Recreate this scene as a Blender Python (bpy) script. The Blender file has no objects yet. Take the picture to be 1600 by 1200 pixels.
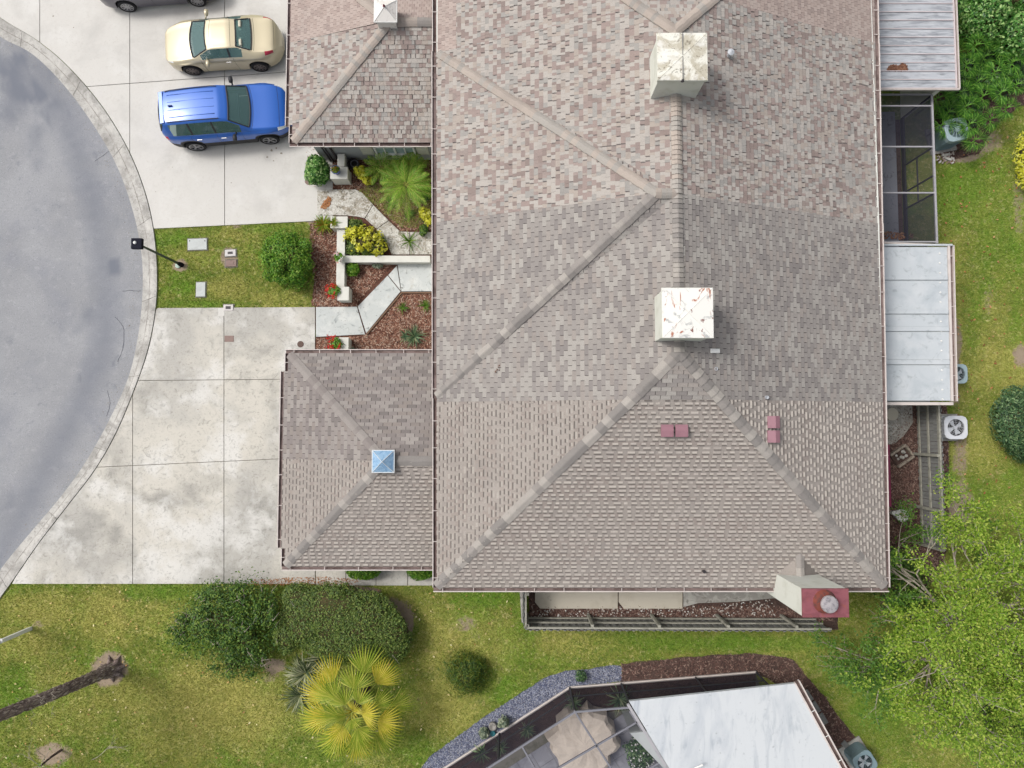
import bpy, math, random
import numpy as np
from mathutils import Vector, Matrix

R = math.radians
scene = bpy.context.scene
C = scene.collection
rnd = random.Random(7)
rng = np.random.default_rng(11)

# ------------------------------------------------------------------ camera, sky, sun, exposure
H = 26.0
TILT = 3.2
FPX = 1067.0
cam_data = bpy.data.cameras.new("camera")
cam = bpy.data.objects.new("camera", cam_data)
C.objects.link(cam)
cam.location = (0, 0, H)
cam.rotation_euler = (R(TILT), 0, 0)
cam_data.sensor_fit = 'HORIZONTAL'
cam_data.sensor_width = 36.0
cam_data.lens = 36.0 * FPX / 1600.0
cam_data.clip_start = 0.1
cam_data.clip_end = 4000
scene.camera = cam

SUN_EL, SUN_AZ = 52, 292          # azimuth clockwise from north (+Y)
world = bpy.data.worlds.new("World")
scene.world = world
world.use_nodes = True
wn = world.node_tree
wn.nodes.clear()
wo = wn.nodes.new("ShaderNodeOutputWorld")
bg = wn.nodes.new("ShaderNodeBackground")
sky = wn.nodes.new("ShaderNodeTexSky")
sky.sky_type = 'NISHITA'
sky.sun_disc = False
sky.sun_elevation = R(SUN_EL)
sky.sun_rotation = R(SUN_AZ)
sky.air_density = 1.0
sky.dust_density = 5.0
sky.ozone_density = 1.0
bw = wn.nodes.new("ShaderNodeHueSaturation")      # a hazy, whitish overcast sky
bw.inputs['Saturation'].default_value = 0.30
bw.inputs['Value'].default_value = 1.0
wn.links.new(sky.outputs[0], bw.inputs['Color'])
wn.links.new(bw.outputs[0], bg.inputs['Color'])
bg.inputs['Strength'].default_value = 0.15
wn.links.new(bg.outputs[0], wo.inputs['Surface'])

sl = bpy.data.lights.new("sun", 'SUN')
sl.energy = 1.5
sl.angle = R(14)
sl.color = (1.0, 0.965, 0.92)
sun = bpy.data.objects.new("sun", sl)
C.objects.link(sun)
az = R(SUN_AZ)
el = R(SUN_EL)
sdir = Vector((math.sin(az) * math.cos(el), math.cos(az) * math.cos(el), math.sin(el)))
sun.rotation_euler = sdir.to_track_quat('Z', 'Y').to_euler()
sun.location = (0, 0, 30)

scene.view_settings.view_transform = 'Standard'
scene.view_settings.look = 'None'
scene.view_settings.exposure = 0.25
scene.view_settings.gamma = 1
scene.view_settings.use_curve_mapping = False
try:
    scene.cycles.max_bounces = 8
    scene.cycles.transparent_max_bounces = 24
except Exception:
    pass

_st, _ct = math.sin(R(TILT)), math.cos(R(TILT))


def T(u, v, z=0.0):
    """Place on the plane of height z that was measured at pixel (u, v) of the survey photograph."""
    a = (u - 800.0) / FPX
    b = (600.0 - v) / FPX
    dy = _st + b * _ct
    dz = -_ct + b * _st
    t = (H - z) / -dz
    return (a * t, dy * t)


def T3(u, v, z=0.0):
    x, y = T(u, v, z)
    return (x, y, z)


# ------------------------------------------------------------------ materials
KK = 1.36


def lin(c):
    c = c / 255.0
    return c / 12.92 if c <= 0.04045 else ((c + 0.055) / 1.055) ** 2.4


def col(r, g, b, k=1.0):
    return (min(lin(r) / KK * k, 0.95), min(lin(g) / KK * k, 0.95), min(lin(b) / KK * k, 0.95), 1)


_off = [0]


def M(name, base, layers=(), rough=0.85, bump=None, metal=0.0, spec=0.3, island=None, island_amt=1.0, coat=0.0,
      trans=0.0, coord='pos', grain=0.0, stain=None, layer_k=1.0, ground=False):
    """layers: (colour, scale, lo, hi, amount, distortion, (sx,sy,sz))"""
    m = bpy.data.materials.new(name)
    m.use_nodes = True
    nt = m.node_tree
    N = nt.nodes
    L = nt.links
    bs = N['Principled BSDF']
    bs.inputs['Roughness'].default_value = rough
    bs.inputs['Metallic'].default_value = metal
    bs.inputs['Specular IOR Level'].default_value = spec
    if coat:
        bs.inputs['Coat Weight'].default_value = coat
        bs.inputs['Coat Roughness'].default_value = 0.22
    if coord == 'pos':
        g = N.new('ShaderNodeNewGeometry')
        vec = g.outputs['Position']
    else:
        g = N.new('ShaderNodeTexCoord')
        vec = g.outputs['Object']
    rgb = N.new('ShaderNodeRGB')
    rgb.outputs[0].default_value = base
    cur = rgb.outputs[0]
    if island:
        gg = N.new('ShaderNodeNewGeometry')
        cr = N.new('ShaderNodeValToRGB')
        cr.color_ramp.interpolation = 'LINEAR'
        els = cr.color_ramp.elements
        els[0].position = 0
        els[0].color = island[0]
        els[1].position = 1
        els[1].color = island[-1]
        for i in range(1, len(island) - 1):
            e = els.new(i / (len(island) - 1))
            e.color = island[i]
        L.new(gg.outputs['Random Per Island'], cr.inputs[0])
        mx = N.new('ShaderNodeMix')
        mx.data_type = 'RGBA'
        mx.inputs[0].default_value = island_amt
        L.new(cur, mx.inputs[6])
        L.new(cr.outputs[0], mx.inputs[7])
        cur = mx.outputs[2]
    for ly in layers:
        c, sc, lo, hi, amt = ly[:5]
        dist = ly[5] if len(ly) > 5 else 0
        scl = ly[6] if len(ly) > 6 else (1, 1, 1)
        _off[0] += 1
        mp = N.new('ShaderNodeMapping')
        mp.inputs['Location'].default_value = (13.7 * _off[0] % 50, 7.3 * _off[0] % 50, 3.1 * _off[0] % 20)
        mp.inputs['Scale'].default_value = scl
        L.new(vec, mp.inputs[0])
        no = N.new('ShaderNodeTexNoise')
        no.inputs['Scale'].default_value = sc
        no.inputs['Detail'].default_value = 6
        no.inputs['Roughness'].default_value = 0.62
        no.inputs['Distortion'].default_value = dist
        L.new(mp.outputs[0], no.inputs['Vector'])
        mr = N.new('ShaderNodeMapRange')
        mr.inputs[1].default_value = lo
        mr.inputs[2].default_value = hi
        mr.inputs[3].default_value = 0
        mr.inputs[4].default_value = amt * layer_k
        L.new(no.outputs[0], mr.inputs[0])
        mx = N.new('ShaderNodeMix')
        mx.data_type = 'RGBA'
        L.new(mr.outputs[0], mx.inputs[0])
        L.new(cur, mx.inputs[6])
        mx.inputs[7].default_value = c
        cur = mx.outputs[2]
    if ground:
        for an_, cA, cB in (('tan', col(104, 152, 40), col(204, 192, 112)), ('soil', None, col(164, 146, 128))):
            at = N.new('ShaderNodeAttribute')
            at.attribute_name = an_
            if an_ == 'tan':
                for (lo_, hi_, cc_) in ((.5, 0.0, cA), (.5, 1.0, cB)):
                    mr = N.new('ShaderNodeMapRange')
                    mr.inputs[1].default_value = lo_
                    mr.inputs[2].default_value = hi_
                    mr.inputs[3].default_value = 0
                    mr.inputs[4].default_value = .5
                    L.new(at.outputs['Fac'], mr.inputs[0])
                    mx = N.new('ShaderNodeMix')
                    mx.data_type = 'RGBA'
                    L.new(mr.outputs[0], mx.inputs[0])
                    L.new(cur, mx.inputs[6])
                    mx.inputs[7].default_value = cc_
                    cur = mx.outputs[2]
            else:
                no = N.new('ShaderNodeTexNoise')
                no.inputs['Scale'].default_value = 5.5
                no.inputs['Detail'].default_value = 7
                no.inputs['Roughness'].default_value = .7
                L.new(vec, no.inputs['Vector'])
                ad = N.new('ShaderNodeMath')
                ad.operation = 'ADD'
                L.new(at.outputs['Fac'], ad.inputs[0])
                L.new(no.outputs[0], ad.inputs[1])
                mr = N.new('ShaderNodeMapRange')
                mr.inputs[1].default_value = .88
                mr.inputs[2].default_value = 1.12
                mr.inputs[3].default_value = 0
                mr.inputs[4].default_value = .95
                L.new(ad.outputs[0], mr.inputs[0])
                mx = N.new('ShaderNodeMix')
                mx.data_type = 'RGBA'
                L.new(mr.outputs[0], mx.inputs[0])
                L.new(cur, mx.inputs[6])
                mx.inputs[7].default_value = cB
                cur = mx.outputs[2]
                no2 = N.new('ShaderNodeMapRange')
                no2.inputs[1].default_value = .52
                no2.inputs[2].default_value = .66
                no2.inputs[4].default_value = .5
                L.new(no.outputs[0], no2.inputs[0])
                ml = N.new('ShaderNodeMath')
                ml.operation = 'MULTIPLY'
                L.new(no2.outputs[0], ml.inputs[0])
                L.new(mr.outputs[0], ml.inputs[1])
                mx = N.new('ShaderNodeMix')
                mx.data_type = 'RGBA'
                L.new(ml.outputs[0], mx.inputs[0])
                L.new(cur, mx.inputs[6])
                mx.inputs[7].default_value = col(120, 98, 84)
                cur = mx.outputs[2]
    if stain:
        at = N.new('ShaderNodeAttribute')
        at.attribute_name = 'stain'
        mx = N.new('ShaderNodeMix')
        mx.data_type = 'RGBA'
        L.new(at.outputs['Fac'], mx.inputs[0])
        L.new(cur, mx.inputs[6])
        mx.inputs[7].default_value = stain
        cur = mx.outputs[2]
    if grain:
        no = N.new('ShaderNodeTexNoise')
        no.inputs['Scale'].default_value = 55
        no.inputs['Detail'].default_value = 3
        L.new(vec, no.inputs['Vector'])
        mr = N.new('ShaderNodeMapRange')
        mr.inputs[1].default_value = 0.3
        mr.inputs[2].default_value = 0.7
        mr.inputs[3].default_value = 1 - grain
        mr.inputs[4].default_value = 1 + grain
        L.new(no.outputs[0], mr.inputs[0])
        vm = N.new('ShaderNodeVectorMath')
        vm.operation = 'SCALE'
        L.new(cur, vm.inputs[0])
        L.new(mr.outputs[0], vm.inputs['Scale'])
        cur = vm.outputs[0]
    L.new(cur, bs.inputs['Base Color'])
    if bump:
        no = N.new('ShaderNodeTexNoise')
        no.inputs['Scale'].default_value = bump[1]
        no.inputs['Detail'].default_value = 5
        L.new(vec, no.inputs['Vector'])
        bp = N.new('ShaderNodeBump')
        bp.inputs['Strength'].default_value = bump[0]
        bp.inputs['Distance'].default_value = bump[2] if len(bump) > 2 else 0.02
        L.new(no.outputs[0], bp.inputs['Height'])
        L.new(bp.outputs[0], bs.inputs['Normal'])
    if trans:
        out = N['Material Output']
        tr = N.new('ShaderNodeBsdfTranslucent')
        L.new(cur, tr.inputs[0])
        ms = N.new('ShaderNodeMixShader')
        ms.inputs[0].default_value = trans
        L.new(bs.outputs[0], ms.inputs[1])
        L.new(tr.outputs[0], ms.inputs[2])
        L.new(ms.outputs[0], out.inputs[0])
    return m


def screen_mat(name, c, opacity):
    m = bpy.data.materials.new(name)
    m.use_nodes = True
    nt = m.node_tree
    nt.nodes.clear()
    out = nt.nodes.new('ShaderNodeOutputMaterial')
    d = nt.nodes.new('ShaderNodeBsdfDiffuse')
    d.inputs[0].default_value = c
    t = nt.nodes.new('ShaderNodeBsdfTransparent')
    x = nt.nodes.new('ShaderNodeMixShader')
    x.inputs[0].default_value = opacity
    nt.links.new(t.outputs[0], x.inputs[1])
    nt.links.new(d.outputs[0], x.inputs[2])
    nt.links.new(x.outputs[0], out.inputs[0])
    return m


def glass_mat(name, c, alpha=0.6):
    m = bpy.data.materials.new(name)
    m.use_nodes = True
    nt = m.node_tree
    out = nt.nodes['Material Output']
    bs = nt.nodes['Principled BSDF']
    bs.inputs['Base Color'].default_value = c
    bs.inputs['Roughness'].default_value = 0.04
    bs.inputs['Specular IOR Level'].default_value = 0.6
    t = nt.nodes.new('ShaderNodeBsdfTransparent')
    t.inputs[0].default_value = (0.75, 0.9, 0.87, 1)
    x = nt.nodes.new('ShaderNodeMixShader')
    x.inputs[0].default_value = alpha
    nt.links.new(t.outputs[0], x.inputs[1])
    nt.links.new(bs.outputs[0], x.inputs[2])
    nt.links.new(x.outputs[0], out.inputs[0])
    return m


# ------------------------------------------------------------------ mesh helpers
class MB:
    def __init__(s):
        s.v = []
        s.f = []
        s.m = []

    def quad(s, a, b, c, d, mi=0):
        n = len(s.v)
        s.v += [a, b, c, d]
        s.f.append((n, n + 1, n + 2, n + 3))
        s.m.append(mi)
        return s

    def poly(s, pts, mi=0):
        n = len(s.v)
        s.v += list(pts)
        s.f.append(tuple(range(n, n + len(pts))))
        s.m.append(mi)
        return s

    def box(s, c, size, rz=0, mi=0, tilt=None):
        hx, hy, hz = size[0] / 2, size[1] / 2, size[2] / 2
        n = len(s.v)
        mt = Matrix.Rotation(rz, 3, 'Z')
        if tilt:
            mt = mt @ Matrix.Rotation(tilt[0], 3, 'X') @ Matrix.Rotation(tilt[1], 3, 'Y')
        for dz in (-hz, hz):
            for dx, dy in ((-hx, -hy), (hx, -hy), (hx, hy), (-hx, hy)):
                p = mt @ Vector((dx, dy, dz))
                s.v.append((c[0] + p.x, c[1] + p.y, c[2] + p.z))
        for q in ((0, 3, 2, 1), (4, 5, 6, 7), (0, 1, 5, 4), (1, 2, 6, 5), (2, 3, 7, 6), (3, 0, 4, 7)):
            s.f.append(tuple(n + i for i in q))
            s.m.append(mi)
        return s

    def prism(s, pts, z0, z1, mi=0, inset=0.0):
        """pts plan polygon; inset tapers the top edge a little (a worn arris)."""
        A = sum(pts[i][0] * pts[(i + 1) % len(pts)][1] - pts[(i + 1) % len(pts)][0] * pts[i][1] for i in range(len(pts)))
        if A < 0:
            pts = pts[::-1]
        n = len(s.v)
        k = len(pts)
        cx = sum(p[0] for p in pts) / k
        cy = sum(p[1] for p in pts) / k
        s.v += [(p[0], p[1], z0) for p in pts]
        s.v += [(p[0], p[1], z1 - inset) for p in pts]
        if inset:
            s.v += [(p[0] + (cx - p[0]) * min(.5, inset / max(.01, math.hypot(cx - p[0], cy - p[1]))),
                     p[1] + (cy - p[1]) * min(.5, inset / max(.01, math.hypot(cx - p[0], cy - p[1]))), z1) for p in pts]
            rings = 3
        else:
            rings = 2
        for r_ in range(rings - 1):
            for i in range(k):
                j = (i + 1) % k
                s.f.append((n + r_ * k + i, n + r_ * k + j, n + (r_ + 1) * k + j, n + (r_ + 1) * k + i))
                s.m.append(mi)
        s.f.append(tuple(n + (rings - 1) * k + i for i in range(k)))
        s.m.append(mi)
        s.f.append(tuple(n + i for i in range(k))[::-1])
        s.m.append(mi)
        return s

    def tube(s, pts, rads, n=8, mi=0, cap=True):
        if not hasattr(rads, '__len__'):
            rads = [rads] * len(pts)
        P = [Vector(p) for p in pts]
        b = len(s.v)
        up = Vector((0, 0, 1))
        for i, p in enumerate(P):
            d = (P[min(i + 1, len(P) - 1)] - P[max(i - 1, 0)])
            d.normalize()
            ref = up if abs(d.z) < 0.95 else Vector((1, 0, 0))
            a = d.cross(ref)
            a.normalize()
            c = d.cross(a)
            for k in range(n):
                t = 2 * math.pi * k / n
                q = p + (a * math.cos(t) + c * math.sin(t)) * rads[i]
                s.v.append(tuple(q))
        for i in range(len(P) - 1):
            for k in range(n):
                k2 = (k + 1) % n
                s.f.append((b + i * n + k, b + i * n + k2, b + (i + 1) * n + k2, b + (i + 1) * n + k))
                s.m.append(mi)
        if cap:
            s.f.append(tuple(b + k for k in range(n))[::-1])
            s.m.append(mi)
            s.f.append(tuple(b + (len(P) - 1) * n + k for k in range(n)))
            s.m.append(mi)
        return s

    def lathe(s, c, prof, n=20, mi=0, ax='z'):
        b = len(s.v)
        for r_, z in prof:
            for k in range(n):
                t = 2 * math.pi * k / n
                if ax == 'z':
                    s.v.append((c[0] + r_ * math.cos(t), c[1] + r_ * math.sin(t), c[2] + z))
                else:
                    s.v.append((c[0] + r_ * math.cos(t), c[1] + z, c[2] + r_ * math.sin(t)))
        for i in range(len(prof) - 1):
            for k in range(n):
                k2 = (k + 1) % n
                q = (b + i * n + k, b + i * n + k2, b + (i + 1) * n + k2, b + (i + 1) * n + k)
                s.f.append(q if ax == 'z' else q[::-1])
                s.m.append(mi)
        for e, fl in ((0, True), (len(prof) - 1, False)):
            if prof[e][0] > 1e-4:
                q = tuple(b + e * n + k for k in range(n))
                s.f.append(q[::-1] if fl else q)
                s.m.append(mi)
        return s

    def build(s, name, mats, parent=None, smooth=False, loc=None, bevel=0):
        me = bpy.data.meshes.new(name)
        me.from_pydata(s.v, [], s.f)
        if not isinstance(mats, (list, tuple)):
            mats = [mats]
        for m in mats:
            me.materials.append(m)
        if any(s.m):
            me.polygons.foreach_set('material_index', s.m)
        if smooth:
            me.polygons.foreach_set('use_smooth', [True] * len(me.polygons))
        me.update()
        o = bpy.data.objects.new(name, me)
        C.objects.link(o)
        if parent:
            o.parent = parent
        if loc:
            o.location = loc
        if bevel:
            b = o.modifiers.new('bevel', 'BEVEL')
            b.width = bevel
            b.segments = 2
            b.limit_method = 'ANGLE'
        return o


def np_mesh(name, V, F, mat, parent=None, mi=None, smooth=False):
    me = bpy.data.meshes.new(name)
    V = np.asarray(V, dtype=np.float32).reshape(-1, 3)
    F = np.asarray(F, dtype=np.int32)
    k = F.shape[1]
    me.vertices.add(len(V))
    me.vertices.foreach_set('co', V.ravel())
    me.loops.add(F.size)
    me.loops.foreach_set('vertex_index', F.ravel())
    me.polygons.add(len(F))
    me.polygons.foreach_set('loop_start', np.arange(0, F.size, k, dtype=np.int32))
    me.polygons.foreach_set('loop_total', np.full(len(F), k, dtype=np.int32))
    if not isinstance(mat, (list, tuple)):
        mat = [mat]
    for m in mat:
        me.materials.append(m)
    if mi is not None:
        me.polygons.foreach_set('material_index', np.asarray(mi, dtype=np.int32))
    if smooth:
        me.polygons.foreach_set('use_smooth', np.ones(len(F), dtype=bool))
    me.update(calc_edges=True)
    me.validate()
    o = bpy.data.objects.new(name, me)
    C.objects.link(o)
    if parent:
        o.parent = parent
    return o


def tag(o, label=None, cat=None, group=None, kind=None):
    if label:
        o['label'] = label
    if cat:
        o['category'] = cat
    if group:
        o['group'] = group
    if kind:
        o['kind'] = kind
    return o


def thing(name, label, cat, group=None, loc=(0, 0, 0), rz=0):
    o = bpy.data.objects.new(name, None)
    o.empty_display_size = 0.2
    o.location = loc
    o.rotation_euler = (0, 0, rz)
    C.objects.link(o)
    return tag(o, label, cat, group)


def structure(name):
    o = bpy.data.objects.new(name, None)
    o.empty_display_size = 0.2
    C.objects.link(o)
    o['kind'] = 'structure'
    return o


def copy_tree(o, parent=None):
    c = o.copy()
    C.objects.link(c)
    if parent:
        c.parent = parent
    for ch in list(o.children):
        copy_tree(ch, c)
    return c


def pip(px, py, poly):
    """vectorised point in polygon"""
    inside = np.zeros(px.shape, dtype=bool)
    n = len(poly)
    j = n - 1
    for i in range(n):
        xi, yi = poly[i]
        xj, yj = poly[j]
        c = ((yi > py) != (yj > py)) & (px < (xj - xi) * (py - yi) / (yj - yi + 1e-12) + xi)
        inside ^= c
        j = i
    return inside


def clip(subject, clipper):
    """Sutherland-Hodgman; clipper convex, counter-clockwise."""
    A = sum(clipper[i][0] * clipper[(i + 1) % len(clipper)][1] - clipper[(i + 1) % len(clipper)][0] * clipper[i][1] for i in range(len(clipper)))
    if A < 0:
        clipper = clipper[::-1]
    out = list(subject)
    for i in range(len(clipper)):
        ax, ay = clipper[i]
        bx, by = clipper[(i + 1) % len(clipper)]
        ex, ey = bx - ax, by - ay
        inp = out
        out = []
        if not inp:
            break
        sx, sy = inp[-1]
        sd = ex * (sy - ay) - ey * (sx - ax)
        for (px, py) in inp:
            pd = ex * (py - ay) - ey * (px - ax)
            if (pd >= 0) != (sd >= 0):
                t = sd / (sd - pd)
                out.append((sx + t * (px - sx), sy + t * (py - sy)))
            if pd >= 0:
                out.append((px, py))
            sx, sy, sd = px, py, pd
    return out


def parea(p):
    return abs(sum(p[i][0] * p[(i + 1) % len(p)][1] - p[(i + 1) % len(p)][0] * p[i][1] for i in range(len(p)))) / 2


def catmull(pts, n=8):
    out = []
    P = [pts[0]] + list(pts) + [pts[-1]]
    for i in range(1, len(P) - 2):
        p0, p1, p2, p3 = P[i - 1], P[i], P[i + 1], P[i + 2]
        for k in range(n):
            t = k / n
            out.append(tuple(0.5 * ((2 * p1[j]) + (-p0[j] + p2[j]) * t + (2 * p0[j] - 5 * p1[j] + 4 * p2[j] - p3[j]) * t * t + (-p0[j] + 3 * p1[j] - 3 * p2[j] + p3[j]) * t ** 3) for j in range(len(p1))))
    out.append(tuple(pts[-1]))
    return out
# ------------------------------------------------------------------ material palette
m_asphalt = M('asphalt', col(157, 158, 161), [
    (col(170, 171, 174), 0.35, .45, .60, .7), (col(148, 150, 157), 0.42, .50, .66, .6, .5),
    (col(120, 124, 134), 2.3, .60, .74, .6, .8), (col(186, 186, 188), 3, .56, .75, .5), (col(120, 122, 130), 20, .54, .70, .7), (col(205, 205, 208), 26, .58, .70, .6)],
    rough=.93, bump=(.35, 90, .01), stain=col(124, 128, 138))
m_asphalt_dark = M('asphalt_sealed', col(122, 127, 140), [(col(150, 153, 163), 1.2, .45, .65, .9), (col(105, 108, 120), 3, .5, .7, .6), (col(90, 92, 100), 26, .62, .75, .6)], rough=.93, bump=(.3, 90, .01))
m_crack = M('asphalt_crack', col(84, 86, 96), rough=.95)
m_concrete = M('concrete_pale', col(219, 216, 210), [
    (col(200, 197, 192), .45, .5, .68, .8, .5), (col(228, 226, 221), .9, .5, .66, .7), (col(196, 190, 182), 4.5, .56, .72, .4, 1.5),
    (col(176, 170, 162), 22, .58, .72, .4)], rough=.85, bump=(.15, 60, .006))
m_concrete_old = M('concrete_stained', col(214, 209, 198), [
    (col(188, 185, 178), .26, .45, .58, .9, .2, (1, .8, 1)), (col(152, 150, 144), .5, .51, .68, .75, .3), (col(232, 230, 225), .6, .50, .62, .7),
    (col(140, 138, 132), 3.2, .54, .70, .55, 2), (col(120, 116, 110), 16, .56, .70, .4)], rough=.9, bump=(.2, 50, .006))
m_kerb = M('kerb_concrete', col(204, 201, 195), [(col(160, 157, 152), 1.1, .44, .60, .8, 1), (col(138, 134, 128), 5, .52, .66, .6, 1), (col(120, 116, 112), 30, .54, .68, .5), (col(216, 213, 206), 1.4, .5, .7, .5)], rough=.9, bump=(.25, 60, .008))
m_kerb_line = M('kerb_flowline', col(158, 152, 146), [(col(120, 116, 110), 6, .48, .6, .8, 1), (col(200, 196, 190), 2, .5, .62, .7)], rough=.95)
m_joint = M('joint_dirt', col(134, 130, 120), [(col(98, 96, 80), 3, .45, .6, .7)], rough=1)
m_path = M('path_concrete', col(206, 210, 208), [(col(226, 228, 224), 1.5, .5, .65, .8), (col(150, 156, 156), 2.2, .56, .68, .8, 1.5), (col(98, 98, 92), 5, .60, .70, .75, 2), (col(180, 170, 150), 3, .6, .75, .5)], rough=.9, bump=(.2, 50, .006))
m_path_stained = M('path_stained', col(206, 202, 192), [(col(150, 138, 118), 1.6, .48, .62, .8, 1.5), (col(236, 234, 228), 9, .5, .6, .8, 1), (col(92, 88, 76), 7, .54, .64, .75, 1.5), (col(120, 112, 98), 22, .55, .65, .6)], rough=.95, bump=(.3, 30, .01))
m_patio = M('patio_concrete', col(168, 165, 158), [(col(205, 202, 195), 2.2, .48, .62, .8, 1), (col(110, 106, 98), 4, .56, .7, .8, 1.5)], rough=.95)
m_patio_cream = M('patio_cream', col(216, 208, 192), [(col(196, 186, 168), 1.2, .5, .7, .8), (col(150, 142, 128), 4, .62, .74, .7, 1)], rough=.9)
m_patio_dark = M('lanai_floor', col(160, 162, 170), [(col(160, 162, 172), 2.2, .46, .6, .85, 1.5), (col(84, 84, 92), 4, .55, .7, .8, 1.5)], rough=.9)

GR = [(col(190, 188, 100), .55, .50, .62, .5, .4), (col(112, 154, 44), .8, .50, .62, .7, .5), (col(214, 192, 138), 2.4, .58, .68, .6, 1), (col(96, 128, 46), 5, .50, .60, .7), (col(228, 216, 160), 9, .56, .66, .6)]
m_ground = M('lawn_soil', col(138, 146, 66), GR + [(col(120, 118, 64), 18, .48, .64, .6)], rough=1, bump=(.5, 40, .03), ground=True)
m_grass = M('grass_blades', col(150, 164, 72), GR, rough=.75, trans=.3, spec=.2, island=[col(108, 150, 42), col(146, 178, 60), col(184, 196, 84), col(232, 220, 142)], island_amt=1, layer_k=.6, ground=True)
m_soil = M('bare_soil', col(150, 132, 112), [(col(176, 160, 145), 3, .5, .66, .8), (col(110, 92, 72), 6, .52, .68, .8, 1), (col(120, 124, 62), 9, .6, .7, .6)], rough=1, bump=(.6, 30, .03))
m_mulch = M('mulch_bed', col(108, 76, 64), [(col(70, 46, 40), 6, .45, .62, .8, 1), (col(138, 88, 70), 14, .52, .66, .7)], rough=1, bump=(.8, 30, .04))
m_mulch_dark = M('mulch_dark', col(98, 78, 72), [(col(70, 56, 52), 6, .45, .62, .8, 1), (col(120, 96, 84), 14, .55, .68, .7)], rough=1, bump=(.8, 30, .04))
m_chip = M('mulch_chip', col(130, 78, 62), rough=.95, island=[col(92, 64, 54), col(136, 92, 76), col(164, 116, 94), col(188, 150, 128), col(208, 186, 166), col(108, 74, 64), col(146, 98, 80), col(100, 68, 58)], island_amt=1)
m_chip_dark = M('mulch_chip_dark', col(100, 70, 62), rough=.95, island=[col(74, 56, 54), col(104, 76, 70), col(128, 98, 88), col(168, 144, 130)], island_amt=1)
m_leaflitter = M('dry_leaf', col(170, 110, 70), rough=.9, island=[col(130, 80, 50), col(190, 130, 84), col(206, 160, 116)], island_amt=1)
m_pebble = M('pebble', col(120, 126, 150), rough=.7, island=[col(66, 70, 90), col(100, 106, 130), col(132, 138, 158), col(176, 178, 188), col(56, 56, 66)], island_amt=1)
m_whitepebble = M('white_pebble', col(220, 216, 210), rough=.8, island=[col(235, 232, 226), col(190, 180, 170), col(120, 84, 72), col(90, 62, 54)], island_amt=1)

m_stucco = M('stucco_white', col(232, 232, 224), [(col(206, 205, 196), 2, .5, .7, .6), (col(170, 166, 152), 5, .65, .78, .5)], rough=.9, bump=(.3, 90, .006))
m_wall_grey = M('stucco_grey', col(176, 180, 180), [(col(158, 162, 164), 2, .45, .68, .6)], rough=.9, bump=(.3, 90, .006))
m_trim = M('trim_pinkwhite', col(222, 212, 206), [(col(198, 184, 178), 3, .5, .7, .6)], rough=.6)
m_gutter_in = M('gutter_inside', col(142, 124, 120), [(col(100, 84, 80), 2.5, .45, .6, .8), (col(160, 140, 134), 4, .6, .75, .6)], rough=.9)
m_gutter_dark = M('gutter_inside_dark', col(120, 100, 96), [(col(80, 66, 62), 2.5, .45, .6, .8)], rough=.9)
m_white = M('white_paint', col(240, 240, 236), rough=.5)
m_black = M('black_metal', (.008, .008, .016, 1), rough=.7, spec=.1)
m_darkbox = M('dark_interior', (.015, .015, .015, 1), rough=.9)
m_deck = M('roof_felt', col(92, 86, 84), rough=1)
m_deckA = M('roof_felt_warm', col(120, 98, 92), rough=1)

SPK = [(col(120, 114, 112), .7, .52, .68, .30, .8), (col(206, 200, 192), .5, .52, .66, .14)]


def sh(name, r, g, b):
    return M(name, col(r, g, b), SPK, rough=.95, grain=.13)


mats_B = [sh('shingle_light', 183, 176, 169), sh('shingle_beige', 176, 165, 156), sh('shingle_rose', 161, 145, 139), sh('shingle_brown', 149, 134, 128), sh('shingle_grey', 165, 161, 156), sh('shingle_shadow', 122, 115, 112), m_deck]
mats_C = [sh('tab_light', 170, 165, 159), sh('tab_mid', 158, 152, 147), sh('tab_grey', 152, 146, 142), sh('tab_dark', 142, 136, 133), sh('tab_warm', 160, 152, 146), m_deck]
mats_C2 = [sh('tab_garage_light', 160, 153, 148), sh('tab_garage_mid', 148, 140, 136), sh('tab_garage_grey', 141, 133, 130), sh('tab_garage_dark', 132, 125, 122), sh('tab_garage_warm', 150, 141, 135), m_deck]
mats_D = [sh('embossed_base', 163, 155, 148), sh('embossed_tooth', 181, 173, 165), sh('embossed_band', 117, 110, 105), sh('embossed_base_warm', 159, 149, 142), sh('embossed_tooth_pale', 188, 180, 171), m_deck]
mats_A = [sh('rose_tab', 184, 168, 160), sh('rose_tab_mid', 178, 161, 153), sh('rose_tab_dark', 169, 152, 145), m_deckA]
mats_cap = [M('cap_light', col(174, 168, 161), SPK, rough=.95, grain=.1), M('cap_mid', col(156, 150, 145), SPK, rough=.95, grain=.1), M('cap_grey', col(143, 138, 134), SPK, rough=.95, grain=.1), M('cap_rose', col(184, 172, 162), SPK, rough=.95, grain=.08)]

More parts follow.
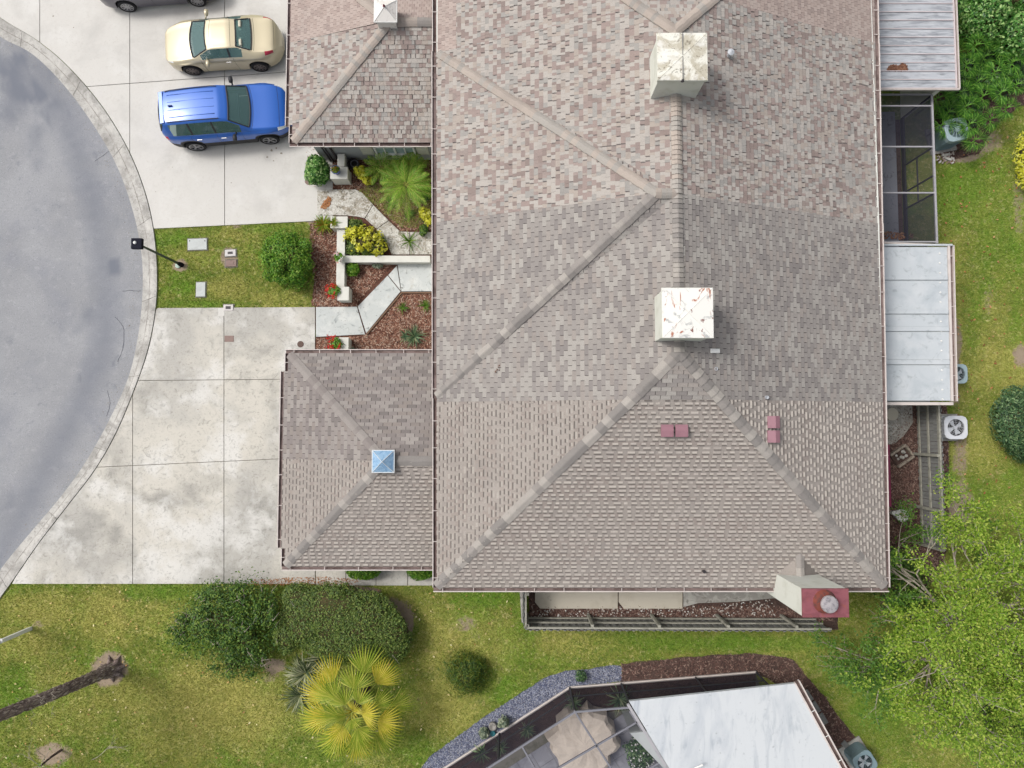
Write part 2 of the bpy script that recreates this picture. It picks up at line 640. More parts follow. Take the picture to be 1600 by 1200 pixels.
# ------------------------------------------------------------------ ground, road, kerb, driveways
from mathutils import noise as mn
SOIL = [(172, 1043, 27, 27, 1), (80, 1178, 24, 18, 1), (281, 414, 12, 11, 1), (360, 402, 14, 17, 1), (728, 975, 20, 13, .55), (745, 992, 12, 10, .45), (704, 984, 9, 8, .45), (60, 976, 14, 7, .6),
        (1530, 222, 34, 22, .9), (1502, 244, 30, 10, 1), (1592, 320, 10, 60, .5), (1492, 560, 12, 80, .8), (1500, 705, 12, 46, .6), (1500, 800, 22, 50, .9), (600, 948, 34, 14, 1), (634, 982, 11, 36, 1), (565, 925, 30, 8, 1), (430, 1040, 18, 12, .9),
        (655, 1100, 14, 28, .35), (1597, 560, 16, 20, .8), (642, 1050, 16, 34, .35), (368, 352, 14, 8, .6), (1472, 430, 12, 60, .7), (478, 1000, 8, 8, .8), (490, 345, 12, 8, .9), (420, 1060, 20, 10, .5),
        (1545, 470, 10, 34, .45), (905, 990, 16, 9, .3), (780, 1050, 9, 30, .35), (500, 1100, 60, 40, .3)]
TAN = [(330, 1090, 90, 70, 1), (60, 950, 70, 30, .8), (160, 960, 50, 40, 1), (40, 1010, 60, 30, .7), (210, 1090, 60, 30, .8), (410, 1120, 50, 50, .9), (100, 1120, 80, 40, .5), (270, 1150, 80, 40, .6), (360, 360, 22, 12, .9), (300, 400, 30, 20, .5), (350, 452, 36, 16, .8),
       (680, 1000, 40, 60, .8), (700, 1100, 50, 60, .8), (640, 960, 30, 30, .6), (760, 1000, 50, 40, .5), (900, 1000, 60, 16, .5), (1510, 560, 60, 60, .8), (1560, 480, 20, 60, .8), (1530, 700, 40, 50, .7), (1500, 420, 30, 80, .5), (1580, 580, 30, 40, .9), (420, 470, 40, 14, .6), (1360, 1020, 30, 50, .5), (80, 1060, 50, 20, .6), (230, 960, 50, 30, .5)]
GREEN = [(1555, 400, 50, 110, .6), (1540, 760, 40, 40, .6), (60, 918, 80, 12, .5), (250, 925, 60, 14, 1), (760, 932, 50, 16, 1), (650, 1000, 20, 60, .3), (1380, 1080, 60, 70, 1), (1150, 1005, 160, 12, 1), (270, 372, 36, 14, 1), (290, 440, 20, 30, .6), (400, 356, 60, 8, .8), (680, 1165, 40, 20, .8), (800, 1080, 60, 30, .6), (1500, 300, 40, 50, 1), (1540, 390, 30, 50, .7),
         (1520, 520, 14, 100, .7), (330, 475, 80, 6, .8), (20, 1080, 30, 40, .7), (840, 960, 40, 20, .4), (300, 1010, 60, 20, .6), (1000, 1000, 90, 14, .7), (500, 1180, 40, 30, .5), (870, 1040, 20, 14, .6)]


def field(u, v, spots, x, y, jit=.35, seed=0.0):
    f = 0.0
    n = mn.noise((x * .9, y * .9, seed)) + .6 * mn.noise((x * 2.6, y * 2.6, seed + 7))
    for (a, b, ra, rb, w) in spots:
        du, dv = (u - a) / ra, (v - b) / rb
        q = du * du + dv * dv
        if q < 7:
            q = math.sqrt(q) + jit * n
            f = max(f, w * max(0.0, min(1.0, (1.45 - q) / .85)))
    return f


GNX, GNY = 300, 225
gx_ = np.linspace(-21.5, 21.5, GNX)
gy_ = np.linspace(-15, 17.5, GNY)
gsoil = np.zeros((GNY, GNX), dtype=np.float32)
gtan = np.zeros((GNY, GNX), dtype=np.float32)
for j in range(GNY):
    for i in range(GNX):
        x, y = float(gx_[i]), float(gy_[j])
        dep = y * _st + H * _ct
        u, v = 800 + FPX * x / dep, 600 - FPX * (y * _ct - H * _st) / dep
        gsoil[j, i] = field(u, v, SOIL, x, y, .35, 1.0)
        gtan[j, i] = .5 + .5 * field(u, v, TAN, x, y, .4, 4.0) - .5 * field(u, v, GREEN, x, y, .4, 9.0)
gv = np.zeros((GNY, GNX, 3), dtype=np.float32)
gv[:, :, 0] = gx_[None, :]
gv[:, :, 1] = gy_[:, None]
gv[:, :, 2] = -.012
ii = (np.arange(GNY - 1)[:, None] * GNX + np.arange(GNX - 1)[None]).ravel()
gf = np.stack([ii, ii + 1, ii + GNX + 1, ii + GNX], 1)
# rim out to the far distance
base_n = GNX * GNY
rim = np.array([(-1500, -1500, -.012), (1500, -1500, -.012), (1500, 1500, -.012), (-1500, 1500, -.012)], dtype=np.float32)
cn = [0, GNX - 1, GNX * GNY - 1, GNX * (GNY - 1)]
gf = np.concatenate([gf, np.array([[base_n + k, base_n + (k + 1) % 4, cn[(k + 1) % 4], cn[k]] for k in range(4)])])
gro = np_mesh('ground', np.concatenate([gv.reshape(-1, 3), rim]), gf, m_ground)
gro['kind'] = 'structure'
for nm, ar in (('soil', gsoil), ('tan', gtan)):
    at_ = gro.data.attributes.new(nm, 'FLOAT', 'POINT')
    at_.data.foreach_set('value', np.concatenate([ar.ravel(), np.full(4, .5 if nm == 'tan' else 0, dtype=np.float32)]))


def gsample(arr, x, y):
    i = np.clip((x - gx_[0]) / (gx_[1] - gx_[0]), 0, GNX - 1.001)
    j = np.clip((y - gy_[0]) / (gy_[1] - gy_[0]), 0, GNY - 1.001)
    i0, j0 = i.astype(int), j.astype(int)
    fi, fj = i - i0, j - j0
    return (arr[j0, i0] * (1 - fi) * (1 - fj) + arr[j0, i0 + 1] * fi * (1 - fj) + arr[j0 + 1, i0] * (1 - fi) * fj + arr[j0 + 1, i0 + 1] * fi * fj)


outer_px = [(-60, -20), (0, 28), (60, 65), (110, 108), (160, 167), (200, 233), (226, 298), (240, 357), (246, 420), (244, 480), (232, 545), (209, 612), (180, 680), (148, 735), (106, 790), (60, 850), (20, 908), (-10, 950), (-60, 1030)]
inner_px = [(-60, 8), (0, 57), (50, 84), (100, 133), (148, 198), (184, 262), (208, 330), (221, 395), (223, 455), (216, 525), (200, 592), (170, 658), (134, 722), (96, 775), (48, 832), (6, 883), (-22, 925), (-75, 1000)]
outer = catmull([T(*p) for p in outer_px], 8)
inner = catmull([T(*p) for p in inner_px], 8)


def resample(pl, n):
    d = [0]
    for i in range(1, len(pl)):
        d.append(d[-1] + math.dist(pl[i], pl[i - 1]))
    out = []
    for k in range(n):
        t = d[-1] * k / (n - 1)
        i = 1
        while i < len(d) - 1 and d[i] < t:
            i += 1
        f = (t - d[i - 1]) / max(1e-9, d[i] - d[i - 1])
        out.append((pl[i - 1][0] + f * (pl[i][0] - pl[i - 1][0]), pl[i - 1][1] + f * (pl[i][1] - pl[i - 1][1])))
    return out, d[-1]


NK = 241
outer, OL = resample(outer, NK)
inner, _ = resample(inner, NK)
from mathutils import noise as mn
sw_line = [T(*p) for p in [(60, 105), (100, 190), (138, 290), (158, 400), (165, 480), (160, 545), (132, 615), (100, 680), (62, 750), (26, 820), (-10, 890)]]
sw_line = catmull(sw_line, 5)
blots = [(T(30, 110), 1.1, 1.0), (T(78, 158), .8, 1.0), (T(20, 170), .7, .7), (T(176, 420), .35, .9), (T(175, 350), .3, .7), (T(150, 500), .7, .6), (T(55, 220), .9, .5), (T(10, 820), .9, .5)]


def stain_at(x, y):
    d = min(math.hypot(x - p[0], y - p[1]) for p in sw_line)
    nz = mn.noise((x * .9, y * .9, 3)) + .5 * mn.noise((x * 2.3, y * 2.3, 9)) + .3 * mn.noise((x * 6, y * 6, 4))
    v = max(0, 1 - abs(d + .25 * nz) / .75) ** .8 * .75
    for (c, r_, a) in blots:
        q = math.hypot(x - c[0], y - c[1]) / r_
        v = max(v, a * max(0, min(1, 1.25 - q + .9 * nz)))
    v += max(0, .18 * nz)
    return max(0, min(1, v * (.85 + .3 * nz)))


road = MB()
NW = 64
rows_ = []
st_vals = []
for i in range(0, NK, 2):
    p0, p1 = Vector(inner[max(0, i - 2)]), Vector(inner[min(NK - 1, i + 2)])
    d = (p1 - p0).normalized()
    nrm = Vector((d.y, -d.x)) if d.y < 0 else Vector((-d.y, d.x))
    if nrm.x > 0 and abs(nrm.x) > .3:
        nrm = -nrm
    if nrm.x > 0:
        nrm = -nrm
    row = []
    for j in range(NW + 1):
        w = -.03 + 10.5 * (j / NW) ** 1.15
        q = Vector(inner[i]) + nrm * w
        row.append(len(road.v))
        road.v.append((q.x, q.y, .004))
        st_vals.append(stain_at(q.x, q.y))
    rows_.append(row)
for i in range(len(rows_) - 1):
    for j in range(NW):
        road.f.append((rows_[i][j], rows_[i + 1][j], rows_[i + 1][j + 1], rows_[i][j + 1]))
        road.m.append(0)
far = [road.v[r_[-1]] for r_ in rows_]
nb = len(road.v)
road.v += [(-60, far[0][1], .004), (-60, far[-1][1], .004)]
st_vals += [0, 0]
road.f.append(tuple([nb] + [r_[-1] for r_ in rows_] + [nb + 1]))
road.m.append(0)
ro = tag(road.build('road', m_asphalt), kind='structure')
att = ro.data.attributes.new('stain', 'FLOAT', 'POINT')
att.data.foreach_set('value', st_vals)


def ribbon(line, w0, z=0.008):
    mb = MB()
    n = len(line)
    L_ = []
    R_ = []
    for i, p in enumerate(line):
        a = Vector(line[min(i + 1, n - 1)]) - Vector(line[max(i - 1, 0)])
        a.normalize()
        w = w0 if not callable(w0) else w0(i / (n - 1))
        L_.append((p[0] - a.y * w / 2, p[1] + a.x * w / 2, z))
        R_.append((p[0] + a.y * w / 2, p[1] - a.x * w / 2, z))
    for i in range(n - 1):
        mb.quad(R_[i], R_[i + 1], L_[i + 1], L_[i])
    return mb


def wob(px, amp=.03, n=6):
    ln = catmull([T(*p) for p in px], n)
    return [(x + rnd.uniform(-amp, amp), y + rnd.uniform(-amp, amp)) for x, y in ln]


for px in ([(180, 495), (190, 506), (194, 520), (192, 545), (184, 565)], [(168, 610), (172, 630), (167, 650)],
           [(148, 252), (160, 244), (172, 235), (186, 222)], [(220, 455), (205, 454), (190, 455)]):
    ribbon(wob(px, .012), lambda t: .010 + rnd.random() * .014, .008).build('crack', m_crack, ro)

ke = structure('kerb')
bedm = MB()
for i in range(NK - 1):
    bedm.quad((inner[i][0], inner[i][1], .006), (inner[i + 1][0], inner[i + 1][1], .006), (outer[i + 1][0], outer[i + 1][1], .006), (outer[i][0], outer[i][1], .006))
bedm.build('kerb_bed', m_joint, ke)
# kerb sections, cut where the photograph shows the joints
jv = [0]
seg = 3.1
npj = int(OL / seg)
stp = (NK - 1) / npj
prof = [(0.0, .012), (.30, .014), (.46, .022), (.50, .024), (.58, .03), (.72, .05), (.84, .06), (1.0, .058)]
for s in range(npj):
    a, b = s * stp + .06, (s + 1) * stp - .06
    K = 12
    mb = MB()

    def ip(line, t):
        i = min(int(t), NK - 2)
        f = t - i
        return (line[i][0] + f * (line[i + 1][0] - line[i][0]), line[i][1] + f * (line[i + 1][1] - line[i][1]))
    rows = []
    for k in range(K + 1):
        t = a + (b - a) * k / K
        pi_, po_ = ip(inner, t), ip(outer, t)
        row = [(pi_[0] + f * (po_[0] - pi_[0]), pi_[1] + f * (po_[1] - pi_[1]), z) for f, z in prof]
        row.insert(0, (row[0][0], row[0][1], -.1))
        row.append((row[-1][0], row[-1][1], -.1))
        rows.append(row)
    n = len(mb.v)
    for r_ in rows:
        mb.v += r_
    W = len(rows[0])
    for k in range(K):
        for j in range(W - 1):
            mb.f.append((n + k * W + j, n + (k + 1) * W + j, n + (k + 1) * W + j + 1, n + k * W + j + 1))
            mb.m.append(1 if j == 3 else 0)
    mb.f.append(tuple(n + j for j in range(W)))
    mb.f.append(tuple(n + K * W + j for j in range(W))[::-1])
    mb.m += [0, 0]
    o = mb.build('kerb_section', [m_kerb, m_kerb_line], ke)

outer_px_dense = None


def to_px(x, y, z=0.0):
    X, Y, Z = x, y, z - H
    dep = Y * _st - Z * _ct
    return (800 + FPX * X / dep, 600 - FPX * (Y * _ct + Z * _st) / dep)


kerb_px = [to_px(x, y) for x, y in outer]


def drive(name, region_px, vlines, hline_list, mat, label=None):
    """slabs between straight joints; region polygon and joints measured on the ground plane"""
    d = structure(name)
    reg = [T(*p) for p in region_px]
    base = MB()
    base.poly([(x, y, .006) for x, y in reg])
    base.build('joint_base', m_joint, d)
    xs = [-400] + vlines + [1000]
    for i in range(len(xs) - 1):
        for j in range(len(hline_list) - 1):
            def yy(h, x):
                return h[0] + (h[1] - h[0]) * x / 500.0
            h0, h1 = hline_list[j], hline_list[j + 1]
            g_ = .42
            cell = [(xs[i] + g_, yy(h0, xs[i]) + g_), (xs[i + 1] - g_, yy(h0, xs[i + 1]) + g_), (xs[i + 1] - g_, yy(h1, xs[i + 1]) - g_), (xs[i] + g_, yy(h1, xs[i]) - g_)]
            pc = clip(region_px, cell)
            if len(pc) > 2 and parea(pc) > 60:
                MB().prism([T(*p) for p in pc], -.08, .034, inset=.006).build('slab', mat, d)
    return d


def kerb_between(v0, v1):
    return [p for p in kerb_px if v0 <= p[1] <= v1]


up = [(520, -60), (520, 344.5), (495, 345.5), (241, 357.5)] + [(u + 1.0, v) for u, v in kerb_between(-18, 355)][::-1] + [(-20, -60)]
drive('driveway', up, [63, 203.5, 351.5], [(-200, -200), (146, 109), (500, 500)], m_concrete)
lo = [(247, 481.5), (492.5, 480), (492.5, 700), (492.5, 912), (20, 912)] + [(u + 1.0, v) for u, v in kerb_between(484, 908)][::-1]
drive('driveway', lo, [208, 350.5], [(0, 0), (597, 592), (737, 714), (1500, 1500)], m_concrete_old)
# walk along the south side of the lower garage
walk = structure('footpath')
MB().prism([T(493, 880), T(700, 880), T(700, 914), T(493, 914)], -.05, .01).build('joint_base', m_joint, walk)
for a, b in ((494, 540.3), (541.3, 587.3), (588.3, 636.6), (637.6, 690)):
    MB().prism([T(a, 878), T(b, 878), T(b, 914.5), T(a, 914.5)], -.08, .036, inset=.006).build('slab', m_concrete_old, walk)

# front walks
fp = structure('footpath')
for pl in ([(494.2, 480), (558, 479.5), (570.8, 522.5), (494.2, 526.6)], [(559.4, 479), (606, 431), (626, 455.8), (572.6, 521)], [(607, 430.3), (620.3, 415.5), (626.6, 454.7)], [(621.4, 412.5), (694, 412), (694, 455.4), (627.6, 455.6)]):
    MB().prism([T(*p) for p in pl], -.08, .05, inset=.006).build('slab', m_path, fp)
fp2 = structure('footpath')
for pl in ([(496.4, 296.8), (556, 296.6), (565, 301), (574, 310), (583, 320), (570, 341.5), (560, 339), (540, 337), (496.4, 337)],
           [(583.6, 321), (607, 344.6), (588.5, 358), (571, 342)], [(607.6, 345.4), (625, 362), (640, 363), (640, 398), (612, 398), (606, 383), (589, 359)], [(640.8, 363), (694, 363), (694, 398), (640.8, 398)]):
    MB().prism([T(*p) for p in pl], -.08, .05, inset=.006).build('slab', m_path_stained, fp2)
# brown edging board of the lower walk
ed = MB()
pe = [T(493, 528), T(573, 523.5), T(628, 458), T(694, 458)]
for a, b in zip(pe[1:], pe[2:]):
    L_ = math.dist(a, b)
    ed.box(((a[0] + b[0]) / 2, (a[1] + b[1]) / 2, .03), (L_, .04, .11), math.atan2(b[1] - a[1], b[0] - a[0]))
tag(ed.build('garden_edging', M('edging_wood', col(140, 112, 92), rough=.9)), 'thin brown edging board along the lower front walk', 'edging')

m_oil = M('oil_spot', col(150, 140, 126), [(col(196, 190, 180), 9, .48, .6, .9, 1)], rough=.9)
# small oil drips and flecks lying on the drives and the road
fleck = [(84, 26, .03), (116, 44, .02), (425, 236, .05), (432, 232, .04), (418, 246, .035), (440, 240, .04), (428, 252, .03), (244, 300, .02), (362, 286, .02), (270, 262, .02), (405, 285, .015), (310, 640, .02), (350, 640, .02), (196, 790, .02), (300, 610, .015)]
fm = MB()
for (u, v, r_) in fleck:
    x, y = T(u, v)
    fm.poly([(x + r_ * (1 + rnd.uniform(-.4, .4)) * math.cos(k * .785), y + r_ * (1 + rnd.uniform(-.4, .4)) * math.sin(k * .785), .0385) for k in range(8)])
tag(fm.build('oil_drips', m_oil), 'small brown oil drips and flecks on the driveways', kind='stuff')

# planting beds (sheets)
beds = []


def bed(px, mat, z=.0, name='planting_bed'):
    pl = [T(*p) for p in px]
    mb = MB()
    sub = []
    n = len(pl)
    for i in range(n):
        a, b = pl[i], pl[(i + 1) % n]
        k = max(1, int(math.dist(a, b) / .25))
        for j in range(k):
            t = j / k
            w = .035 if k > 1 else 0
            sub.append((a[0] + (b[0] - a[0]) * t + rnd.uniform(-w, w), a[1] + (b[1] - a[1]) * t + rnd.uniform(-w, w)))
    mb.poly([(x, y, z) for x, y in sub])
    o = mb.build(name, mat)
    tag(o, kind='structure')
    return pl


front_bed_px = [(478, 215), (700, 215), (700, 552), (493, 552), (493, 470), (487, 474), (492, 440), (484, 400), (492, 372), (484, 350), (500, 345), (500, 297), (478, 290)]
front_bed = bed(front_bed_px, m_mulch, .004)
front_lo = [(485, 352), (492, 346), (538, 345), (538, 400), (540, 412), (612, 412), (560, 470), (556, 480), (486, 478), (492, 440), (484, 400)]
front_lo2 = [(574, 520), (628, 460), (694, 460), (694, 552), (496, 552), (496, 529), (566, 526)]
front_hi = [(480, 228), (694, 228), (694, 360), (626, 360), (566, 297), (480, 292)]
side_bed_px = [(1376, 630), (1478, 630), (1482, 700), (1482, 780), (1478, 862), (1470, 900), (1376, 960)]
side_bed = bed(side_bed_px, m_mulch_dark, .004)
south_bed_px = [(826, 905), (1310, 905), (1310, 985), (826, 985)]
south_bed = bed(south_bed_px, m_mulch_dark, .004)
cage_bed_px = [(971, 1037), (1060, 1028), (1130, 1022), (1190, 1021), (1240, 1030), (1262, 1058), (1290, 1090), (1320, 1132), (1350, 1165), (1372, 1215), (1300, 1230), (1240, 1080), (1180, 1052), (971, 1068)]
cage_bed = bed(cage_bed_px, m_mulch_dark, .004)
palm_bed_px = [(1462, 150), (1560, 40), (1640, 40), (1640, 150), (1590, 168), (1552, 200), (1530, 240), (1485, 250), (1462, 240)]
palm_bed = bed(palm_bed_px, m_mulch_dark, .004)
grav_px = [(655, 1203), (672, 1182), (716, 1150), (760, 1118), (800, 1092), (850, 1060), (884, 1048), (920, 1046), (958, 1039), (971, 1041), (972, 1064), (890, 1073), (860, 1094), (820, 1120), (760, 1158), (690, 1203)]
grav = bed(grav_px, M('gravel_base', col(86, 90, 112), rough=1, bump=(.6, 40, .02)), .004)

# ---- grass: countless blades as one mesh
excl = [[T(*p) for p in up], [T(*p) for p in lo], front_bed, side_bed, south_bed, cage_bed, palm_bed, grav,
        [(p[0], p[1]) for p in outer] + [(-60, outer[-1][1] - 8), (-60, outer[0][1] + 8)],
        [T(493, 870), T(700, 870), T(700, 914), T(493, 914)], [(-2, -5.0), (12.0, -5.0), (12.0, 20), (-2, 20)], [(-7.7, 9.8), (0, 9.8), (0, 20), (-7.7, 20)], [(-7.7, -4.8), (0, -4.8), (0, 2.3), (-7.7, 2.3)],
        [T(1360, -60), T(1462, -60), T(1462, 400), T(1478, 400), T(1478, 640), T(1360, 640)],
        [T(690, 1203), T(890, 1074), T(970, 1064), T(1180, 1050), T(1240, 1080), T(1310, 1203), T(1400, 1500), T(500, 1500)]]


def grass_points(N):
    u = rng.uniform(-90, 1690, N)
    v = rng.uniform(-90, 1290, N)
    a = (u - 800) / FPX
    b = (600 - v) / FPX
    t = H / (_ct - b * _st)
    x, y = a * t, (_st + b * _ct) * t
    keep = np.ones(N, dtype=bool)
    for e in excl:
        keep &= ~pip(x, y, e)
    keep &= rng.random(N) > np.clip(gsample(gsoil, x, y) * 1.5 - .25, 0, .97)
    return x[keep], y[keep]


gx, gy = grass_points(1700000)
n = len(gx)
hgt = rng.uniform(.025, .07, n)
ang = rng.uniform(0, 2 * np.pi, n)
wd = rng.uniform(.006, .013, n)
la = rng.uniform(0, 2 * np.pi, n)
ln_ = rng.uniform(.01, .07, n)
V = np.zeros((n, 3, 3), dtype=np.float32)
V[:, 0, 0] = gx - np.cos(ang) * wd
V[:, 0, 1] = gy - np.sin(ang) * wd
V[:, 1, 0] = gx + np.cos(ang) * wd
V[:, 1, 1] = gy + np.sin(ang) * wd
V[:, 2, 0] = gx + np.cos(la) * ln_
V[:, 2, 1] = gy + np.sin(la) * ln_
V[:, 2, 2] = hgt
V[:, :2, 2] = -.01
go_ = tag(np_mesh('grass', V, np.arange(n * 3).reshape(n, 3), m_grass), 'mown lawn grass with green and straw coloured patches', kind='stuff')
at_ = go_.data.attributes.new('tan', 'FLOAT', 'POINT')
at_.data.foreach_set('value', np.repeat(np.clip(gsample(gtan, gx, gy) + rng.normal(size=n) * .08, 0, 1).astype(np.float32), 3))
print('grass blades', n)


def chips(name, poly, N, mat, z=.012, size=(.05, .12), wid=(.012, .03), label='', holes=()):
    xs = np.array([p[0] for p in poly])
    ys = np.array([p[1] for p in poly])
    x = rng.uniform(xs.min(), xs.max(), N)
    y = rng.uniform(ys.min(), ys.max(), N)
    k = pip(x, y, poly)
    for h in holes:
        k &= ~pip(x, y, h)
    x, y = x[k], y[k]
    n = len(x)
    a = rng.uniform(0, 2 * np.pi, n)
    l = rng.uniform(*size, n) / 2
    w = rng.uniform(*wid, n) / 2
    ti = rng.uniform(-.35, .35, n)
    zz = z + rng.uniform(0, .02, n)
    ca, sa = np.cos(a), np.sin(a)
    V = np.zeros((n, 4, 3), dtype=np.float32)
    for i, (p, q) in enumerate(((-1, -1), (1, -1), (1, 1), (-1, 1))):
        V[:, i, 0] = x + p * l * ca - q * w * sa
        V[:, i, 1] = y + p * l * sa + q * w * ca
        V[:, i, 2] = zz + p * l * np.sin(ti) + q * w * .3
    return tag(np_mesh(name, V, np.arange(n * 4).reshape(n, 4), mat), label, kind='stuff')


TP = lambda px: [T(*p) for p in px]
path_holes = [TP([(493, 480), (558, 479), (621, 412), (694, 412), (694, 456), (627, 456), (572, 522), (493, 527)])]
chips('mulch_chips', TP(front_lo), 9000, m_chip, label='reddish brown bark mulch chips in the walled front bed', holes=path_holes)
chips('mulch_chips', TP(front_lo2), 10000, m_chip, label='reddish brown bark mulch chips beside the lower front walk', holes=path_holes)
chips('mulch_chips', TP(front_hi), 12000, m_chip, label='brown bark mulch around the feathery palm')
chips('ground_cover', TP([(560, 300), (600, 262), (672, 240), (674, 355), (628, 356)]), 5200, M('weed_leaf', col(120, 140, 60), rough=.8, island=[col(96, 120, 50), col(140, 156, 70), col(180, 176, 100), col(150, 120, 84)], island_amt=1, trans=.2), z=.03, size=(.06, .16), wid=(.006, .016), label='thin green and straw weeds under the feathery palm')
chips('fallen_leaves', TP([(10, 920), (640, 916), (800, 925), (800, 1040), (640, 1190), (10, 1190)]), 260, M('pale_leaf', col(220, 200, 140), rough=.8, island=[col(236, 226, 180), col(206, 180, 110), col(170, 120, 80)], island_amt=1), z=.05, size=(.04, .09), wid=(.03, .05), label='pale fallen leaves scattered over the lower left lawn')
chips('fallen_leaves', TP([(1465, 250), (1600, 200), (1600, 760), (1500, 800), (1485, 500)]), 160, m_leaflitter, z=.05, size=(.05, .1), wid=(.03, .05), label='dry leaves scattered over the east lawn')
kin = resample(inner, 120)[0]
kg_ = [(p[0] - .04, p[1]) for p in kin] + [(p[0] - .45, p[1]) for p in kin[::-1]]
chips('road_grit', kg_, 9000, M('grit', col(150, 146, 140), rough=1, island=[col(96, 92, 88), col(150, 140, 124), col(196, 190, 180), col(120, 96, 70)], island_amt=1), z=.008, size=(.012, .04), wid=(.008, .018), label='fine grit and leaf crumbs along the gutter of the kerb')
chips('leaf_crumbs', [T(400, 905), T(500, 900), T(560, 905), T(560, 914), T(380, 914)], 700, m_leaflitter, z=.04, size=(.02, .06), wid=(.01, .03), label='leaf crumbs swept against the edge of the lower driveway')
chips('mulch_chips', side_bed, 14000, m_chip_dark, label='dark mulch between the east wall and the board fence')
chips('mulch_chips', TP([(836, 948), (1210, 948), (1300, 955), (1300, 970), (826, 970), (826, 925)]), 9000, m_chip_dark, label='dark mulch along the south fence')
chips('mulch_chips', cage_bed, 14000, m_chip_dark, label='dark mulch around the pool enclosure')
chips('mulch_chips', palm_bed, 5000, m_chip_dark, label='leaf mulch under the lady palms')
chips('pebbles', TP([(828, 925), (840, 946), (1090, 946), (1160, 940), (1210, 936), (1215, 962), (828, 964)]), 1500, m_whitepebble, z=.03, size=(.03, .06), wid=(.03, .05), label='white and brown pebbles strewn beside the cream patio')
chips('fallen_leaves', TP([(502, 325), (508, 315), (515, 308), (518, 312), (516, 322), (508, 327)]), 260, m_leaflitter, z=.056, size=(.05, .1), wid=(.02, .05), label='small heap of orange dry leaves on the upper front walk')
# pebbles of the blue-grey bed
gxp = TP(grav_px)
xs = np.array([p[0] for p in gxp])
ys = np.array([p[1] for p in gxp])
x = rng.uniform(xs.min(), xs.max(), 42000)
y = rng.uniform(ys.min(), ys.max(), 42000)
k = pip(x, y, gxp)
x, y = x[k], y[k]
n = len(x)
rr = rng.uniform(.014, .032, n)
oc = np.array([(1, 0, 0), (0, 1, 0), (-1, 0, 0), (0, -1, 0), (.1, .1, .7)])
V = np.stack([x, y, np.full(n, .006)], 1)[:, None, :] + oc[None] * rr[:, None, None] * rng.uniform(.75, 1.25, (n, 5, 3))
F = (np.arange(n) * 5)[:, None, None] + np.array([(0, 1, 4), (1, 2, 4), (2, 3, 4), (3, 0, 4)])[None]
tag(np_mesh('pebbles', V, F.reshape(-1, 3), m_pebble), 'blue grey river pebbles in a strip along the pool enclosure', kind='stuff')
# ------------------------------------------------------------------ houses
XL, XR, XC, YS, YA, YN, YNN = -2.45, 11.88, 4.715, -5.24, 1.97, 11.29, 18.5
ZE, ZR = 4.0, 6.87
PM = (ZR - ZE) / (XC - XL)
U1, U2, U3 = .65, 6.5, 12.6          # party lines between the four homes


def XLf(y):
    return -2.38 - .0073 * (y - YS)


def XRf(y):
    return 11.88 + .012 * (y - YS)


class Face:
    def __init__(s, ref, d, z0, p):
        s.ref = Vector(ref)
        s.d = Vector(d)                      # plan direction pointing up the slope
        s.e = Vector((s.d.y, -s.d.x))        # along the eave
        s.z0, s.p = z0, p
        s.k = math.sqrt(1 + p * p)
        s.n = Vector((-s.d.x * p, -s.d.y * p, 1)) / s.k

    def loc(s, x, y):
        q = Vector((x, y)) - s.ref
        return (q.dot(s.e), q.dot(s.d) * s.k)

    def w(s, u, v, h=0.0):
        q = s.ref + s.e * u + s.d * (v / s.k)
        z = s.z0 + s.p * (v / s.k)
        return (q.x + s.n.x * h, q.y + s.n.y * h, z + s.n.z * h)

    def mat(s):
        m = Matrix.Identity(4)
        t = Vector((s.d.x / s.k, s.d.y / s.k, s.p / s.k))
        for i in range(3):
            m[i][0] = (s.e.x, s.e.y, 0)[i]
            m[i][1] = t[i]
            m[i][2] = s.n[i]
        return m


FW = Face((XL, 0), (1, 0), ZE, PM)
FE = Face((XR, 0), (-1, 0), ZE, PM)
FS = Face((0, YS), (0, 1), ZE, PM)
FN = Face((0, YNN), (0, -1), ZE, PM)
WC = 6.52
FW2 = Face((XL, 0), (1, 0), ZE + .015, 2.85 / 6.59)
FSn = Face((0, 12.24), (0, -1), ZE + .015, 2.85 / (12.24 - WC))
FSs = Face((0, .80), (0, 1), ZE + .015, 2.85 / (WC - .80))
GP = .36
GXL, GXA = -7.72, -4.12
LGs, LGn, LGc = -4.89, 2.376, -1.257
UGs, UGn, UGc = 9.82, 17.0, 13.41
GZ = 2.5
FLW = Face((GXL, 0), (1, 0), GZ, GP)
FLS = Face((0, LGs), (0, 1), GZ, GP)
FLN = Face((0, LGn), (0, -1), GZ, GP)
FUW = Face((GXL, 0), (1, 0), GZ, GP)
FUS = Face((0, UGs), (0, 1), GZ, GP)
FUN = Face((0, UGn), (0, -1), GZ, GP)
GXR = -2.36

STY = {
    'B': dict(e=.142, mats=mats_B), 'C': dict(e=.127, mats=mats_C), 'C2': dict(e=.127, mats=mats_C2), 'D': dict(e=.140, mats=mats_D), 'A': dict(e=.135, mats=mats_A)}


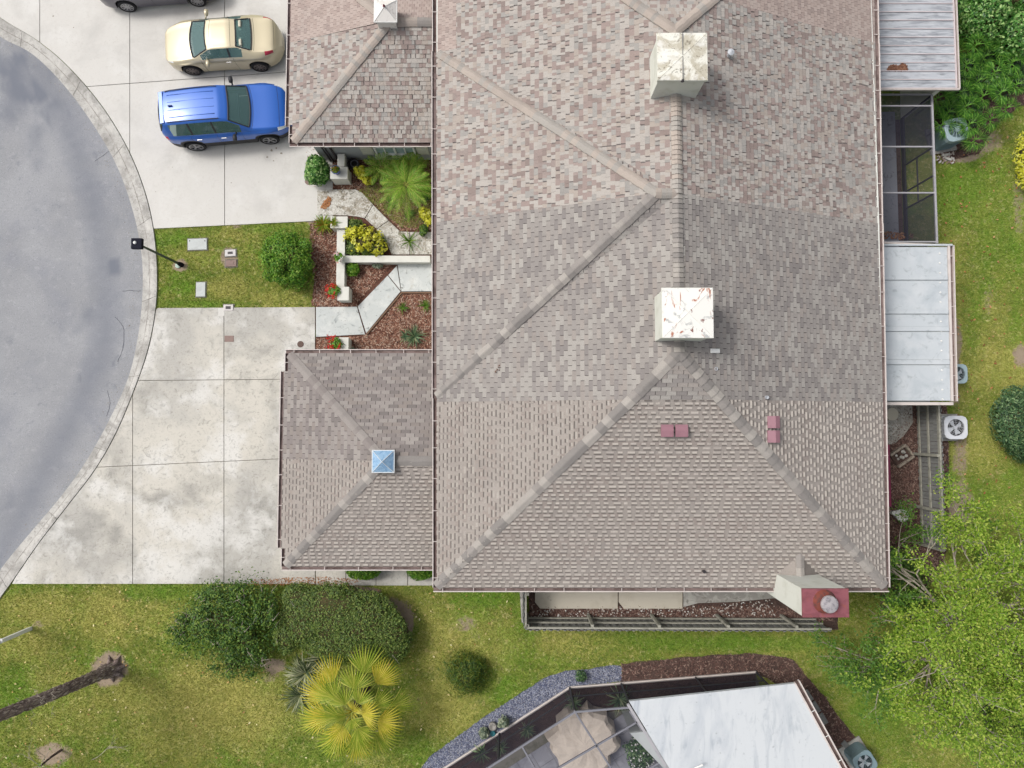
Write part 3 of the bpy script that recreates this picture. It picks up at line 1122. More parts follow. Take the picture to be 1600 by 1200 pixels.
def tabs_for(style, k, u0, u1, r):
    """yield (u, w, length, thickness, material, v shift) of the pieces of one course"""
    u = u0 + (k * .37 % .3)
    if style == 'B':
        while u < u1:
            q = r.random()
            w = r.choice((.08, .10, .10, .13, .16, .21))
            c = r.choices((0, 1, 2, 3, 4), (.36, .17, .2, .11, .16))[0]
            yield (u, w - .003, 1.12, r.choice((.012, .018, .026)), c, 0)
            u += w
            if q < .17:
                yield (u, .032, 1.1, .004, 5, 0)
                u += .034
    elif style in ('C', 'C2'):
        u = u0 + (.1525 if k % 2 else 0) + r.uniform(-.006, .006)
        while u < u1:
            yield (u, .288, 1.1, .016, r.choices((0, 1, 2, 3, 4), (.26, .26, .18, .14, .16))[0], 0)
            u += .305
    elif style == 'A':
        u = u0 + (.0825 if k % 2 else 0)
        while u < u1:
            yield (u, .157, 1.1, .014, r.choices((0, 1, 2), (.45, .35, .2))[0], 0)
            u += .165
    elif style == 'D':
        while u < u1:
            w = r.choice((.11, .14, .14, .17, .22))
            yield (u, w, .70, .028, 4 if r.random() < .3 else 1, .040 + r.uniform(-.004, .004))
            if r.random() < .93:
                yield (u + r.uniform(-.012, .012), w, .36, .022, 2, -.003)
            u += w + r.choice((.07, .10, .12, .15))


def shingle_field(r_, face, polys, style, sink, cand, tint=0):
    st = STY[style]
    e = st['e']
    mats = st['mats']
    for poly in polys:
        lp = [face.loc(*p) for p in poly]
        vmin, vmax = min(p[1] for p in lp), max(p[1] for p in lp)
        umin, umax = min(p[0] for p in lp), max(p[0] for p in lp)
        # felt under the tabs
        nb = len(sink[0])
        sink[0] += [face.w(u, v, -.006) for u, v in lp]
        sink[1].append(tuple(range(nb, nb + len(lp))))
        sink[2].append(len(mats) - 1)
        k0 = int(math.floor(vmin / e)) - 1
        for k in range(k0, int(vmax / e) + 1):
            v0 = k * e
            a0 = math.floor(umin / .305) * .305 - .305
            r = random.Random(k * 7919 + int(round(face.ref.x * 70 + face.ref.y * 30)) * 104729 + ord(style[0]) * 31)
            if style == 'D':
                # the course itself, in metre long strips
                uu = a0 - 1.0 + (k * .333 % 1.0)
                while uu < umax:
                    emit(face, lp, uu, v0, .995, e * 1.06, .007, r.choices((0, 3), (.7, .3))[0], sink, None)
                    uu += 1.0
            for (u, w, ln, th, mi, sh_) in tabs_for(style, k, a0, umax, r):
                if u + w < umin:
                    continue
                emit(face, lp, u, v0 + sh_, w, e * ln - (sh_ if ln > .5 else 0), th, mi, sink, cand if ln > .5 and (style != 'B' or w > .09) else None)


def emit(face, lp, u, v, w, ln, th, mi, sink, cand):
    rect = [(u, v), (u + w, v), (u + w, v + ln), (u, v + ln)]
    pc = clip(rect, lp)
    if len(pc) < 3:
        return
    ar = parea(pc)
    if ar < .0006:
        return
    full = abs(ar - w * ln) < 1e-6
    base = .004 if th > .006 else .0
    if full and cand is not None:
        p = face.w(u + w / 2, v + ln / 2)
        c = to_px(*p)
        if 2 < c[0] < 1598 and 2 < c[1] < 1198:
            cand.append((w * ln * abs(face.n.z) / (H - p[2]) ** 2 * rnd.uniform(.9, 1.1), face, u, v, w, ln, th, mi, len(sink[1])))
    n = len(sink[0])
    k = len(pc)
    for (a, b) in pc:
        hh = base + th * (1 - .92 * (b - v) / ln)
        sink[0].append(face.w(a, b, hh))
    for (a, b) in pc:
        sink[0].append(face.w(a, b, -.004))
    sink[1].append(tuple(range(n, n + k)))
    sink[2].append(mi)
    for i in range(k):
        j = (i + 1) % k
        a, b = pc[i], pc[j]
        if abs(a[1] - (v + ln)) < 1e-6 and abs(b[1] - (v + ln)) < 1e-6:
            continue
        sink[1].append((n + i, n + k + i, n + k + j, n + j))
        sink[2].append(mi)


_mesh_cache = {}


def finish_roof(roof, sink, cand, mats, name='shingle'):
    cand.sort(key=lambda c: -c[0])
    take = cand[:300]
    drop = set()
    for c in take:
        drop.update(range(c[8], c[8] + 4))     # top + 3 sides (upper edge has none)
    felt = {i for i, m in enumerate(sink[2]) if mats[m] in (m_deck, m_deckA)}
    fv, ff = [], []
    for i in felt:
        ff.append(tuple(range(len(fv), len(fv) + len(sink[1][i]))))
        fv += [sink[0][j] for j in sink[1][i]]
    roof.data.from_pydata(fv, [], ff)
    roof.data.materials.append(mats[-1])
    drop |= felt
    fs = [f for i, f in enumerate(sink[1]) if i not in drop]
    ms = [m for i, m in enumerate(sink[2]) if i not in drop]
    mb = MB()
    mb.v, mb.f, mb.m = sink[0], fs, ms
    o = mb.build('shingle_courses', mats, roof)
    o['kind'] = 'stuff'
    for (_, face, u, v, w, ln, th, mi, _i) in take:
        key = (name, round(w, 3), round(ln, 3), th, mats[mi].name)
        if key not in _mesh_cache:
            b = MB()
            base = .004
            t0, t1 = base + th, base + th * .08
            hw, hl = w / 2, ln / 2
            V = [(-hw, -hl, -.004), (hw, -hl, -.004), (hw, hl, -.004), (-hw, hl, -.004), (-hw, -hl, t0), (hw, -hl, t0), (hw, hl, t1), (-hw, hl, t1)]
            b.v = V
            b.f = [(4, 5, 6, 7), (0, 1, 5, 4), (1, 2, 6, 5), (3, 0, 4, 7), (2, 3, 7, 6), (0, 3, 2, 1)]
            me = bpy.data.meshes.new(name)
            me.from_pydata(b.v, [], b.f)
            me.materials.append(mats[mi])
            _mesh_cache[key] = me
        ob = bpy.data.objects.new(name, _mesh_cache[key])
        m = face.mat()
        # eave direction e may be left-handed with the slope: keep a proper rotation
        M4 = m.copy()
        M4.translation = Vector(face.w(u + w / 2, v + ln / 2, 0))
        ob.matrix_world = M4
        C.objects.link(ob)
        ob.parent = roof


def cap_line(roof, p0, p1, fl, fr, width, expo, palette, off=.03, round_=False, th=.032):
    """ridge or hip caps from p0 (low) to p1 (high); fl / fr = downward slopes of the two planes across the line"""
    a, b = Vector(p0), Vector(p1)
    d = (b - a)
    L = d.length
    d.normalize()
    side = Vector((-d.y, d.x, 0))
    side.normalize()
    up = side.cross(d) * -1
    if up.z < 0:
        up = -up
    n = max(1, int(round(L / expo)))
    ex = L / n
    key = ('cap', round(ex, 3), width, round(fl, 2), round(fr, 2), round_)
    meshes = []
    for m in palette:
        k2 = key + (m.name,)
        if k2 not in _mesh_cache:
            bm = MB()
            prof = []
            if round_:
                for t in (-1, -.55, 0, .55, 1):
                    s = fl if t < 0 else fr
                    prof.append((t * width, .028 - abs(t) ** 1.6 * (s * width + .016)))
            else:
                prof = [(-width, -fl * width), (-width * .12, -.002), (width * .12, -.002), (width, -fr * width)]
            le = ex * 1.12
            rows = []
            for (yy, tt) in ((0, off + th), (le, off)):
                rows.append([(q[0], yy, q[1] + tt) for q in prof])
            low = [(q[0], 0, q[1] + off - .012) for q in prof]
            k = len(prof)
            bm.v = rows[0] + rows[1] + low
            for i in range(k - 1):
                bm.f.append((i, i + 1, k + i + 1, k + i))
                bm.f.append((2 * k + i, 2 * k + i + 1, i + 1, i))
            # skirts
            nb = len(bm.v)
            bm.v += [(prof[0][0], le, prof[0][1] + off - .02), (prof[-1][0], le, prof[-1][1] + off - .02)]
            bm.f.append((2 * k, 0, k, nb))
            bm.f.append((k - 1, 3 * k - 1, nb + 1, 2 * k - 1))
            me = bpy.data.meshes.new('ridge_cap')
            me.from_pydata(bm.v, [], bm.f)
            me.materials.append(m)
            _mesh_cache[k2] = me
        meshes.append(_mesh_cache[k2])
    X = d.cross(up)
    X.normalize()
    for i in range(n):
        ob = bpy.data.objects.new('ridge_cap', rnd.choice(meshes))
        mt = Matrix.Identity(4)
        jz = rnd.uniform(-.02, .02)
        for r_ in range(3):
            mt[r_][0] = X[r_]
            mt[r_][1] = d[r_]
            mt[r_][2] = up[r_]
        mt.translation = a + d * (i * ex) + X * rnd.uniform(-.006, .006)
        ob.matrix_world = mt @ Matrix.Rotation(jz, 4, 'Z')
        C.objects.link(ob)
        ob.parent = roof


def gutter(house, p0, p1, outn, z, dark=False, step=.98, lip=m_trim):
    a, b = Vector((p0[0], p0[1], 0)), Vector((p1[0], p1[1], 0))
    d = b - a
    L = d.length
    d.normalize()
    o = Vector((outn[0], outn[1], 0))
    W = .125

    def P(s, q, h):
        v = a + d * s + o * q
        return (v.x, v.y, z + h)
    mb = MB()
    pr = [(-.0, -.002), (.004, -.07), (W - .03, -.075), (W - .012, -.03), (W - .004, .0), (W + .020, .0), (W + .022, -.02), (W - .02, -.115), (-.02, -.115)]
    mi = [1, 1, 1, 0, 0, 0, 0, 0]
    n = len(mb.v)
    mb.v += [P(0, q, h) for q, h in pr] + [P(L, q, h) for q, h in pr]
    k = len(pr)
    for i in range(k - 1):
        mb.f.append((n + i, n + i + 1, n + k + i + 1, n + k + i))
        mb.m.append(mi[i])
    mb.f.append(tuple(n + i for i in range(k)))
    mb.f.append(tuple(n + k + i for i in range(k)))
    mb.m += [0, 0]
    g_ = mb.build('gutter', [lip, m_gutter_dark if dark else m_gutter_in], house)
    key = ('strap',)
    if key not in _mesh_cache:
        q = MB()
        q.box((0, 0, 0), (.02, W + .05, .008))
        me = bpy.data.meshes.new('gutter_strap')
        me.from_pydata(q.v, [], q.f)
        me.materials.append(m_trim)
        _mesh_cache[key] = me
    s = .3
    while s < L:
        ob = bpy.data.objects.new('gutter_strap', _mesh_cache[key])
        ob.location = P(s, W / 2, .006)
        ob.rotation_euler = (0, 0, math.atan2(d.y, d.x))
        C.objects.link(ob)
        ob.parent = g_
        s += step * rnd.uniform(.85, 1.2)
    return g_


def wall_box(house, x0, x1, y0, y1, z1, mat=m_stucco, name='wall'):
    return MB().box(((x0 + x1) / 2, (y0 + y1) / 2, z1 / 2), (x1 - x0, y1 - y0, z1)).build(name, mat, house)


def soffit(house, polys, z):
    mb = MB()
    for p in polys:
        mb.prism(p, z - .14, z - .02)
    return mb.build('soffit', m_stucco, house)


def vent_pipe(house, u, v, z, r=.045, h=.25, mat=None, cap=False):
    x, y = T(u, v, z)
    mb = MB()
    mb.lathe((x, y, z), [(r * 2.4, -.12), (r * 2.0, -.02), (r * 1.05, .0), (r, h * .6), (r, h), (r * .75, h), (r * .75, h - .04), (0.001, h - .05)], 14)
    if cap:
        mb.lathe((x, y, z + h + .02), [(0.001, .05), (r * 1.7, .0), (r * 1.7, -.03), (0.001, -.02)], 14)
    return mb.build('vent_pipe', mat or m_vent, house, smooth=False)


m_vent = M('vent_lead', col(196, 200, 206), rough=.5)
m_vent_dark = M('vent_dark', col(70, 66, 68), rough=.6)
m_maroon = M('maroon_metal', col(160, 118, 128), [(col(140, 100, 110), 3, .5, .7, .6)], rough=.55)
m_maroon_deep = M('maroon_fabric', col(138, 52, 84), rough=.8)
m_redcap = M('red_cap', col(148, 88, 96), [(col(120, 68, 74), 3, .45, .65, .8, 1), (col(160, 90, 70), 5, .58, .70, .6, 1)], rough=.7)
m_chim = M('chimney_stucco', col(226, 227, 218), [(col(198, 198, 184), 2, .48, .7, .6), (col(120, 116, 100), 5, .68, .8, .5, 1)], rough=.9, bump=(.3, 90, .005))
m_chimtop = M('chimney_cap_weathered', col(240, 238, 226), [(col(196, 188, 168), 1.1, .47, .56, .85, 1.5), (col(128, 120, 104), 4.5, .55, .64, .8, 2), (col(246, 245, 240), 2, .52, .62, .7)], rough=.85)
m_chimtop2 = M('chimney_cap_rusty', col(245, 243, 236), [(col(160, 163, 164), 3.0, .565, .64, .7, 1.0), (col(178, 104, 70), 2.3, .60, .64, .9, 2.0, (1.7, .6, 1)), (col(120, 50, 30), 5, .63, .68, .9, 1)], rough=.8)
m_blue_cap = M('blue_cap', col(150, 184, 214), [(col(104, 146, 186), 5, .45, .62, .8, 1.5), (col(200, 222, 236), 7, .56, .7, .8, 2), (col(70, 96, 120), 12, .66, .76, .6)], rough=.4)
m_white_cap = M('white_cap', col(238, 234, 228), [(col(176, 166, 156), 6, .56, .7, .7, 1.5)], rough=.6)

hA = thing('attached_house', 'northern attached house with uniform rose brown shingles, cut by the top edge of the view', 'house')
hB = thing('attached_house', 'attached house with multicoloured rose, beige and grey shingles and a weathered white chimney', 'house')
hC = thing('attached_house', 'attached house with grey three-tab shingles and a rust stained white chimney', 'house')
hD = thing('attached_house', 'southern attached house with embossed beige shingles, maroon vents and a red capped chimney', 'house')


def _roof_empty(h):
    o = bpy.data.objects.new('roof', bpy.data.meshes.new('roof'))
    C.objects.link(o)
    o.parent = h
    return o


def hipx(y):        # plan x of the SW hip at y, etc.
    return XL + (y - YS)


rA, rB, rC, rD = (_roof_empty(h) for h in (hA, hB, hC, hD))
eL = lambda y: XLf(y)
eR = lambda y: XRf(y)
XA_w = 13.75
# ---- D
sink = [[], [], []]
cand = []
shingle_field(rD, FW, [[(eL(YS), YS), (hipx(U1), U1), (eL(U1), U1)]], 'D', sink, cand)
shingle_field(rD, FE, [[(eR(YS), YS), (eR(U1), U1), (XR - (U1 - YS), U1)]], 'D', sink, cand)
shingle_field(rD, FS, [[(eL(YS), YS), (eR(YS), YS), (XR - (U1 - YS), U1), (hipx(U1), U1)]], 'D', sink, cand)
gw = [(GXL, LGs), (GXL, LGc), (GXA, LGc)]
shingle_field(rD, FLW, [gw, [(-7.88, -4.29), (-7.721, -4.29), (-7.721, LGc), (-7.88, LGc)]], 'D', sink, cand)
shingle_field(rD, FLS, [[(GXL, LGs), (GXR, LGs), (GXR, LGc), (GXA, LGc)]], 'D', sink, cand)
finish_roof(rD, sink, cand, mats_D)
# ---- C
sink = [[], [], []]
cand = []
shingle_field(rC, FW, [[(eL(U1), U1), (hipx(U1), U1), (XC, YA), (XC, WC), (XL + .05, .85)]], 'C', sink, cand)
shingle_field(rC, FE, [[(XR - (U1 - YS), U1), (eR(U1), U1), (eR(U2), U2), (XC, U2), (XC, YA)]], 'C', sink, cand)
shingle_field(rC, FS, [[(hipx(U1), U1), (XR - (U1 - YS), U1), (XC, YA)]], 'C', sink, cand)
shingle_field(rC, FW2, [[(eL(.8), .8), (4.14, WC), (eL(WC), WC)]], 'C', sink, cand)
shingle_field(rC, FSs, [[(XL, .80), (4.72, WC), (4.14, WC)]], 'C', sink, cand)
nC = len(mats_C)
allC = mats_C + mats_C2
s2 = [[], [], []]
c2 = []
shingle_field(rC, FLW, [[(GXL, LGc), (GXL, LGn), (GXA, LGc)], [(-7.88, LGc), (-7.721, LGc), (-7.721, 1.755), (-7.88, 1.755)]], 'C2', s2, c2)
shingle_field(rC, FLN, [[(GXL, LGn), (GXR, LGn), (GXR, LGc), (GXA, LGc)]], 'C2', s2, c2)
nv, nf = len(sink[0]), len(sink[1])
sink[0].extend(s2[0])
sink[1].extend([tuple(i + nv for i in f) for f in s2[1]])
sink[2].extend([m + nC for m in s2[2]])
cand += [c[:7] + (c[7] + nC, c[8] + nf) for c in c2]
finish_roof(rC, sink, cand, allC)
# ---- B
sink = [[], [], []]
cand = []
shingle_field(rB, FW, [[(XL, 12.24), (XC, WC), (XC, YN), (XC - .95, 12.24)], [(XL + .62, 12.24), (XC - .95, 12.24), (XC - (XA_w - YN), XA_w), (XL + .62, XA_w)]], 'B', sink, cand)
shingle_field(rB, FE, [[(XC, U2), (eR(U2), U2), (eR(U3), U3), (XC + (U3 - YN), U3), (XC, YN)]], 'B', sink, cand)
shingle_field(rB, FN, [[(XC, YN), (XC + 1.9, YN + 1.9), (XC - 1.9, YN + 1.9)]], 'B', sink, cand)
shingle_field(rB, FW2, [[(eL(WC), WC), (4.14, WC), (eL(12.24), 12.24)]], 'B', sink, cand)
shingle_field(rB, FSn, [[(XL, 12.24), (4.14, WC), (4.72, WC)]], 'B', sink, cand)
shingle_field(rB, FUW, [[(GXL, UGs), (GXL, 13.46), (GXA, 13.42)], [(-7.88, 10.46), (-7.721, 10.46), (-7.721, 13.46), (-7.88, 13.46)]], 'B', sink, cand)
shingle_field(rB, FUS, [[(GXL, UGs), (GXR, UGs), (GXR, UGc), (GXA, UGc)]], 'B', sink, cand)
finish_roof(rB, sink, cand, mats_B)
# ---- A
sink = [[], [], []]
cand = []
shingle_field(rA, FW, [[(XL - .02, 12.22), (XL + .615, 12.22), (XL + .615, XA_w), (XL - .02, XA_w)], [(XL - .02, XA_w), (XC - (XA_w - YN), XA_w), (XL - .02, YNN)]], 'A', sink, cand)
shingle_field(rA, FE, [[(XC + (U3 - YN), U3), (eR(U3), U3), (eR(YNN), YNN)]], 'A', sink, cand)
shingle_field(rA, FN, [[(XC - 1.9, YN + 1.9), (XC + 1.9, YN + 1.9), (XR, YNN), (XL, YNN)]], 'A', sink, cand)
shingle_field(rA, FUW, [[(-7.88, 13.46), (GXA, 13.46), (GXL, UGn), (-7.88, UGn)]], 'A', sink, cand)
shingle_field(rA, FUN, [[(GXL, UGn), (GXR, UGn), (GXR, UGc), (GXA, UGc)]], 'A', sink, cand)
finish_roof(rA, sink, cand, mats_A)

# ---- hip and ridge caps
q2 = PM / math.sqrt(2)
H_ = lambda x, y: ZE + PM * (x - XL)
capB, capC, capD = [mats_cap[3], mats_cap[3], mats_cap[0]], mats_cap[:3], mats_cap[:3]
cap_line(rD, (XL + .05, YS + .05, ZE), (hipx(U1), U1, H_(hipx(U1), 0)), q2, q2, .165, .27, capD)
cap_line(rD, (XR - .05, YS + .05, ZE), (XR - (U1 - YS), U1, H_(hipx(U1), 0)), q2, q2, .165, .27, capD)
cap_line(rC, (hipx(U1), U1, H_(hipx(U1), 0)), (XC, YA, ZR), q2, q2, .165, .25, capC)
cap_line(rC, (XR - (U1 - YS), U1, H_(hipx(U1), 0)), (XC, YA, ZR), q2, q2, .165, .25, capC)
cap_line(rC, (XC, YA, ZR), (XC, U2, ZR), PM, PM, .15, .14, capC)
cap_line(rB, (XC, U2, ZR), (XC, YN, ZR), PM, PM, .15, .14, capB, round_=True)
wz = ZE + .015 + 2.85
cap_line(rC, (XL + .03, .83, ZE + .03), (4.14, WC, wz), .30, .37, .15, .25, capC)
cap_line(rB, (XL + .03, 12.2, ZE + .03), (4.14, WC, wz), .37, .30, .15, .20, capB, round_=True)
cap_line(rB, (4.10, WC, wz), (4.72, WC, wz), .45, .45, .15, .15, capB, round_=True)
cap_line(rB, (XC + 1.9, YN + 1.9, H_(XC - 1.9, 0)), (XC, YN, ZR), q2, q2, .16, .14, capB, round_=True)
cap_line(rB, (XC - 1.9, YN + 1.9, H_(XC - 1.9, 0)), (XC, YN, ZR), q2, q2, .16, .14, capB, round_=True)
cap_line(rA, (XR, YNN, ZE), (XC + 1.9, YN + 1.9, H_(XC - 1.9, 0)), q2, q2, .16, .2, [mats_cap[3]], round_=True)
cap_line(rA, (XL, YNN, ZE), (XC - 1.9, YN + 1.9, H_(XC - 1.9, 0)), q2, q2, .16, .2, [mats_cap[3]], round_=True)
gz = GZ + GP * (GXA - GXL)
g2 = GP / math.sqrt(2)
cap_line(rD, (GXL + .04, LGs + .04, GZ), (GXA, LGc, gz), g2, g2, .155, .25, capD)
cap_line(rC, (GXL + .04, LGn - .04, GZ), (GXA, LGc, gz), g2, g2, .15, .17, [mats_C2[0], mats_C2[0], mats_C2[1]])
cap_line(rD, (GXA, LGc, gz), (GXR, LGc, gz), GP, GP, .16, .95, [mats_cap[1], mats_cap[2]], off=.04, th=.02)
cap_line(rB, (GXL + .04, UGs + .04, GZ), (GXA, UGc, gz), g2, g2, .16, .14, capB, round_=True)
cap_line(rA, (GXL + .04, UGn - .04, GZ), (GXA, UGc, gz), g2, g2, .16, .14, [mats_cap[3]], round_=True)
cap_line(rA, (GXA, UGc, gz), (GXR, UGc, gz), GP, GP, .16, .14, [mats_cap[3], mats_cap[1]], round_=True)

# ---- gutters
gutter(hD, (eL(YS), YS), (eL(U1), U1 + .12), (-1, 0), ZE - .02, dark=True)
gutter(hC, (eL(U1) - .02, U1 + .12), (eL(U2) - .02, U2), (-1, 0), ZE - .02)
gutter(hB, (eL(U2) - .02, U2), (eL(12.3) - .02, 12.3), (-1, 0), ZE - .02)
gutter(hA, (eL(12.3) - .0, 12.3), (eL(YNN), YNN), (-1, 0), ZE - .02, dark=True)
gutter(hD, (eL(YS) - .12, YS), (eR(YS) + .1, YS), (0, -1), ZE - .02)
gutter(hD, (eR(YS), YS), (eR(U1), U1), (1, 0), ZE - .03)
gutter(hC, (eR(U1), U1), (eR(U2), U2), (1, 0), ZE - .03)
gutter(hB, (eR(U2), U2), (eR(U3), U3), (1, 0), ZE - .05)
gutter(hA, (eR(U3), U3), (eR(YNN), YNN), (1, 0), ZE - .07)
gutter(hD, (-7.88, -4.29), (-7.88, LGc), (-1, 0), GZ - .08)
gutter(hC, (-7.88, LGc), (-7.88, 1.755), (-1, 0), GZ - .08)
gutter(hD, (-7.72, LGs), (-7.72, -4.30), (-1, 0), GZ - .03, dark=True)
gutter(hC, (-7.72, 1.765), (-7.72, LGn), (-1, 0), GZ - .03, dark=True)
gutter(hC, (-7.84, LGn), (XL - .17, LGn), (0, 1), GZ - .02)
gutter(hD, (-7.84, LGs), (XL - .1, LGs), (0, -1), GZ - .02)
gutter(hB, (-7.88, 10.46), (-7.88, 13.46), (-1, 0), GZ - .08)
gutter(hA, (-7.88, 13.46), (-7.88, UGn), (-1, 0), GZ - .08)
gutter(hB, (-7.72, UGs), (-7.72, 10.45), (-1, 0), GZ - .03, dark=True)
gutter(hB, (-7.84, UGs), (XL - .17, UGs), (0, -1), GZ - .02, dark=True)

# ---- walls and soffits
for h, y0, y1 in ((hD, YS + .5, U1 - .004), (hC, U1, U2 - .004), (hB, U2, 12.4 - .004), (hA, 12.4, YNN - .5)):
    wall_box(h, -1.95, 11.4, y0, y1, ZE - .16)
soffit(hD, [[(XLf(YS), YS), (XRf(YS), YS), (XRf(U1), U1), (XLf(U1), U1)], [(-7.7, LGs + .01), (-2.6, LGs + .01), (-2.6, LGc), (-7.7, LGc)]][:1], ZE)
soffit(hC, [[(XLf(U1), U1 + .004), (XRf(U1), U1 + .004), (XRf(U2), U2), (XLf(U2), U2)]], ZE)
soffit(hB, [[(XLf(U2), U2 + .004), (XRf(U2), U2 + .004), (XRf(U3) - .1, 12.4), (XLf(12.3), 12.4)]], ZE)
soffit(hA, [[(XLf(U3), 12.404), (XRf(U3) - .1, 12.404), (XRf(YNN) - .2, YNN), (XLf(YNN), YNN)]], ZE)
for h, y0, y1 in ((hD, LGs, LGc - .004), (hC, LGc, LGn), (hB, UGs, UGc - .004), (hA, UGc, UGn)):
    a = .35 if y0 in (LGs, UGs) else 0
    b = .35 if y1 in (LGn, UGn) else 0
    wall_box(h, -7.35, -1.96, y0 + a, y1 - b, GZ - .16, m_wall_grey)
    soffit(h, [[(-7.72, y0), (-2.0, y0), (-2.0, y1), (-7.72, y1)]], GZ)


# ---- chimneys
def chimney(house, x0, x1, y0, y1, zb, zt, matcap, capname='chimney_cap', flare=.045):
    ch = MB().box(((x0 + x1) / 2, (y0 + y1) / 2, (zb + zt - .2) / 2), (x1 - x0, y1 - y0, zt - .2 - zb)).build('chimney', m_chim, house, bevel=.01)
    cp = MB()
    for (f0, z0, z1) in ((.02, zt - .2, zt - .13), (.045, zt - .13, zt - .05)):
        cp.box(((x0 + x1) / 2, (y0 + y1) / 2, (z0 + z1) / 2), (x1 - x0 + 2 * f0, y1 - y0 + 2 * f0, z1 - z0))
    cp.build('chimney_cornice', m_chim, ch, bevel=.006)
    t = MB()
    f = .035
    cx, cy = (x0 + x1) / 2, (y0 + y1) / 2
    c4 = [(x0 - f, y0 - f, zt - .045), (x1 + f, y0 - f, zt - .045), (x1 + f, y1 + f, zt - .045), (x0 - f, y1 + f, zt - .045)]
    n = 4
    for i in range(4):
        a, b = c4[i], c4[(i + 1) % 4]
        t.poly([a, b, (cx, cy, zt)])
        t.quad((a[0], a[1], a[2] - .02), (b[0], b[1], b[2] - .02), b, a)
    t.build(capname, matcap, ch)
    for p in c4:
        MB().tube([(p[0], p[1], p[2] + .002), (cx, cy, zt + .003)], .008, 4).build('cap_crease', matcap, ch)
    return ch


ch1 = chimney(hB, 4.03, 5.33, 9.40, 10.66, 6.2, 7.82, m_chimtop)
MB().box((4.68, 10.03, 7.80), (.02, 1.3, .05)).build('cap_seam', M('seam_grey', col(150, 148, 144), rough=.7), ch1)
MB().lathe((4.68, 9.37, 7.74), [(.045, -.03), (.06, 0), (.03, .04), (.001, .05)], 10).build('cap_knob', m_vent_dark, ch1)
ch2 = chimney(hC, 4.08, 5.38, 2.30, 3.58, 6.2, 7.8, m_chimtop2)
MB().box((5.50, 2.77, 7.0), (.16, .24, .5)).build('exhaust_hood', m_white, ch2, bevel=.01)
# red capped chimney
c3x0, c3x1, c3y0, c3y1, c3z = 8.33, 9.63, -5.56, -4.78, 6.1
ch3 = MB().box(((c3x0 + c3x1) / 2, (c3y0 + c3y1) / 2, c3z / 2 - .02), (c3x1 - c3x0, c3y1 - c3y0, c3z - .04)).build('chimney', m_chim, hD, bevel=.01)
MB().box(((c3x0 + c3x1) / 2, (c3y0 + c3y1) / 2, c3z), (c3x1 - c3x0 + .03, c3y1 - c3y0 + .03, .08)).build('chimney_cap', m_redcap, ch3, bevel=.008)
fx, fy = T(1294, 943, 6.35)
MB().lathe((fx, fy, c3z + .04), [(.34, 0), (.30, .05), (.2, .1), (.15, .11), (.15, .22)], 20).build('flue_collar', M('rusty_collar', col(128, 66, 54), [(col(80, 60, 60), 6, .45, .6, .8)], rough=.8), ch3, smooth=False)
MB().lathe((fx, fy, c3z + .26), [(.15, 0), (.225, .01), (.245, .04), (.245, .10), (.225, .13), (.001, .16)], 24).build('flue_hood', M('flue_galvanised', col(190, 184, 186), [(col(120, 118, 124), 7, .48, .62, .8, 1)], rough=.45, metal=.3), ch3)
# saddle behind the red chimney
sd = MB()
sx0, sx1 = 8.33, 9.63
yr = -4.78
hr = ZE + PM * (yr - YS)
sm = ((sx0 + sx1) / 2, yr, hr + .26)
st_ = ((sx0 + sx1) / 2, yr + .26 / PM, hr + .26)
sd.poly([(sx0 - .1, yr, hr - .01), sm, st_], 0)
sd.poly([sm, (sx1 + .1, yr, hr - .01), st_], 1)
sd.build('chimney_saddle', [mats_D[0], mats_D[2]], rD)
cap_line(rD, (sm[0], sm[1], sm[2]), (st_[0], st_[1] + .1, st_[2]), .35, .35, .13, .25, capD, off=.02)

# cupolas on the garages
def cupola(house, cx, cy, z0, w, h, mbody, mroof, rim):
    b = MB().box((cx, cy, z0 + h / 2 - .2), (w * .86, w * .86, h + .4)).build('cupola', mbody, house, bevel=.008)
    r_ = MB()
    r_.box((cx, cy, z0 + h + .02), (w + .05, w + .05, .05), mi=1)
    r_.box((cx, cy, z0 + h - .05), (w * .94, w * .94, .09), mi=1)
    c4 = [(cx - w / 2, cy - w / 2, z0 + h + .048), (cx + w / 2, cy - w / 2, z0 + h + .048), (cx + w / 2, cy + w / 2, z0 + h + .048), (cx - w / 2, cy + w / 2, z0 + h + .048)]
    for i in range(4):
        r_.poly([c4[i], c4[(i + 1) % 4], (cx, cy, z0 + h + .048 + w * .32)])
    r_.build('cupola_roof', [mroof, rim], b)
    rb = MB()
    for c in c4:
        rb.tube([(c[0], c[1], c[2] + .004), (cx, cy, z0 + h + .052 + w * .32)], .010, 5)
    rb.build('hip_strip', rim, b)
    return b


cupola(hC, GXA - .02, LGc, gz, .68, .12, m_white, m_blue_cap, M('pale_blue_rim', col(226, 232, 234), rough=.5))
b_ = cupola(hA, GXA - .05, UGc + .12, gz, .72, .38, m_white_cap, m_white_cap, m_white)
MB().lathe((GXA - .05, UGc + .12, gz + .38 + .05 + .23), [(.03, 0), (.045, .05), (.02, .1), (.001, .14)], 10).build('finial', m_redcap, b_)


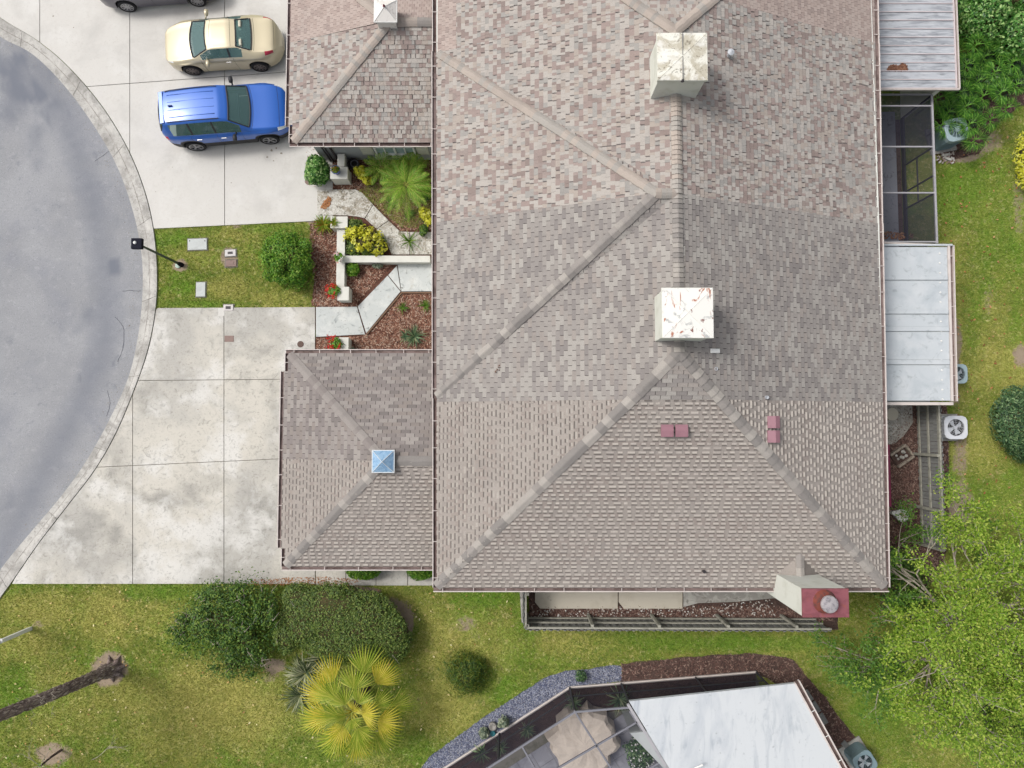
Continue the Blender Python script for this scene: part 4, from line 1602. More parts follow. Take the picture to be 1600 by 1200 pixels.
# maroon roof vents, two pairs
def box_vent(house, u, v, z, ridge_ew):
    x, y = T(u, v, z + .1)
    w = .36
    mb = MB()
    mb.box((x, y, z + .02), (w * .8, w * .8, .3))
    hw = w / 2
    zt = z + .16
    if ridge_ew:      # nearly flat hood with a faint crease
        mb.prism([(x - hw, y - hw), (x + hw, y - hw), (x + hw, y + hw), (x - hw, y + hw)], zt - .05, zt)
        mb.quad((x - hw, y - hw, zt), (x + hw, y - hw, zt), (x + hw, y, zt + .03), (x - hw, y, zt + .03))
        mb.quad((x - hw, y, zt + .03), (x + hw, y, zt + .03), (x + hw, y + hw, zt), (x - hw, y + hw, zt))
    else:
        mb.prism([(x - hw, y - hw), (x + hw, y - hw), (x + hw, y + hw), (x - hw, y + hw)], zt - .05, zt)
        mb.quad((x - hw, y - hw, zt), (x + .03, y - hw, zt + .07), (x + .03, y + hw, zt + .07), (x - hw, y + hw, zt))
        mb.quad((x + .03, y - hw, zt + .07), (x + hw, y - hw, zt), (x + hw, y + hw, zt), (x + .03, y + hw, zt + .07))
    mb.build('roof_vent', m_maroon, house)


zS = lambda v: 5.15
for u in (1042, 1064.5):
    box_vent(hD, u, 673, 4.0 + PM * (T(u, 673, 4.9)[1] - YS), True)
for v in (659.5, 682):
    x_ = T(1208, v, 5.6)[0]
    box_vent(hD, 1208, v, ZE + PM * (XR - x_), False)
vent_pipe(hB, 1137, 90, 6.1, .06, .3, cap=True)
vent_pipe(hB, 1121, 34, 5.6, .07, .12, m_vent_dark)
vent_pipe(hB, 1152, 30, 5.5, .04, .1, m_vent_dark)
vent_pipe(hB, 1233, 326, 5.2, .04, .12, m_vent_dark)
vent_pipe(hB, 1205, 325, 5.3, .025, .1, m_vent_dark)
vent_pipe(hC, 1116, 577, 6.25, .05, .2, m_vent)
vent_pipe(hC, 1196, 621, 5.7, .05, .16, m_vent)
vent_pipe(hD, 1006, 824, 4.4 + .2, .05, .14, m_vent_dark)
vent_pipe(hD, 1099, 892, 4.2, .05, .14, m_vent_dark)
vent_pipe(hD, 1052, 656, 5.35, .05, .1, m_vent_dark)
vx, vy = T(1117.5, 548, 6.5)
MB().box((vx, vy, 6.36), (.28, .13, .3)).build('flue_box', m_white, hC, bevel=.02)
lx, ly = T(779, 572, 5.9)
tag(chips('fallen_leaves', [(lx - .15, ly - .1), (lx + .12, ly - .08), (lx + .14, ly + .12), (lx - .1, ly + .1)], 16, M('roof_leaf', col(120, 90, 76), rough=.9), z=H_(lx, 0) + .03, size=(.03, .07), wid=(.015, .03)), 'few brown leaves caught on the grey shingles')

# garage window wall of B with shutters, and the service pipes
yw = UGs + .35
wx0, wx1 = T(583, 230, 2.2)[0], T(641, 230, 2.2)[0]
win = MB()
xa, xb, za, zb = -5.12, -3.62, .75, 2.05
for (x0, x1, z0, z1) in ((xa, xb, za - .06, za), (xa, xb, zb, zb + .06), (xa, xa + .06, za, zb), (xb - .06, xb, za, zb), (xa, xb, 1.38, 1.42), ((xa + xb) / 2 - .03, (xa + xb) / 2 + .03, za, zb), (xa + .36, xa + .39, za, zb), (xb - .39, xb - .36, za, zb)):
    win.box(((x0 + x1) / 2, yw - .05, (z0 + z1) / 2), (x1 - x0, .08, z1 - z0))
wf = win.build('window', m_white, hB)
MB().box(((xa + xb) / 2, yw - .02, (za + zb) / 2), (xb - xa - .06, .02, zb - za)).build('pane', M('window_pane', col(168, 190, 192), [(col(120, 150, 140), 3, .5, .65, .8)], rough=.08, spec=.7), wf)
MB().box(((xa + xb) / 2, yw - .1, za - .09), (xb - xa + .1, .16, .06)).build('window_sill', m_white, wf)
m_shut = M('shutter_cream', col(206, 206, 190), rough=.7)
for (x0, x1) in ((xa - .52, xa - .06), (xb + .06, xb + .50)):
    sh_ = MB().box(((x0 + x1) / 2, yw - .03, (za + zb) / 2), (x1 - x0, .05, zb - za + .2)).build('shutter', m_shut, hB, bevel=.01)
    sl_ = MB()
    for k in range(9):
        sl_.box(((x0 + x1) / 2, yw - .06, za + .05 + k * .145), (x1 - x0 - .1, .02, .09))
    sl_.build('shutter_louvre', m_shut, sh_)
for k, xx in enumerate((-7.02, -6.92, -6.72)):
    MB().tube([(xx, yw - .06, .05), (xx, yw - .06, 2.1)], .03 if k < 2 else .045, 8).build('service_pipe', m_vent_dark, hB)
MB().box((-6.72, yw - .1, 1.75), (.22, .16, .3)).build('electric_meter', m_vent, hB, bevel=.015)
# maroon awnings on the east wall
xw, _ = T(1391, 740, 2.3)
for h, v0, v1, zz in ((hD, 695, 792, 2.35), (hA, -30, 36, 2.9)):
    xo = T(1391.5 if h is hD else 1372.5, (v0 + v1) / 2, zz - .1)[0]
    ya, yb = T(1390, v0, zz)[1], T(1390, v1, zz)[1]
    mb = MB()
    mb.quad((11.4, ya, zz + .25), (xo, ya, zz - .1), (xo, yb, zz - .1), (11.4, yb, zz + .25))
    mb.quad((xo, ya, zz - .1), (xo, ya, zz - .3), (xo, yb, zz - .3), (xo, yb, zz - .1))
    mb.poly([(11.4, yb, zz + .25), (xo, yb, zz - .1), (xo, yb, zz - .3), (11.4, yb, zz)])
    mb.poly([(11.4, ya, zz + .25), (11.4, ya, zz), (xo, ya, zz - .3), (xo, ya, zz - .1)])
    mb.build('awning', m_maroon_deep, h)
# ------------------------------------------------------------------ cars
def paint(name, r, g, b, metal=.35, rough=.28):
    return M(name, col(r, g, b), rough=rough, metal=metal, coat=1.0, spec=.5)


m_tyre = M('tyre_rubber', (.018, .018, .02, 1), rough=.85)
m_rim = M('rim_alloy', col(190, 190, 194), rough=.3, metal=.7)
m_rim_dark = M('rim_dark', col(120, 112, 112), rough=.35, metal=.6)
m_glass = glass_mat('car_glass', (.10, .19, .185, 1), .62)
m_plastic = M('black_plastic', (.03, .03, .033, 1), rough=.6)
m_chrome = M('chrome', (.8, .8, .8, 1), rough=.12, metal=1)
m_red = M('tail_lens', (.38, .01, .04, 1), rough=.12, coat=1)
m_head = M('head_lens', (.75, .78, .8, 1), rough=.08, coat=1)
m_seam = M('panel_gap', (.03, .03, .03, 1), rough=.8)


def interp(keys, x):
    if x <= keys[0][0]:
        return keys[0][1]
    for i in range(1, len(keys)):
        if x <= keys[i][0]:
            a, b = keys[i - 1], keys[i]
            t = (x - a[0]) / (b[0] - a[0])
            if len(a) > 2 and len(b) > 2:
                return a[1] + (b[1] - a[1]) * t
            h = b[0] - a[0]
            s_ = (b[1] - a[1]) / h

            def tan(k):
                if k <= 0 or k >= len(keys) - 1:
                    return s_
                if len(keys[k]) > 2:
                    return s_
                s0 = (keys[k][1] - keys[k - 1][1]) / (keys[k][0] - keys[k - 1][0])
                s1 = (keys[k + 1][1] - keys[k][1]) / (keys[k + 1][0] - keys[k][0])
                return 0 if s0 * s1 <= 0 else 2 * s0 * s1 / (s0 + s1)
            m0, m1 = tan(i - 1), tan(i)
            return (2 * t ** 3 - 3 * t * t + 1) * a[1] + (t ** 3 - 2 * t * t + t) * h * m0 + (3 * t * t - 2 * t ** 3) * b[1] + (t ** 3 - t * t) * h * m1
    return keys[-1][1]


def car(label, group, loc, heading, L, W, spec, mp, rimm, wheel_r, wb, front_ax, beige=False):
    """x runs from nose (0) to tail (L); spec gives outlines measured along the length"""
    root = thing('parked_car', label, 'car', group, (loc[0], loc[1], .034), heading)
    hw, belt, top, rw, sill = spec['hw'], spec['belt'], spec['top'], spec['rw'], spec['sill']
    ax = (front_ax, front_ax + wb)
    Ra = wheel_r + .06
    xs = []
    x = 0
    while x < L - 1e-6:
        xs.append(x)
        x += .035
    xs.append(L)
    ws0, ws1, rg0, rg1 = spec['ws0'], spec['ws1'], spec['rg0'], spec['rg1']
    sw0, sw1, sw2, sw3 = spec['sw']
    rows = []
    for x in xs:
        w = interp(hw, x)
        zb = interp(belt, x)
        zt = interp(top, x)
        r_ = min(interp(rw, x), w)
        zs = interp(sill, x)
        for a in ax:
            d = abs(x - a)
            if d < Ra:
                zs = max(zs, wheel_r + math.sqrt(Ra * Ra - d * d) - .0)
        zs = min(zs, zb - .12)
        pts = [(w * .93, zs - .02), (w * .985, zs + .02), (w, zs + (zb - zs) * .45), (w * .99, zs + (zb - zs) * .75), (w * .965, zb - .03), (w * .92, zb)]
        cab = max(0, zt - zb)
        f = min(1, cab / .35)
        pts += [(w * .92 + (r_ - w * .92) * .08, zb + cab * .12), (w * .92 + (r_ - w * .92) * .92, zb + cab * .86), (r_ * .955, zb + cab * .945), (r_ * .85, zt - .018 * f - .012), (r_ * .62, zt - .008), (r_ * .3, zt - .002), (0, zt)]
        bow = interp([(0, 0), (ws0, -.17, 1), (ws1, -.11, 1), (rg0, .05, 1), (rg1, .10, 1), (L, 0)], x)
        bx_ = lambda y: x + bow * (1 - (y / w) ** 2)
        rows.append([(bx_(y), y, z) for y, z in pts] + [(bx_(y), -y, z) for y, z in pts[:-1]][::-1])
    K = len(rows[0])
    nh = 13
    groups = {}

    def part_of(x, j):
        jj = j if j < nh - 1 else K - 2 - j      # 0..11 mirrored
        if jj in (6,) and sw0 < x < sw3:
            for a, b in spec['pillars']:
                if a < x < b:
                    return 'pillar'
            zc = interp(top, x) - interp(belt, x)
            return 'side_window' if zc > .12 else 'body'
        if jj >= spec.get('gj', 9):
            if ws0 < x < ws1:
                return 'windshield'
            if rg0 < x < rg1:
                return 'rear_window'
        if jj in (7, 8) and (ws0 - .0 < x < ws1):
            return 'body'
        for nm, (x0, x1, j0, j1) in spec['lights'].items():
            if x0 < x < x1 and j0 <= jj <= j1:
                return nm.split('#')[0]
        if jj <= 0 or (jj == 1 and spec.get('clad')):
            return 'cladding'
        return 'body'
    for i in range(len(xs) - 1):
        xm = (xs[i] + xs[i + 1]) / 2
        for j in range(K - 1):
            p = part_of(xm, j)
            if p in ('headlight', 'taillight', 'side_window'):
                p += '|L' if j < nh - 1 else '|R'
            groups.setdefault(p, []).append((i, j))
    matof = {'body': mp, 'pillar': m_plastic, 'side_window': m_glass, 'windshield': m_glass, 'rear_window': m_glass, 'headlight': m_head, 'taillight': m_red, 'cladding': m_plastic if spec.get('clad') else mp}
    for p, cells in groups.items():
        nm = p.split('|')[0]
        idx = {}
        mb = MB()
        off = .0
        for (i, j) in cells:
            q = []
            for (a, b) in ((i, j), (i, j + 1), (i + 1, j + 1), (i + 1, j)):
                if (a, b) not in idx:
                    idx[(a, b)] = len(mb.v)
                    v = rows[a][b]
                    mb.v.append((v[0], v[1], v[2] + off))
                q.append(idx[(a, b)])
            mb.f.append(tuple(q))
            mb.m.append(0)
        if nm == 'body':
            for e in (0, len(xs) - 1):
                n = len(mb.v)
                mb.v += rows[e]
                mb.f.append(tuple(n + k for k in range(K))[::(1 if e == 0 else -1)])
                mb.m.append(0)
        o = mb.build({'cladding': 'sill_cladding'}.get(nm, nm), matof[nm], root, smooth=True)
    # seams, glass borders
    def sec_tube(x, j0, j1, name, mat, r=.006, side=None, lift=.002):
        i = min(range(len(xs)), key=lambda k: abs(xs[k] - x))
        mb = MB()
        for rng_ in ((j0, j1),) if side is None else ((j0, j1), (K - 1 - j1, K - 1 - j0)):
            mb.tube([(rows[i][j][0], rows[i][j][1], rows[i][j][2] + lift) for j in range(rng_[0], rng_[1] + 1)], r, 5)
        mb.build(name, mat, root)
    for x in spec['door']:
        sec_tube(x, 1, 5, 'door_seam', m_seam, .005, side=1)
    for x, j0 in spec['cross']:
        sec_tube(x, j0, K - 1 - j0, 'panel_seam', m_seam, .0055)
    gj = spec.get('gj', 9)
    for nm_, x in (('windshield_trim', ws0), ('windshield_trim', ws1), ('rear_window_trim', rg0), ('rear_window_trim', rg1)):
        i = min(range(len(xs)), key=lambda k: abs(xs[k] - x))
        g = MB()
        g.tube([(rows[i][j][0], rows[i][j][1], rows[i][j][2] + .002) for j in range(gj, K - gj)], .026, 5)
        g.build(nm_, m_plastic, root)
    for a, b in ((ws0, ws1), (rg0, rg1)):
        for jj in (gj, K - 1 - gj):
            g = MB()
            g.tube([(rows[i][jj][0], rows[i][jj][1], rows[i][jj][2] + .002) for i in range(len(xs)) if a <= xs[i] <= b], .022, 5)
            g.build('window_trim', m_plastic, root)
    # floor pan and seats
    xm = (ws0 + rg1) / 2
    MB().box((L / 2, 0, .42), (L * .86, W * .74, .36)).build('floor_pan', m_darkbox, root)
    sm = M('seat_leather', col(214, 210, 190) if beige else (.05, .05, .055, 1), rough=.7)
    for sx in spec['seats']:
        for sy in (-.36, .36):
            s_ = MB()
            s_.box((sx, sy, .68), (.5, .5, .16))
            s_.box((sx + .27, sy, .92), (.14, .48, .5))
            s_.box((sx + .30, sy, 1.16), (.10, .26, .16))
            s_.build('seat', sm, root, bevel=.03)
    MB().box((ws1 - .05 + .05, 0, .86), (.5, W * .7, .12)).build('dashboard', m_plastic, root)
    wx = ws1 + .28
    sw_ = MB()
    ring = [(wx + .05 * math.sin(t), .36 * (-1 if spec.get('drv', 1) < 0 else 1) + .17 * math.cos(t), .93 + .15 * math.sin(t)) for t in [2 * math.pi * k / 16 for k in range(17)]]
    sw_.tube(ring, .016, 5)
    sw_.build('steering_wheel', m_plastic, root)
    # wheels
    for a in ax:
        for s in (-1, 1):
            w_in = interp(hw, a)
            yc = s * (w_in - .10)
            wm = MB()
            pr = [(wheel_r * .66, -.10), (wheel_r * .94, -.115), (wheel_r, -.08), (wheel_r, .08), (wheel_r * .94, .115), (wheel_r * .66, .10)]
            wm.lathe((a, yc, wheel_r), [(q[0], q[1] * s) for q in pr], 28, ax='y')
            wh = wm.build('wheel', m_tyre, root)
            rm = MB()
            rm.lathe((a, yc, wheel_r), [(wheel_r * .68, .098 * s), (wheel_r * .66, .112 * s), (wheel_r * .6, .108 * s), (wheel_r * .6, .05 * s), (.001, .05 * s)], 28, ax='y', mi=1)
            rm.lathe((a, yc, wheel_r), [(wheel_r * .69, .085 * s), (wheel_r * .69, .116 * s), (wheel_r * .62, .118 * s), (wheel_r * .61, .09 * s)], 28, ax='y')
            rm.lathe((a, yc, wheel_r), [(wheel_r * .15, .05 * s), (wheel_r * .14, .105 * s), (.001, .11 * s)], 12, ax='y')
            ns = spec['spokes']
            for k in range(ns):
                t = 2 * math.pi * k / ns + .3
                dx, dz = math.cos(t), math.sin(t)
                px, pz = -dz, dx
                r0, r1 = wheel_r * .1, wheel_r * .65
                w0, w1 = wheel_r * .07, wheel_r * .11
                q = []
                for (rr, ww) in ((r0, w0), (r1, w1)):
                    for sg in (-1, 1):
                        q.append((a + dx * rr + px * ww * sg, yc + s * .102, wheel_r + dz * rr + pz * ww * sg))
                nb = len(rm.v)
                rm.v += q + [(p[0], p[1] - s * .03, p[2]) for p in q]
                for f in ((0, 1, 3, 2), (0, 2, 6, 4), (1, 5, 7, 3)):
                    rm.f.append(tuple(nb + i for i in f))
                    rm.m.append(0)
            rm.build('rim', [rimm, m_plastic], wh)
            # arch liner
            lin_ = MB()
            n0 = 0
            for k in range(19):
                t = math.pi * (k / 18.0) * 1.1 - .05 * math.pi
                lin_.v += [(a + (Ra + .0) * math.cos(t), s * (w_in - .03), wheel_r + (Ra) * math.sin(t)), (a + Ra * math.cos(t), s * (w_in - .36), wheel_r + Ra * math.sin(t))]
            for k in range(18):
                lin_.f.append((2 * k, 2 * k + 1, 2 * k + 3, 2 * k + 2))
                lin_.m.append(0)
            lin_.f.append(tuple(2 * k + 1 for k in range(19)))
            lin_.m.append(0)
            lin_.build('wheel_arch', m_darkbox, root)
    # mirrors and door handles
    for s in (-1, 1):
        mx, mz = spec['mirror']
        w = interp(hw, mx)
        mm = MB()
        mm.tube([(mx, s * (w * .9), mz), (mx + .04, s * (w + .09), mz + .03)], [.03, .035], 6)
        mm.lathe((mx + .05, s * (w + .12), mz + .05), [(.001, -.13), (.06, -.11), (.085, 0), (.075, .1), (.001, .13)], 10, ax='y')
        mm.build('mirror', m_plastic if spec.get('clad') else mp, root, smooth=True)
        for hx in spec['handles']:
            w = interp(hw, hx)
            zb = interp(belt, hx)
            MB().box((hx, s * (w + .0), zb - .12), (.19, .035, .028)).build('door_handle', m_chrome, root, bevel=.008)
    return root


# --- blue sport utility vehicle: nose east
spec_suv = dict(
    hw=[(0, .50), (.06, .68), (.18, .82), (.45, .93), (.9, .985), (1.6, .99), (3.2, .99), (4.2, .97), (4.6, .92), (4.82, .84), (4.92, .74), (4.96, .62)],
    belt=[(0, .55), (.05, .80), (.2, .90), (.6, .99), (1.2, 1.04), (1.7, 1.05), (3.0, 1.08), (4.4, 1.12), (4.75, 1.10), (4.9, .95), (4.96, .75)],
    top=[(0, .60), (.05, .84), (.2, .95), (.6, 1.06), (1.2, 1.14), (1.42, 1.17, 1), (2.12, 1.68, 1), (2.4, 1.75), (3.2, 1.78), (4.2, 1.74), (4.55, 1.70, 1), (4.84, 1.22, 1), (4.93, .98), (4.96, .78)],
    rw=[(0, .5), (.06, .6), (.2, .74), (.6, .82), (1.4, .84, 1), (2.12, .66, 1), (2.5, .665), (4.2, .64), (4.55, .62, 1), (4.84, .72, 1), (4.96, .6)],
    sill=[(0, .35), (.4, .28), (4.4, .30), (4.96, .42)],
    ws0=1.46, ws1=2.08, rg0=4.57, rg1=4.80, sw=(1.75, 0, 0, 4.40), pillars=((2.62, 2.70), (3.55, 3.63)), gj=8,
    lights={'headlight#': (.08, .42, 4, 7), 'taillight#': (4.62, 4.84, 3, 5)}, clad=1,
    door=(1.75, 2.66, 3.60), cross=((.34, 7), (1.38, 7), (4.50, 8)), seats=(2.55, 3.4), spokes=5, mirror=(1.92, 1.1), handles=(2.45, 3.35), drv=1)
_q = lambda x: x if x < 3.0 else 3.0 + (x - 3.0) * (4.70 - 3.0) / (4.96 - 3.0)
for _k in ('hw', 'belt', 'top', 'rw', 'sill'):
    spec_suv[_k] = [(_q(e[0]),) + tuple(e[1:]) for e in spec_suv[_k]]
spec_suv['rg0'], spec_suv['rg1'] = _q(4.57), _q(4.80)
spec_suv['sw'] = (1.75, 0, 0, _q(4.40))
spec_suv['pillars'] = ((2.62, 2.70), (_q(3.55), _q(3.63)))
spec_suv['lights'] = {'headlight#': (.08, .42, 4, 6), 'taillight#': (_q(4.66), _q(4.84), 3, 4)}
spec_suv['cross'] = ((.34, 7), (1.38, 7), (_q(4.50), 8))
m_blue = paint('paint_blue', 0, 98, 200, .2, .46)
cx, cy = (-12.25 - 9.44) / 2, (10.68 + 10.95) / 2
hd = math.atan2(.27, 2.81)
# nose to +x: local x runs tailwards, so the car is turned by 180 degrees
yc_off = .99 - .02
nose = (-9.44 + .94 + .06, 10.95 + .09 + yc_off - .16)
suv = car('blue sport utility vehicle with ribbed roof, nose under the garage eave', 'cars parked on the upper driveway', nose, math.pi + hd, 4.70, 1.98, spec_suv, m_blue, m_rim, .37, 2.82, .94)
rb = MB()
for y in (-.42, -.15, .15, .42):
    rb.tube([(2.42, y, 1.752), (3.0, y, 1.772), (3.7, y, 1.766), (4.12, y, 1.728)], .012, 6)
rb.build('roof_rib', m_blue, suv, smooth=True)
for s in (-1, 1):
    MB().tube([(2.3, s * .60, 1.735), (2.5, s * .61, 1.77), (4.0, s * .59, 1.755), (4.2, s * .58, 1.71)], .016, 6).build('roof_rail', m_plastic, suv)
MB().box((4.0, 0, 1.775), (.16, .05, .07)).build('antenna_fin', M('fin_blue', col(20, 40, 110), rough=.3), suv, bevel=.02)
MB().box((4.36, 0, 1.70), (.16, 1.18, .03), tilt=(0, .1)).build('spoiler', m_blue, suv, bevel=.01)

# --- gold coupe: nose west
spec_cp = dict(
    hw=[(0, .24), (.03, .42), (.10, .58), (.25, .72), (.5, .82), (.9, .88), (1.3, .875), (2.2, .87), (3.3, .895), (3.8, .87), (4.1, .78), (4.32, .63), (4.45, .44), (4.52, .22)],
    belt=[(0, .45), (.08, .60), (.3, .68), (.8, .80), (1.4, .88), (2.4, .92), (3.4, .95), (4.1, .90), (4.4, .78), (4.52, .55)],
    top=[(0, .48), (.08, .63), (.3, .73), (.8, .87), (1.3, .955, 1), (1.42, .975, 1), (1.98, 1.24, 1), (2.15, 1.28), (2.6, 1.285), (2.95, 1.24, 1), (3.48, 1.07, 1), (3.7, 1.045), (4.2, 1.0), (4.36, .93), (4.48, .75), (4.52, .58)],
    rw=[(0, .3), (.04, .42), (.12, .55), (.3, .66), (.8, .74), (1.35, .74, 1), (1.98, .56, 1), (2.5, .56), (2.95, .53, 1), (3.5, .66, 1), (4.0, .68), (4.3, .6), (4.52, .25)],
    sill=[(0, .25), (.3, .20), (4.2, .22), (4.52, .32)],
    ws0=1.34, ws1=1.93, rg0=2.93, rg1=3.42, sw=(1.62, 0, 0, 3.12), pillars=((2.62, 2.68),), gj=8,
    lights={'headlight#': (.16, .42, 5, 6), 'taillight#': (3.96, 4.27, 5, 7)},
    door=(1.55, 2.78), cross=((1.28, 7), (2.10, 8), (2.78, 8), (3.52, 8), (4.30, 7)), seats=(2.15, 2.85), spokes=8, mirror=(1.78, .95), handles=(2.55,), drv=1)
m_gold = paint('paint_gold', 214, 201, 168, .3, .42)
ny = 13.67 + .10 + .905
coupe = car('champagne gold coupe with rounded nose and red tail lights, parked nose out', 'cars parked on the upper driveway', (-12.47 - .98 + .13, ny - .33), R(3.4), 4.52, 1.82, spec_cp, m_gold, m_rim_dark, .33, 2.60, .95, beige=True)

# --- dark grey car at the top edge, tail west
spec_dk = dict(spec_cp)
spec_dk.update(hw=[(0, .45), (.1, .68), (.3, .82), (.7, .90), (1.2, .92), (3.6, .92), (4.2, .88), (4.5, .78), (4.65, .6)],
               belt=[(0, .6), (.1, .75), (.5, .85), (1.2, .93), (3.4, 1.0), (4.4, .98), (4.65, .8)],
               top=[(0, .65), (.1, .8), (.5, .92), (1.2, 1.02, 1), (2.0, 1.42, 1), (2.4, 1.47), (3.2, 1.44, 1), (3.95, 1.12, 1), (4.45, 1.08), (4.6, .95), (4.65, .82)],
               rw=[(0, .4), (.2, .7), (.9, .76), (1.2, .76, 1), (2.0, .58, 1), (3.2, .56, 1), (3.95, .70, 1), (4.65, .55)],
               sill=[(0, .28), (.3, .22), (4.3, .24), (4.65, .36)], ws0=1.25, ws1=1.96, rg0=3.24, rg1=3.9, sw=(1.6, 0, 0, 3.6), pillars=((2.5, 2.58),),
               lights={'headlight#': (.12, .45, 4, 6), 'taillight#': (4.36, 4.6, 3, 6)}, door=(1.6, 2.54, 3.4), cross=((1.2, 7), (4.0, 7)), spokes=9, mirror=(1.8, 1.0), handles=(2.3, 3.2))
m_dk = paint('paint_dark_grey', 78, 76, 92, .4, .3)
car('dark grey car cut by the top edge, only its side and two wheels in view', 'cars parked on the upper driveway', (-12.39 + .93 + .1, 16.39 + .09 + .92 - .12), math.pi + R(4.5), 4.65, 1.84, spec_dk, m_dk, m_rim, .33, 2.72, .93)

# ------------------------------------------------------------------ street lamp, white post, utility covers
bx, by = T(284, 414)
lp = thing('street_lamp', 'black street lamp with square lantern leaning over the kerb beside the small lawn', 'lamp', None, (bx, by, 0))
MB().lathe((0, 0, 0), [(.09, 0), (.085, .15), (.06, .3), (.055, .35)], 14).build('lamp_base', m_black, lp)
MB().tube([(0, 0, .3), (0, 0, 2.95)], [.05, .04], 12).build('pole', M('pole_green_black', (.03, .045, .04, 1), rough=.4, spec=.5), lp)
l_ = MB().box((0, 0, 3.12), (.36, .36, .14)).build('lantern', m_black, lp, bevel=.01)
MB().lathe((0, 0, 2.90), [(.04, 0), (.07, .06), (.10, .15)], 12).build('lamp_neck', m_black, lp)
MB().lathe((-.04, .02, 3.19), [(.055, 0), (.055, .03), (.04, .05), (.001, .06)], 14).build('photocell', m_white, l_)
tag(MB().lathe((bx - .14, by - .03, .01), [(.10, -.02), (.10, .03), (.05, .05), (.001, .05)], 12).build('drain_lid', M('cap_pale_green', col(186, 206, 192), rough=.6)), 'pale green round utility cap at the foot of the street lamp', 'drain lid')
px_, py_ = T(48, 982)
wp = thing('signpost', 'white post with a short cross arm at the left edge of the lawn', 'post', None, (px_, py_, 0))
MB().box((0, 0, 1.1), (.13, .13, 2.2), R(8)).build('post', m_white, wp, bevel=.006)
MB().box((-.28, .02, 1.55), (.85, .12, .14), R(4)).build('arm', m_white, wp, bevel=.006)
MB().box((0, 0, 2.22), (.12, .12, .04), R(8)).build('post_cap', m_white, wp, bevel=.006)


def cover(u, v, w, h, label, mat, inner_mat=None, rz=0.0, name='utility_cover', z=.03, iw=.45, ih=.35):
    x, y = T(u, v)
    o = MB().box((0, 0, z / 2 - .02), (w, h, z + .04), rz).build(name, mat, None, bevel=.015)
    o.location = (x, y, 0)
    tag(o, label, 'utility cover')
    fr = MB()
    fr.box((0, 0, .004), (w + .07, h + .07, .012), rz)
    fr.build('surround', m_joint, o)
    if inner_mat:
        MB().box((0, 0, z + .003), (w * iw, h * ih, .012), rz).build('lid', inner_mat, o)
    for s in (-1, 1):
        if w > .5:
            MB().box((s * w * .4, h * .3, z + .002), (.03, .05, .006), rz).build('lifting_slot', m_vent_dark, o)
    return o


m_cover = M('cover_pale', col(204, 208, 206), [(col(180, 182, 180), 4, .5, .7, .6)], rough=.8)
m_cover_br = M('cover_brown', col(150, 128, 120), [(col(120, 98, 92), 6, .5, .7, .6)], rough=.8)
cover(309, 382, .74, .44, 'large pale grey rectangular utility lid in the small lawn', m_cover, None, R(2), z=.05)
cover(314.3, 452.5, .36, .56, 'small upright pale utility lid in the lawn near the lower driveway', m_cover, None, 0, z=.05)
cover(360.5, 395.5, .42, .26, 'white framed water meter lid beside the brown one', M('cover_white', col(216, 212, 210), rough=.8), m_vent_dark, R(3), z=.05)
cover(361.5, 411.5, .42, .26, 'brown water meter lid beside the white framed one', m_cover_br, m_cover_br, R(2), z=.04)
cover(357.5, 481, .38, .24, 'white framed meter lid at the edge of the lower driveway', M('cover_white_b', col(220, 214, 210), rough=.8), m_vent_dark, 0, z=.06, iw=.5, ih=.45)
cover(358.7, 529.5, .36, .24, 'brown grate set in the lower driveway joint', m_cover_br, None, 0, z=.045)
cx_, cy_ = T(470, 538)
tag(MB().lathe((cx_, cy_, .03), [(.125, -.03), (.125, .012), (.105, .016), (.001, .014)], 24).build('utility_cover', M('cleanout_brown', col(112, 92, 84), [(col(84, 66, 60), 30, .45, .6, .7)], rough=.8)), 'round rusty brown cleanout cover in the lower driveway corner', 'utility cover')
cx_, cy_ = T(482, 284)
tag(MB().lathe((cx_, cy_, .02), [(.13, -.02), (.13, .03), (.001, .03)], 24).build('utility_cover', m_cover_br), 'round brown lid half under the shrub by the upper driveway', 'utility cover')
x_, y_ = T(348, 485)
tag(MB().prism([T(341.5, 481.5), T(351.6, 481.5), T(351.6, 494), T(341.5, 494)], 0, .042).build('slab_patch', m_concrete), 'pale square concrete patch beside the driveway meter lid', 'concrete patch')

# ------------------------------------------------------------------ garden walls, pillars, pots, hose
m_gwall = M('garden_wall_white', col(228, 227, 218), [(col(206, 204, 194), 2, .5, .7, .6), (col(150, 146, 132), 5, .66, .78, .5)], rough=.9, bump=(.25, 80, .005))


def wall_px(u0, v0, u1, v1, h, label, name='garden_wall', cap=.0, cat='wall', mat=None):
    a, b = T(u0, v0, h), T(u1, v1, h)
    x0, x1 = sorted((a[0], b[0]))
    y0, y1 = sorted((a[1], b[1]))
    root = thing(name, label, cat, None, ((x0 + x1) / 2, (y0 + y1) / 2, 0))
    MB().box((0, 0, h / 2 - .03), (x1 - x0 - .03, y1 - y0 - .03, h - .06)).build('shaft' if 'pillar' in name else 'wall_body', mat or m_gwall, root)
    MB().box((0, 0, h - .035), (x1 - x0, y1 - y0, .07)).build('coping', mat or m_gwall, root, bevel=.012)
    return root


